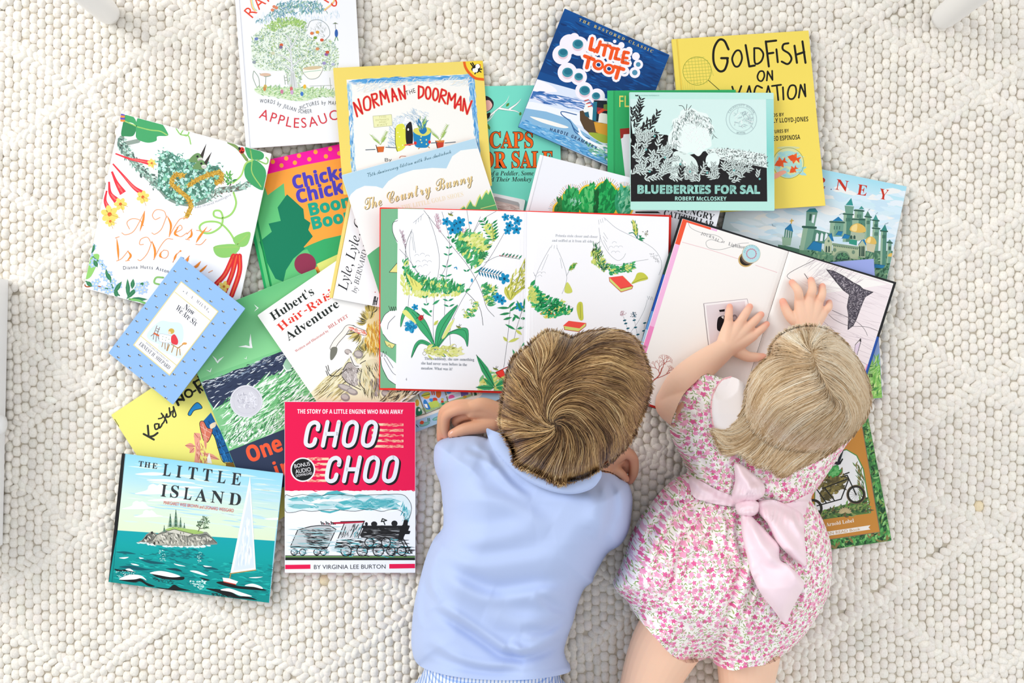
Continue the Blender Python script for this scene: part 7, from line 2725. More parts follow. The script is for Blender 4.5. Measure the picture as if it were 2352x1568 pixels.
def face_parts(fl, C, f, skin_r, ear=1.0):
    """nose, brow, jaw, cheeks and ears on a skull at C looking along f (unit, world)"""
    f = np.array(f, float)
    f /= np.linalg.norm(f)
    up = np.array([0, 0, 1.0])
    up = up - f * (up @ f)
    up /= np.linalg.norm(up)
    rt = np.cross(f, up)
    lat, fb, ve = skin_r
    C = np.array(C, float)
    fl.ellipsoid(C, (rt, f, up), (lat, fb, ve))
    fl.ellipsoid(C + f * fb * .42 - up * ve * .45, (rt, f, up), (lat * .78, fb * .55, ve * .62))
    fl.ellipsoid(C + f * fb * .72 - up * ve * .86, (rt, f, up), (lat * .34, fb * .25, ve * .22))
    fl.limb([C + f * fb * .93 - up * ve * .12, C + f * fb * 1.05 - up * ve * .42], [.005, .009])
    for s in (-1, 1):
        fl.ellipsoid(C + f * fb * .72 - up * ve * .42 + rt * s * lat * .48, (rt, f, up), (.022, .02, .021))
        e = C + rt * s * lat * ear - f * fb * .12 - up * ve * .22
        fl.ellipsoid(e, (rt * .8 - f * .6 * s * 0, f, up), (.006, .013, .020), 14)
        fl.ellipsoid(e + rt * s * .005 - f * .006, (rt, f, up), (.004, .012, .019), 14)
    for k in (-1, 1):
        fl.limb([C + f * fb * .96 - up * ve * (.62 + .05 * k) + rt * x for x in (-.016, 0, .016)], [.003, .0045, .003])
    return rt, f, up


def eyes(parent, C, rt, f, up, skin_r):
    lat, fb, ve = skin_r
    C = np.array(C)
    for s in (-1, 1):
        e = Flesh()
        c = C + f * fb * .84 - up * ve * .12 + rt * s * lat * .40
        e.ellipsoid(c, (rt, f, up), (.0105, .0105, .0105), 16)
        V, F = e.parts[0]
        g = V - c
        g /= np.linalg.norm(g, axis=1, keepdims=True)
        dd = g @ f
        col = np.where((dd > .9)[:, None], np.array(lin('2a3a4a'))[None], np.array(lin('f2efea'))[None])
        mesh_obj('eye', V, F, M_EYE, parent, col, smooth=True)


M_EYE = attr_mat('eye', .15, .5)[0]


def skin_colour(V, base, pinks, lips=None):
    """base tone with rosier finger tips and knuckles; pinks = [(point, radius, colour, strength)]"""
    c = np.tile(lin(base), (len(V), 1))
    for p, r, col, k in pinks:
        d = np.linalg.norm(V - np.array(p), axis=1)
        w = (k * np.exp(-(d / r) ** 2))[:, None]
        c = c * (1 - w) + np.array(lin(col)) * w
    return c
# ================================================================== the boy
def build_boy():
    root = thing('person', 'boy in pale blue polo shirt lying on his front, brown hair, arms folded', 'person', at(1200, 1250, 0.0))
    fl = Flesh()
    C = at(1314, 945, .200)
    skull = (.068, .080, .080)
    fdir = (.42, .66, -.62)
    rt, f, up = face_parts(fl, C, fdir, skull)
    # neck, trunk, legs
    fl.limb(px3([(1322, 985, .19), (1292, 1075, .165), (1262, 1150, .14)]), [.046, .043, .050])
    fl.limb(px3([(1250, 1160, .115), (1205, 1260, .105), (1160, 1390, .10), (1130, 1510, .10), (1135, 1590, .095)]), [.070, .078, .074, .078, .070])
    fl.limb(px3([(1110, 1150, .105), (1250, 1165, .118), (1350, 1190, .105)]), [.040, .055, .036])
    for s in ((1085, 1600, 1035, 1850, 1030, 2120), (1188, 1600, 1250, 1850, 1262, 2120)):
        fl.limb(px3([(s[0], s[1], .09), ((s[0] + s[2]) / 2, 1715, .07), (s[2], s[3], .048), ((s[2] + s[4]) / 2, 1985, .05), (s[4], s[5], .036)]), [.055, .050, .040, .040, .026])
        x = s[4]
        fl.limb(px3([(x, 2110, .034), (x + 2, 2170, .036), (x + 4, 2215, .022), (x + 6, 2250, .014)]), [.026, .024, .019, .012])
    # left arm of the picture: shoulder, elbow on the rug, forearm under the chin to the right
    fl.limb(px3([(1105, 1145, .115), (1072, 1100, .08), (1060, 1062, .044)]), [.040, .033, .028])
    fl.limb(px3([(1060, 1062, .042), (1150, 1075, .036), (1290, 1085, .034), (1388, 1078, .034)]), [.028, .027, .023, .0165])
    fl.limb(px3([(1345, 1185, .11), (1368, 1160, .08), (1385, 1132, .044)]), [.036, .029, .027])
    fl.limb(px3([(1385, 1132, .042), (1330, 1060, .050), (1240, 995, .042), (1158, 953, .032)]), [.028, .027, .023, .0165])
    pinks = []
    tipc, knc = 'e79a84', 'dd9b82'
    # hand lying to the left, thumb towards the body
    H1 = dict(
        palm=[((1158, 953, .032), (1112, 932, .040), (1088, 934, .042)), ((1158, 953, .030), (1110, 945, .036), (1084, 945, .040)), ((1158, 955, .028), (1112, 958, .030), (1092, 952, .028)), ((1158, 958, .029), (1118, 970, .031), (1100, 968, .030))],
        f=[[(1090, 938, .043), (1054, 940, .044), (1026, 953, .037), (1022, 982, .024), (1027, 1003, .016)],
           [(1092, 930, .038), (1050, 930, .036), (1021, 944, .027), (1014, 980, .014), (1012, 1008, .0075)],
           [(1090, 950, .030), (1062, 955, .028), (1048, 966, .020), (1058, 978, .013)],
           [(1098, 958, .023), (1076, 964, .019), (1068, 974, .013), (1078, 982, .010)]],
        thumb=[(1132, 972, .034), (1098, 980, .038), (1066, 986, .039), (1040, 997, .036)])
    H2 = dict(
        palm=[((1388, 1078, .034), (1408, 1052, .040), (1424, 1044, .041)), ((1388, 1078, .032), (1406, 1060, .034), (1420, 1054, .033)), ((1388, 1080, .030), (1404, 1068, .030), (1414, 1066, .028))],
        f=[[(1420, 1046, .041), (1440, 1042, .042), (1455, 1054, .038), (1456, 1084, .028), (1447, 1104, .019)],
           [(1420, 1042, .034), (1438, 1037, .032), (1453, 1050, .026), (1455, 1080, .015), (1448, 1102, .009)],
           [(1416, 1052, .028), (1434, 1058, .025), (1438, 1074, .017), (1428, 1082, .012)],
           [(1412, 1062, .022), (1426, 1068, .018), (1424, 1080, .012)]],
        thumb=[(1394, 1082, .034), (1410, 1080, .038), (1424, 1088, .038), (1435, 1100, .035)])
    for Hd, rr, tr in ((H1, [.0088, .0085, .0080, .0074, .0062], [.0125, .0108, .0095, .0078]), (H2, [.0080, .0078, .0074, .0068, .0058], [.0105, .0092, .0085, .0072])):
        for q in Hd['palm']:
            fl.limb(px3(q), [.0150, .0125, .0105])
        for k, q in enumerate(Hd['f']):
            fl.limb(px3(q), [a * (1, 1, .95, .85)[k] for a in rr[:len(q)]], n=6, seg=14)
            pinks.append((at(*q[-1]), .010, tipc, .8))
            pinks.append((at(*q[2]), .009, knc, .5))
            pinks.append((at(*q[1]), .010, knc, .45))
        fl.limb(px3(Hd['thumb']), tr, n=6, seg=14)
        t = Hd['thumb'][-1]
        pinks.append((at(*t), .009, tipc, .5))
    pinks.append((np.array(C) + rt * skull[0] - f * .01 - up * .02, .02, 'e88a72', .8))
    pinks.append((np.array(C) + f * skull[1] - up * skull[2] * .62, .012, 'c9746a', .7))
    eyes(root, C, rt, f, up, skull)
    # thumb nails
    mn = new_mat('finger_nail', .25, .4, 'ecbfae')[0]
    for (a, b, z) in (((1047, 994), (1034, 999), .0432), ((1430, 1095), (1438, 1103), .0418)):
        e = Flesh()
        p, q = np.array(at(a[0], a[1], z)), np.array(at(b[0], b[1], z - .0018))
        d = (q - p) / np.linalg.norm(q - p)
        w = np.cross(d, [0, 0, 1.0])
        w /= np.linalg.norm(w)
        e.ellipsoid((p + q) / 2, (d, w, np.cross(d, w)), (.0055, .0048, .0014), 14)
        mesh_obj('thumb_nail', e.parts[0][0], e.parts[0][1], mn, root, smooth=True)

    # ---- shirt
    T = (920, 940, .40055)
    o = [(200, 205), (250, 172), (320, 158), (410, 150), (500, 170), (640, 260), (850, 350), (1060, 350), (1150, 352), (1205, 362), (1262, 398), (1308, 430), (1330, 510), (1322, 620), (1306, 700), (1262, 775), (1190, 822), (1143, 895), (1112, 955), (1098, 992), (1052, 1030), (1012, 1130), (992, 1210), (960, 1300), (938, 1380), (952, 1450), (968, 1505), (800, 1542), (620, 1552), (430, 1545), (250, 1520), (108, 1468), (66, 1380), (64, 1250), (80, 1110), (105, 1000), (142, 860), (182, 762), (238, 690), (246, 610), (240, 530), (228, 430), (200, 350), (190, 280)]
    sh = Cloth(o, T, open_pts=set(range(4, 8)) | set(range(26, 31)))
    yk = np.array([980, 1060, 1150, 1250, 1350, 1450, 1520, 1570])
    zk = np.array([.150, .176, .196, .194, .180, .166, .168, .172])
    for path, w, amp, rg in (([(500, 190), (545, 300), (640, 420), (760, 500)], 13, .0035, 0), ([(330, 175), (270, 300), (250, 420), (262, 560)], 12, -.0040, 1), ([(420, 165), (500, 240), (560, 330)], 12, .004, 0), ([(370, 240), (470, 270), (540, 330)], 10, .003, 0),
                             ([(380, 410), (620, 500), (880, 650)], 30, .004, 0), ([(250, 640), (450, 700), (760, 640)], 30, .003, 0), ([(230, 900), (380, 1000), (540, 1055), (800, 1025), (960, 1010)], 24, .006, 0), ([(250, 800), (420, 860), (700, 830), (900, 790)], 26, .003, 0),
                             ([(190, 1120), (340, 1215), (480, 1310), (600, 1390), (720, 1420)], 15, -.007, 0), ([(610, 1345), (700, 1400), (840, 1355), (980, 1250)], 14, -.007, 0), ([(690, 1290), (840, 1280), (990, 1190)], 16, .004, 0), ([(150, 1330), (300, 1430), (500, 1480), (700, 1478)], 14, -.004, 0), ([(500, 1110), (700, 1180), (940, 1190)], 30, .004, 0),
                             ([(1140, 380), (1200, 500), (1185, 640), (1130, 760)], 17, .006, 0), ([(1225, 380), (1285, 500), (1290, 640)], 12, .005, 0), ([(1090, 400), (1150, 560), (1120, 700)], 22, .004, 0),
                             ([(225, 760), (165, 880), (155, 1000), (210, 1120)], 14, -.008, 0), ([(140, 960), (110, 1100), (130, 1250)], 12, .005, 0), ([(760, 1060), (880, 1150), (960, 1180)], 14, .003, 0), ([(110, 1420), (260, 1478), (450, 1500), (700, 1508), (955, 1468)], 4, -.0012, 1)):
        sh.fold(path, w, amp * (2.1 if abs(amp) > .002 else 1), rg)

    def zshirt(p):
        d = sh.edge_dist(p)
        zt = np.interp(p[:, 1], yk, zk)
        z = .036 + (zt - .036) * dome(d, 105)
        return sh.add_folds(p, z) * 1.0
    ms = cloth_material('pale_blue_pique', 'b4c4e8')
    sh.build('polo_shirt', root, zshirt, ms, 4.0, low=.016)
    # ---- turned-down collar
    cl = Cloth([(466, 906), (520, 918), (590, 950), (640, 1010), (690, 1140), (800, 1220), (950, 1290), (1110, 1320), (1250, 1290), (1330, 1240), (1368, 1232), (1362, 1290), (1290, 1372), (1150, 1412), (980, 1392), (800, 1315), (650, 1205), (560, 1110), (500, 1020)], (980, 720, .29332), open_pts=set(range(0, 19)))

    def zcol(p):
        # leaf of cloth standing off the shoulders, rising to the neck
        outer = path_dist(p, catmull(cl.pts([(480, 960), (500, 1020), (560, 1110), (650, 1205), (800, 1315), (980, 1392), (1150, 1412), (1290, 1372), (1362, 1290)]), 6))
        return np.maximum(zshirt(p), np.interp(p[:, 1], [980, 1060, 1130], [.168, .182, .196])) + .0045 + .011 * dome(outer, 26)
    cl.build('collar', root, zcol, ms, 3.0, low=-.006)
    # ---- striped shorts
    so = Cloth([(1010, 1500), (1250, 1500), (1285, 1556), (1322, 1612), (1345, 1760), (1270, 1785), (1180, 1772), (1142, 1690), (1095, 1775), (1010, 1788), (925, 1762), (934, 1612), (968, 1552)], open_pts={0, 5, 6, 7, 8, 9})

    def zshort(p):
        d = so.edge_dist(p)
        zt = np.interp(p[:, 1], [1500, 1600, 1700, 1790], [.160, .168, .150, .125])
        r = path_dist(p, np.array([(1142, 1620), (1142, 1800)], float))
        z = .03 + (zt - .03) * dome(d, 95) - .035 * np.exp(-(r / 30) ** 2)
        return np.where(inside(p, sh.out), np.minimum(z, zshirt(p) - .006), z)
    m, nt, b = new_mat('blue_striped_cotton', .85, .15)
    tc = node(nt, 'ShaderNodeTexCoord')
    mp = node(nt, 'ShaderNodeMapping')
    mp.inputs['Rotation'].default_value = (0, 0, .06)
    w1 = node(nt, 'ShaderNodeTexWave', wave_type='BANDS', bands_direction='X')
    w1.inputs['Scale'].default_value = 62
    w2 = node(nt, 'ShaderNodeTexWave', wave_type='BANDS', bands_direction='Y')
    w2.inputs['Scale'].default_value = 40
    r1, r2 = node(nt, 'ShaderNodeValToRGB'), node(nt, 'ShaderNodeValToRGB')
    for r0, c in ((r1, '8fb0e2'), (r2, 'c3d4f0')):
        r0.color_ramp.elements[0].position = .18
        r0.color_ramp.elements[0].color = (*lin(c), 1)
        r0.color_ramp.elements[1].position = .3
        r0.color_ramp.elements[1].color = (*lin('f3f5f9'), 1)
    mx = node(nt, 'ShaderNodeMix', data_type='RGBA', blend_type='MULTIPLY')
    mx.inputs['Factor'].default_value = 1
    nt.links.new(tc.outputs['Object'], mp.inputs['Vector'])
    nt.links.new(mp.outputs['Vector'], w1.inputs['Vector'])
    nt.links.new(mp.outputs['Vector'], w2.inputs['Vector'])
    nt.links.new(w1.outputs['Fac'], r1.inputs['Fac'])
    nt.links.new(w2.outputs['Fac'], r2.inputs['Fac'])
    nt.links.new(r1.outputs['Color'], mx.inputs[6])
    nt.links.new(r2.outputs['Color'], mx.inputs[7])
    nt.links.new(mx.outputs[2], b.inputs['Base Color'])
    so.build('shorts', root, zshort, m, 5.0, low=.02)

    # ---- hair: swept round a crown whorl
    T = (980, 720, .29332)
    ho = [(588, 920), (580, 800), (605, 650), (640, 460), (700, 340), (790, 265), (880, 185), (960, 140), (1050, 160), (1130, 195), (1250, 155), (1400, 132), (1540, 150), (1640, 215), (1700, 340), (1742, 480), (1745, 600), (1705, 720), (1655, 850), (1600, 975), (1510, 1090), (1400, 1175), (1250, 1262), (1130, 1300), (1050, 1330), (960, 1300), (850, 1245), (745, 1205), (692, 1160), (680, 1090), (645, 1000)]
    hc = Cloth(ho, T)
    cx, cy = 1322, 950

    def zhair(p):
        # rounded head of hair: falls away to the sides, to the brow and to the nape
        d = hc.edge_dist(p)
        ins = inside(p, hc.out)
        dd = np.where(ins, d, -d)
        z = .165 + .128 * dome(np.maximum(dd, 0), 165) + np.minimum(dd, 0) * .0006
        z = z - .012 * np.exp(-(((p[:, 0] - 1232) / 26) ** 2 + ((p[:, 1] - 870) / 90) ** 2))
        z = np.where((p[:, 1] > 985) & inside(p, cl.out), np.maximum(z, zcol(p) + .003), z)
        return z + .006 * (value_noise(p, 1 / 30.0, 5) - .5)
    V, F = fl.melt(.0016, 5)
    V = tuck(V, zshirt, sh.out, .007)
    V = tuck(V, zshort, so.out, .007)
    V = tuck(V, zhair, hc.out, .007, .10)
    V[:, 2] = np.maximum(V[:, 2], support(V[:, :2]))
    col = skin_colour(V, 'd9a584', pinks)
    mesh_obj('body', V, F, skin_material('boy_skin'), root, col, smooth=True)
    wx, wy = 1276, 978
    g = []
    for r0 in (25, 60, 110, 170, 230):
        for k in range(20):
            a = 2 * math.pi * k / 20
            rx, ry = math.cos(a), math.sin(a)
            # clockwise sweep, stronger on the right side than on the left
            right = .5 + .5 * math.cos(a + .5)
            tang = .35 + .75 * right
            if r0 > 150:
                tang *= .8
            dx, dy = rx - ry * tang, ry + rx * tang
            g.append((wx + r0 * rx, wy + r0 * ry, dx, dy))
    # the parting runs up from the whorl; hair left of it is brushed to the left and forward
    for x, y, dx, dy in ((1225, 900, -.75, -.65), (1205, 860, -.8, -.5), (1190, 930, -1, -.1), (1215, 820, -.6, -.7), (1250, 790, -.5, -.85), (1180, 1000, -.9, .4), (1290, 800, .3, -.95), (1262, 850, .75, -.66), (1300, 880, .9, -.4), (1360, 830, .9, -.1), (1420, 820, .85, .5), (1460, 880, .45, .9), (1440, 960, .1, 1), (1420, 1030, -.3, 1), (1360, 900, .85, .45), (1390, 950, .5, .85), (1340, 960, .7, .6), (1370, 1030, -.1, 1), (1330, 1050, -.3, .95), (1280, 1080, -.1, 1), (1240, 1060, -.5, .85), (1290, 1120, .1, 1), (1200, 1050, -.8, .6)):
        for _ in range(3):
            g.append((x, y, dx, dy))
    r = np.random.default_rng(3)
    lo, hi = hc.out.min(0), hc.out.max(0)
    p = lo + (hi - lo) * r.random((26000, 2))
    p = p[inside(p, hc.out)][:9500]
    hm = hair_material('brown_hair')
    hair('hair', root, hc, zhair, g, p, 210, ['4d3422', '775537', 'a07a50', 'bb9562', 'dab67e', 'f0d5a4'], hm, '57432f', 18, .00050, .009, 5, wave=.04, stray=.6)


build_boy()
# ================================================================== the girl
def mnode(nt, op, a, b=None, c=None):
    n = node(nt, 'ShaderNodeMath', operation=op)
    for i, v in enumerate((a, b, c)):
        if v is None:
            continue
        if isinstance(v, (int, float)):
            n.inputs[i].default_value = v
        else:
            nt.links.new(v, n.inputs[i])
    return n.outputs[0]


def floral_material():
    m, nt, b = new_mat('pink_floral_cotton', .85, .15)
    b.inputs['Sheen Weight'].default_value = .1
    tc = node(nt, 'ShaderNodeTexCoord')
    cur = tc.outputs['Object']
    base = node(nt, 'ShaderNodeRGB')
    base.outputs[0].default_value = (*lin('fef8f4'), 1)
    col = base.outputs[0]

    def layer(col, scale, off, keep, ramp, leaf=False, size=.36):
        mp = node(nt, 'ShaderNodeMapping')
        mp.inputs['Scale'].default_value = (scale, scale, 0)
        mp.inputs['Location'].default_value = (off, off * .7, 0)
        nt.links.new(cur, mp.inputs['Vector'])
        vo = node(nt, 'ShaderNodeTexVoronoi', voronoi_dimensions='2D', feature='F1')
        vo.inputs['Scale'].default_value = 1
        vo.inputs['Randomness'].default_value = .9
        nt.links.new(mp.outputs['Vector'], vo.inputs['Vector'])
        df = node(nt, 'ShaderNodeVectorMath', operation='SUBTRACT')
        nt.links.new(mp.outputs['Vector'], df.inputs[0])
        nt.links.new(vo.outputs['Position'], df.inputs[1])
        sx = node(nt, 'ShaderNodeSeparateXYZ')
        nt.links.new(df.outputs[0], sx.inputs[0])
        cs = node(nt, 'ShaderNodeSeparateColor')
        nt.links.new(vo.outputs['Color'], cs.inputs[0])
        x, y = sx.outputs[0], sx.outputs[1]
        ang = mnode(nt, 'MULTIPLY', cs.outputs[0], 6.283)
        if leaf:
            c, s = mnode(nt, 'COSINE', ang), mnode(nt, 'SINE', ang)
            u = mnode(nt, 'ADD', mnode(nt, 'MULTIPLY', x, c), mnode(nt, 'MULTIPLY', y, s))
            v = mnode(nt, 'SUBTRACT', mnode(nt, 'MULTIPLY', y, c), mnode(nt, 'MULTIPLY', x, s))
            v = mnode(nt, 'ADD', v, mnode(nt, 'MULTIPLY', mnode(nt, 'MULTIPLY', u, u), .5))
            q = mnode(nt, 'ADD', mnode(nt, 'POWER', mnode(nt, 'ABSOLUTE', mnode(nt, 'DIVIDE', u, .46)), 2), mnode(nt, 'POWER', mnode(nt, 'ABSOLUTE', mnode(nt, 'DIVIDE', v, .12)), 2))
            mask = mnode(nt, 'LESS_THAN', q, 1)
        else:
            a = mnode(nt, 'ARCTAN2', y, x)
            pet = mnode(nt, 'COSINE', mnode(nt, 'ADD', mnode(nt, 'MULTIPLY', a, 5), ang))
            rad = mnode(nt, 'ADD', mnode(nt, 'MULTIPLY', pet, .085), mnode(nt, 'ADD', mnode(nt, 'MULTIPLY', cs.outputs[2], .10), size - .05))
            mask = mnode(nt, 'LESS_THAN', vo.outputs['Distance'], rad)
        mask = mnode(nt, 'MULTIPLY', mask, mnode(nt, 'LESS_THAN', cs.outputs[1], keep))
        rp = node(nt, 'ShaderNodeValToRGB')
        rp.color_ramp.interpolation = 'CONSTANT'
        els = rp.color_ramp.elements
        while len(els) < len(ramp):
            els.new(.5)
        for i, (p, c) in enumerate(ramp):
            els[i].position = p
            els[i].color = (*lin(c), 1)
        nt.links.new(cs.outputs[2], rp.inputs['Fac'])
        mx = node(nt, 'ShaderNodeMix', data_type='RGBA')
        nt.links.new(mask, mx.inputs['Factor'])
        nt.links.new(col, mx.inputs[6])
        nt.links.new(rp.outputs['Color'], mx.inputs[7])
        return mx.outputs[2]
    col = layer(col, 190, 3.3, .8, [(0, 'a9bf7c'), (.5, '8aa864'), (.8, 'b9c98c')], True)
    col = layer(col, 150, 11.7, .75, [(0, 'f3bdd4'), (.4, 'efc9e2'), (.7, 'f6c6cf')], False, .33)
    col = layer(col, 118, 1.1, .74, [(0, 'ea78ac'), (.35, 'f297c0'), (.6, 'e4659d'), (.8, 'f4a8c8')], False, .34)
    col = layer(col, 210, 7.9, .45, [(0, '93ab68'), (.5, 'a8bd7a'), (.8, '7f9c5a')], True)
    nt.links.new(col, b.inputs['Base Color'])
    return m


def build_girl():
    root = thing('person', 'small blonde girl in pink floral romper with satin bow, hands on an open book', 'person', at(1720, 1150, 0.0))
    fl = Flesh()
    C = at(1872, 902, .195)
    skull = (.054, .064, .070)
    rt, f, up = face_parts(fl, C, (-.22, .50, -.84), skull, .8)
    zj = lambda x, y: top_z('journal', x, y)
    fl.limb(px3([(1864, 930, .175), (1825, 1010, .145), (1785, 1070, .125)]), [.040, .036, .044])
    fl.limb(px3([(1765, 1060, .10), (1725, 1160, .095), (1690, 1290, .10), (1660, 1400, .095)]), [.050, .052, .070, .068])
    fl.limb(px3([(1640, 985, .10), (1770, 1040, .11), (1830, 1065, .10)]), [.034, .042, .032])
    # legs
    fl.limb(px3([(1600, 1390, .080), (1530, 1480, .056), (1482, 1600, .047), (1462, 1740, .042), (1452, 1880, .030)]), [.054, .050, .040, .036, .022])
    fl.limb(px3([(1720, 1400, .080), (1718, 1490, .056), (1714, 1600, .046), (1720, 1740, .042), (1726, 1880, .030)]), [.052, .047, .038, .035, .022])
    for x in (1452, 1726):
        fl.limb(px3([(x, 1875, .026), (x, 1920, .028), (x - 2, 1955, .018), (x - 2, 1980, .012)]), [.021, .020, .016, .010])
    # arm at the left: elbow on the rug, forearm across the page
    zw = zj(1668, 800) + .017
    fl.limb(px3([(1640, 985, .115), (1585, 950, .085), (1545, 930, .042)]), [.034, .030, .0255])
    fl.limb(px3([(1545, 926, .040), (1572, 878, zw + .012), (1615, 838, zw + .009), (1660, 804, zw)]), [.0262, .0250, .0215, .0165])
    # arm at the right, under the head
    zw2 = zj(1852, 760) + .017
    fl.limb(px3([(1835, 1060, .11), (1885, 1010, .075), (1912, 962, zw2 + .012)]), [.034, .030, .025])
    fl.limb(px3([(1912, 962, zw2 + .010), (1895, 885, zw2 + .008), (1875, 815, zw2 + .004), (1850, 762, zw2)]), [.025, .024, .0205, .0165])
    pinks = []
    tip, kn = 'ee9a86', 'eaa892'
    hands = [
        dict(w=(1666, 800), k=[(1673, 745), (1697, 744), (1716, 753), (1729, 771)], hp=.0115,
             f=[[(1673, 745), (1674, 722), (1676, 704)], [(1697, 744), (1711, 722), (1722, 704)], [(1716, 753), (1735, 735), (1748, 722)], [(1729, 771), (1748, 756), (1761, 744)]],
             r=[.0060, .0064, .0064, .0060], arch=(.004, .003), t=[(1694, 806), (1716, 818), (1736, 820), (1753, 819)]),
        dict(w=(1850, 760), k=[(1836, 694), (1858, 686), (1879, 696), (1891, 716)], hp=.0125,
             f=[[(1836, 694), (1833, 668), (1819, 648)], [(1858, 686), (1866, 664), (1863, 643)], [(1879, 696), (1888, 676), (1889, 657)], [(1891, 716), (1903, 706), (1905, 694)]],
             r=[.0062, .0064, .0062, .0056], arch=(.009, .002), t=[(1836, 742), (1818, 730), (1806, 712), (1798, 692)])]
    for h in hands:
        w = h['w']
        zh = lambda q, e: zj(*q) + e
        for k in h['k']:
            m = ((w[0] * .45 + k[0] * .55), (w[1] * .45 + k[1] * .55))
            fl.limb(px3([(*w, zh(w, .016)), (*m, zh(m, h['hp'] + .002)), (*k, zh(k, h['hp']))]), [.0150, .0118, .0078])
            pinks.append((at(*k, zh(k, h['hp'])), .007, kn, .5))
        for q, r in zip(h['f'], h['r']):
            a, b2, c2 = q
            fl.limb(px3([(*a, zh(a, h['hp'] - .001)), (*b2, zh(b2, .0075 + h['arch'][0])), (*c2, zh(c2, .0056))]), [r * 1.12, r, r * .80], n=8, seg=14)
            pinks.append((at(*c2, zh(c2, .006)), .008, tip, .85))
            pinks.append((at(*b2, zh(b2, .012)), .006, kn, .5))
        t = h['t']
        fl.limb(px3([(*t[0], zh(t[0], .012)), (*t[1], zh(t[1], .011)), (*t[2], zh(t[2], .0085)), (*t[3], zh(t[3], .0065))]), [.0098, .0080, .0070, .0054], n=6, seg=14)
        pinks.append((at(*t[3], zh(t[3], .007)), .009, tip, .8))
    pinks.append((at(1528, 935, .04), .02, 'eba48e', .5))
    pinks.append((np.array(C) + f * skull[1] - up * skull[2] * .62, .011, 'd9827a', .7))
    eyes(root, C, rt, f, up, skull)

    # ---- romper
    T = (1380, 1000, .36227)
    o = [(560, 235), (520, 262), (470, 292), (400, 352), (330, 440), (252, 540), (200, 650), (150, 800), (112, 888), (82, 948), (105, 995), (165, 1052), (222, 1140), (300, 1230), (372, 1310), (440, 1382), (520, 1430), (580, 1440), (650, 1420), (692, 1410), (725, 1450), (800, 1482), (855, 1488), (925, 1470), (1030, 1455), (1120, 1420), (1205, 1350), (1290, 1270), (1352, 1180), (1412, 1080), (1450, 980), (1466, 850), (1460, 700), (1440, 620), (1410, 540), (1372, 465), (1335, 395), (1400, 300), (1480, 180), (1545, 80), (1590, 20)]
    bod = [(1955, 1005), (1915, 960), (1850, 920), (1760, 900), (1700, 885), (1657, 868), (1622, 860), (1598, 878), (1572, 905), (1556, 935), (1542, 978), (1550, 1015), (1568, 1050)]
    o = [(x * T[2] + T[0], y * T[2] + T[1]) for x, y in o] + bod
    n0 = len(o)
    dr = Cloth(o, open_pts=set(range(n0 - 13, n0 - 3)) | {12, 13, 14, 15, 16, 20, 21, 22, 23, 24})
    dr.tf = T
    waist = catmull(dr.pts([(555, 320), (700, 375), (860, 425), (960, 450), (1080, 440), (1200, 460), (1330, 420)]), 6)
    for path, w, amp, rg in (([(690, 450), (600, 540), (500, 650), (440, 860), (400, 1050)], 13, .007, 0), ([(600, 410), (470, 520), (380, 680), (330, 860)], 13, .007, 0), ([(570, 350), (430, 430), (320, 560), (230, 760)], 12, .006, 0),
                             ([(760, 480), (800, 560), (800, 700)], 9, .005, 0), ([(720, 470), (690, 600), (560, 760), (500, 960)], 12, .004, 0), ([(940, 800), (880, 940), (840, 1100), (800, 1220)], 11, -.008, 0), ([(985, 870), (930, 1000), (890, 1130)], 9, .006, 0), ([(1010, 990), (960, 1100), (940, 1240)], 9, .006, 0), ([(860, 500), (850, 640), (900, 800)], 9, .005, 0),
                             ([(725, 1445), (745, 1340), (800, 1180)], 11, -.009, 1), ([(1040, 1290), (1150, 1210), (1250, 1080), (1280, 960)], 13, .007, 0), ([(900, 1420), (1020, 1380), (1140, 1290)], 11, .005, 0), ([(400, 1080), (480, 1150), (600, 1200)], 16, -.005, 0), ([(560, 690), (700, 720), (800, 790), (820, 860)], 14, .005, 0), ([(250, 1100), (380, 1230), (520, 1330)], 16, .003, 0),
                             ([(1150, 730), (1220, 830), (1280, 940)], 10, .006, 0), ([(1340, 430), (1400, 560), (1420, 760)], 13, .006, 0), ([(1300, 520), (1330, 700), (1340, 900), (1310, 1060)], 13, .006, 0), ([(1440, 640), (1440, 820), (1400, 1000)], 10, .005, 0), ([(1200, 480), (1290, 640)], 9, .004, 0),
                             ([(560, 240), (640, 320), (740, 360)], 9, .006, 0), ([(580, 60), (640, 200), (700, 300)], 11, .005, 0), ([(500, 40), (560, 130), (575, 220)], 9, .005, 0), ([(1080, 330), (1200, 350), (1330, 300), (1430, 200)], 13, .004, 0), ([(900, 330), (1060, 300), (1200, 300)], 15, .003, 0)):
        dr.fold(path, w, amp * 1.6, rg)
    # puff sleeve gathers
    for a, b2 in (((1560, 960), (1600, 985)), ((1572, 925), (1615, 955)), ((1592, 895), (1630, 930)), ((1618, 872), (1650, 910))):
        dr.folds.append((np.array([a, ((a[0] + b2[0]) / 2, (a[1] + b2[1]) / 2), b2], float), 7, .004, False))

    def zdress(p):
        d = dr.edge_dist(p)
        zt = np.interp(p[:, 1], [870, 950, 1050, 1130, 1180, 1260, 1350, 1440, 1530], [.125, .145, .152, .142, .145, .172, .178, .158, .124])
        low = np.where(p[:, 1] > 1430, .045, .034)
        w = np.where(p[:, 1] > 1150, 120, 75)
        z = low + (zt - low) * dome(d, w)
        z = z - .010 * np.exp(-(path_dist(p, waist) / 16) ** 2) * dome(d, 40)
        sl = path_dist(p, np.array([(1542, 978), (1556, 935), (1572, 905), (1598, 878), (1622, 860), (1657, 868)], float))
        z = np.minimum(z, .082 + .0011 * sl)
        # fine gathers along both sides of the waist
        s, al = path_signed(p, waist)
        z = z + .0016 * np.sin(al * 150) * np.exp(-((np.abs(s) - 26) / 18) ** 2)
        return dr.add_folds(p, z)
    mf = floral_material()
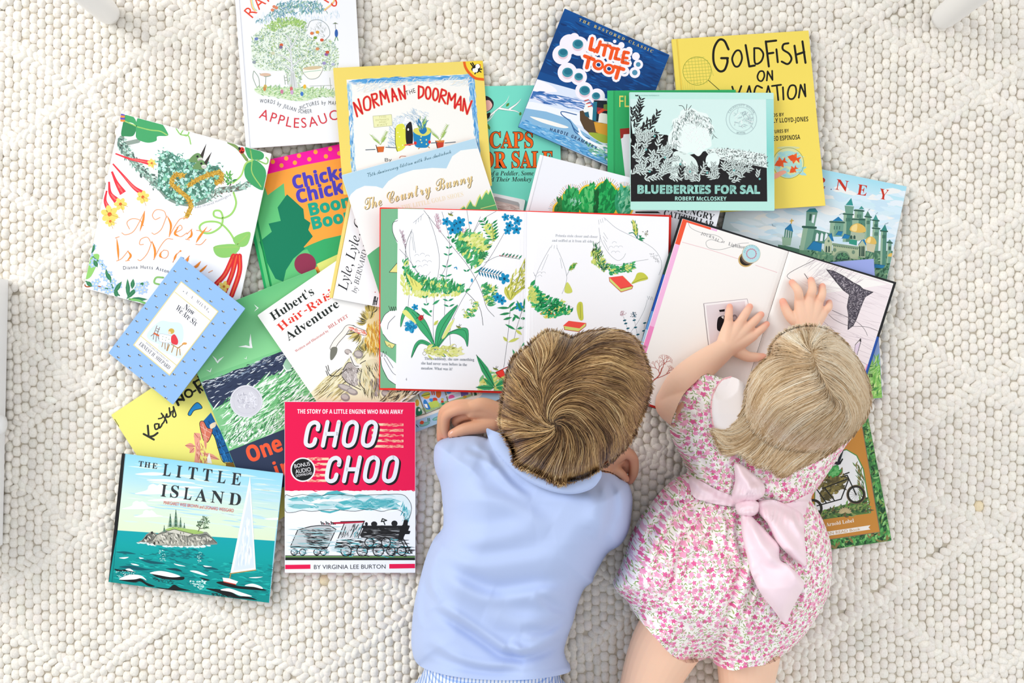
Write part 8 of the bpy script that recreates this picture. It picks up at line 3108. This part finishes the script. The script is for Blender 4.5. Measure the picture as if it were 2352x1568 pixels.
    dr.build('romper', root, zdress, mf, 3.6, low=.018)
    # ---- white petal collar with pink piping
    mc = cloth_material('white_cotton', 'f6efee', .8)
    T4 = (1480, 620, .33167)
    co = [(535, 765), (600, 740), (660, 762), (705, 810), (715, 900), (715, 1010), (705, 1080), (640, 1125), (575, 1150), (520, 1140), (480, 1080), (464, 960), (480, 850)]
    ccl = Cloth(co, T4, open_pts=set(range(13)))
    zc = lambda p: np.maximum(zdress(p), .105) + .007 + .008 * dome(path_dist(p, np.vstack([ccl.out, ccl.out[:1]])), 20)
    col = ccl.build('collar', root, zc, mc, 3.0, low=-.004)
    mp = cloth_material('pink_piping', 'f2b9bd', .7)
    q = catmull(ccl.pts(co[8:] + co[:2]), 6)
    pz = zc(q)
    pip = Flesh().limb(at_np(q[:, 0], q[:, 1], pz), np.full(len(q), .0013), n=2, seg=8, smooth=False)
    mesh_obj('piping', pip.parts[0][0], pip.parts[0][1], mp, col, smooth=True)
    # ---- satin sash and bow
    msat, nt, b = new_mat('pink_satin', .38, .4, 'fbe2ea')
    b.inputs['Sheen Weight'].default_value = .2

    def ribbon(name, pts, h, folds, parent, w=26, base=.004, edge=.0):
        c = Cloth(pts, T, open_pts=set(range(len(pts))))
        for path, ww, amp, rg in folds:
            c.fold(path, ww, amp, rg)

        def z(p):
            d = path_dist(p, np.vstack([c.out, c.out[:1]]))
            return c.add_folds(p, zdress(p) + base + h * dome(d, w))
        return c.build(name, parent, z, msat, 3.0, low=-.003)
    ribbon('sash', [(565, 262), (640, 290), (740, 345), (860, 395), (880, 450), (760, 440), (650, 415), (592, 392), (568, 335)], .006, [([(590, 320), (720, 380), (860, 430)], 9, .003, 0)], root)
    ribbon('sash', [(1000, 400), (1100, 430), (1200, 425), (1335, 365), (1310, 440), (1282, 508), (1180, 490), (1050, 470)], .006, [([(1040, 440), (1180, 465), (1300, 420)], 9, .003, 0)], root)
    bow = thing_part('bow', root)
    ribbon('bow_tail', [(1000, 425), (1090, 408), (1190, 445), (1282, 505), (1290, 620), (1302, 820), (1235, 792), (1170, 735), (1112, 665), (1060, 560), (1005, 490)], .014, [([(1010, 450), (1100, 520), (1190, 640), (1290, 800)], 16, .006, 0), ([(1040, 430), (1150, 470), (1250, 560)], 14, .004, 0)], bow, 30, .012)
    ribbon('bow_tail', [(895, 500), (945, 505), (1000, 555), (1075, 635), (1130, 700), (1135, 785), (1205, 835), (1288, 935), (1245, 1040), (1205, 1120), (1170, 1195), (1100, 1110), (1015, 1000), (958, 880), (928, 760), (898, 620)], .016, [([(950, 510), (1010, 620), (1100, 720), (1135, 790)], 11, .008, 0), ([(930, 560), (980, 700), (1060, 810), (1180, 830)], 13, -.006, 0), ([(1000, 640), (1060, 720), (1110, 790)], 10, .005, 0), ([(960, 860), (1100, 960), (1230, 1060)], 26, .004, 0)], bow, 26, .014)
    ribbon('bow_loop', [(850, 178), (905, 192), (965, 242), (1020, 288), (1042, 338), (1030, 382), (985, 412), (930, 440), (880, 440), (842, 415), (835, 375), (855, 280)], .024, [([(860, 200), (960, 300), (1030, 370)], 12, .006, 0), ([(845, 380), (930, 400), (1020, 370)], 10, -.008, 0), ([(900, 430), (960, 390), (1030, 350)], 8, .005, 0), ([(950, 260), (955, 340), (1000, 380)], 8, .004, 0)], bow, 34, .010)
    ribbon('bow_knot', [(858, 440), (890, 415), (945, 405), (1000, 425), (1005, 465), (985, 500), (935, 515), (885, 505), (862, 480)], .024, [([(870, 460), (930, 440), (995, 450)], 6, .004, 0), ([(880, 490), (940, 470), (990, 480)], 6, .004, 0)], bow, 22, .014)

    # ---- fine blonde hair, parted
    ho = [(862, 600), (900, 500), (980, 432), (1100, 395), (1220, 400), (1330, 450), (1430, 560), (1500, 680), (1548, 800), (1556, 900), (1532, 1000), (1482, 1080), (1420, 1150), (1335, 1222), (1250, 1280), (1180, 1310), (1110, 1345), (1050, 1372), (990, 1412), (935, 1415), (890, 1375), (800, 1345), (740, 1320), (680, 1262), (600, 1262), (560, 1272), (515, 1200), (486, 1110), (560, 1130), (630, 1070), (690, 970), (712, 860), (738, 745), (790, 670)]
    hc = Cloth(ho, T4)
    sk = Cloth([(862, 600), (900, 500), (980, 432), (1100, 395), (1220, 400), (1330, 450), (1430, 560), (1500, 680), (1548, 800), (1556, 900), (1532, 1000), (1482, 1080), (1400, 1160), (1280, 1230), (1150, 1250), (1000, 1230), (860, 1180), (760, 1090), (705, 970), (712, 860), (738, 745), (790, 670)], T4)
    part = catmull(hc.pts([(1120, 400), (1150, 520), (1190, 680), (1230, 790), (1290, 890), (1400, 985)]), 6)

    def zh(p):
        d = sk.edge_dist(p)
        ins = inside(p, sk.out)
        dd = np.where(ins, d, -d)
        zs = .150 + .132 * dome(np.maximum(dd, 0), 140)
        zo = .150 + np.maximum(np.minimum(dd, 0) * .00028, -.035)
        zo = np.where(inside(p, dr.out) & (p[:, 1] > 900), np.maximum(zo, zdress(p) + .012), zo)
        zs = np.where(inside(p, dr.out) & (p[:, 1] > 900), np.maximum(zs, zdress(p) + .012), zs)
        z = np.where(ins, zs, zo)
        z = z - .0045 * np.exp(-(path_dist(p, part) / 7) ** 2)
        return z
    V, F = fl.melt(.0013, 4)
    V = tuck(V, zdress, dr.out, .007)
    V = tuck(V, zh, hc.out, .006, .11)
    V[:, 2] = np.maximum(V[:, 2], support(V[:, :2]))
    mesh_obj('body', V, F, skin_material('girl_skin'), root, skin_colour(V, 'f0c6aa', pinks), smooth=True)
    g4 = [(1100, 440, -.4, -.9), (1000, 480, -.75, -.5), (930, 560, -.9, .1), (1060, 560, -.85, -.45), (1130, 640, -1, -.1), (1000, 640, -1, .25), (880, 640, -.85, .55), (1180, 740, -1, .1), (1050, 740, -.97, .3), (900, 740, -.8, .65), (790, 740, -.5, .9), (1230, 820, -1, .18), (1100, 840, -.97, .28), (950, 850, -.9, .45), (820, 860, -.6, .85), (740, 900, -.25, 1), (1280, 910, -.97, .28), (1150, 930, -.95, .35), (1000, 950, -.88, .5), (860, 970, -.6, .85), (760, 1010, -.35, .95), (1370, 990, -.85, .6), (1250, 1020, -.85, .55), (1100, 1040, -.85, .55), (960, 1070, -.7, .75), (840, 1100, -.5, .9), (740, 1120, -.75, .7), (1400, 1060, -.6, .85), (1300, 1110, -.65, .8), (1200, 1140, -.75, .7), (1080, 1170, -.75, .65), (960, 1200, -.6, .8), (860, 1230, -.55, .8), (1200, 1230, -.8, .6), (1080, 1280, -.85, .55), (980, 1340, -.7, .7), (660, 1100, -.95, .35), (600, 1150, -1, .1), (640, 1220, -1, .3), (560, 1180, -.6, -.8), (700, 1200, -.8, .6),
          (1180, 470, .5, -.8), (1260, 520, .9, -.1), (1220, 620, .9, .3), (1330, 620, .85, .5), (1250, 720, .9, .4), (1380, 740, .75, .7), (1300, 800, .9, .45), (1450, 840, .5, .88), (1330, 870, .9, .4), (1430, 920, .6, .8), (1500, 960, .1, 1), (1420, 985, .6, .8), (1480, 1030, -.3, .95), (1400, 540, .75, .6), (1470, 720, .5, .85)]
    g = [(x * T4[2] + T4[0], y * T4[2] + T4[1], dx, dy) for x, y, dx, dy in g4]
    r = np.random.default_rng(8)
    lo, hi = hc.out.min(0), hc.out.max(0)
    p = lo + (hi - lo) * r.random((30000, 2))
    p = p[inside(p, hc.out)][:11500]
    hm = hair_material('blonde_hair')
    hair('hair', root, hc, zh, g, p, 230, ['a8875e', 'c9a97c', 'ddc09a', 'ead4b2', 'f3e4c9', 'faf0de'], hm, 'cfb289', 18, .00050, .0045, 9, wave=.015, stray=.45)


def thing_part(name, parent):
    """an Empty that groups the ribbons of one part"""
    o = bpy.data.objects.new(name, None)
    o.empty_display_size = .02
    COL.objects.link(o)
    o.parent = parent
    o['_org'] = tuple(parent['_org'])
    return o


build_girl()

for _o in scene.objects:
    if '_org' in _o:
        del _o['_org']
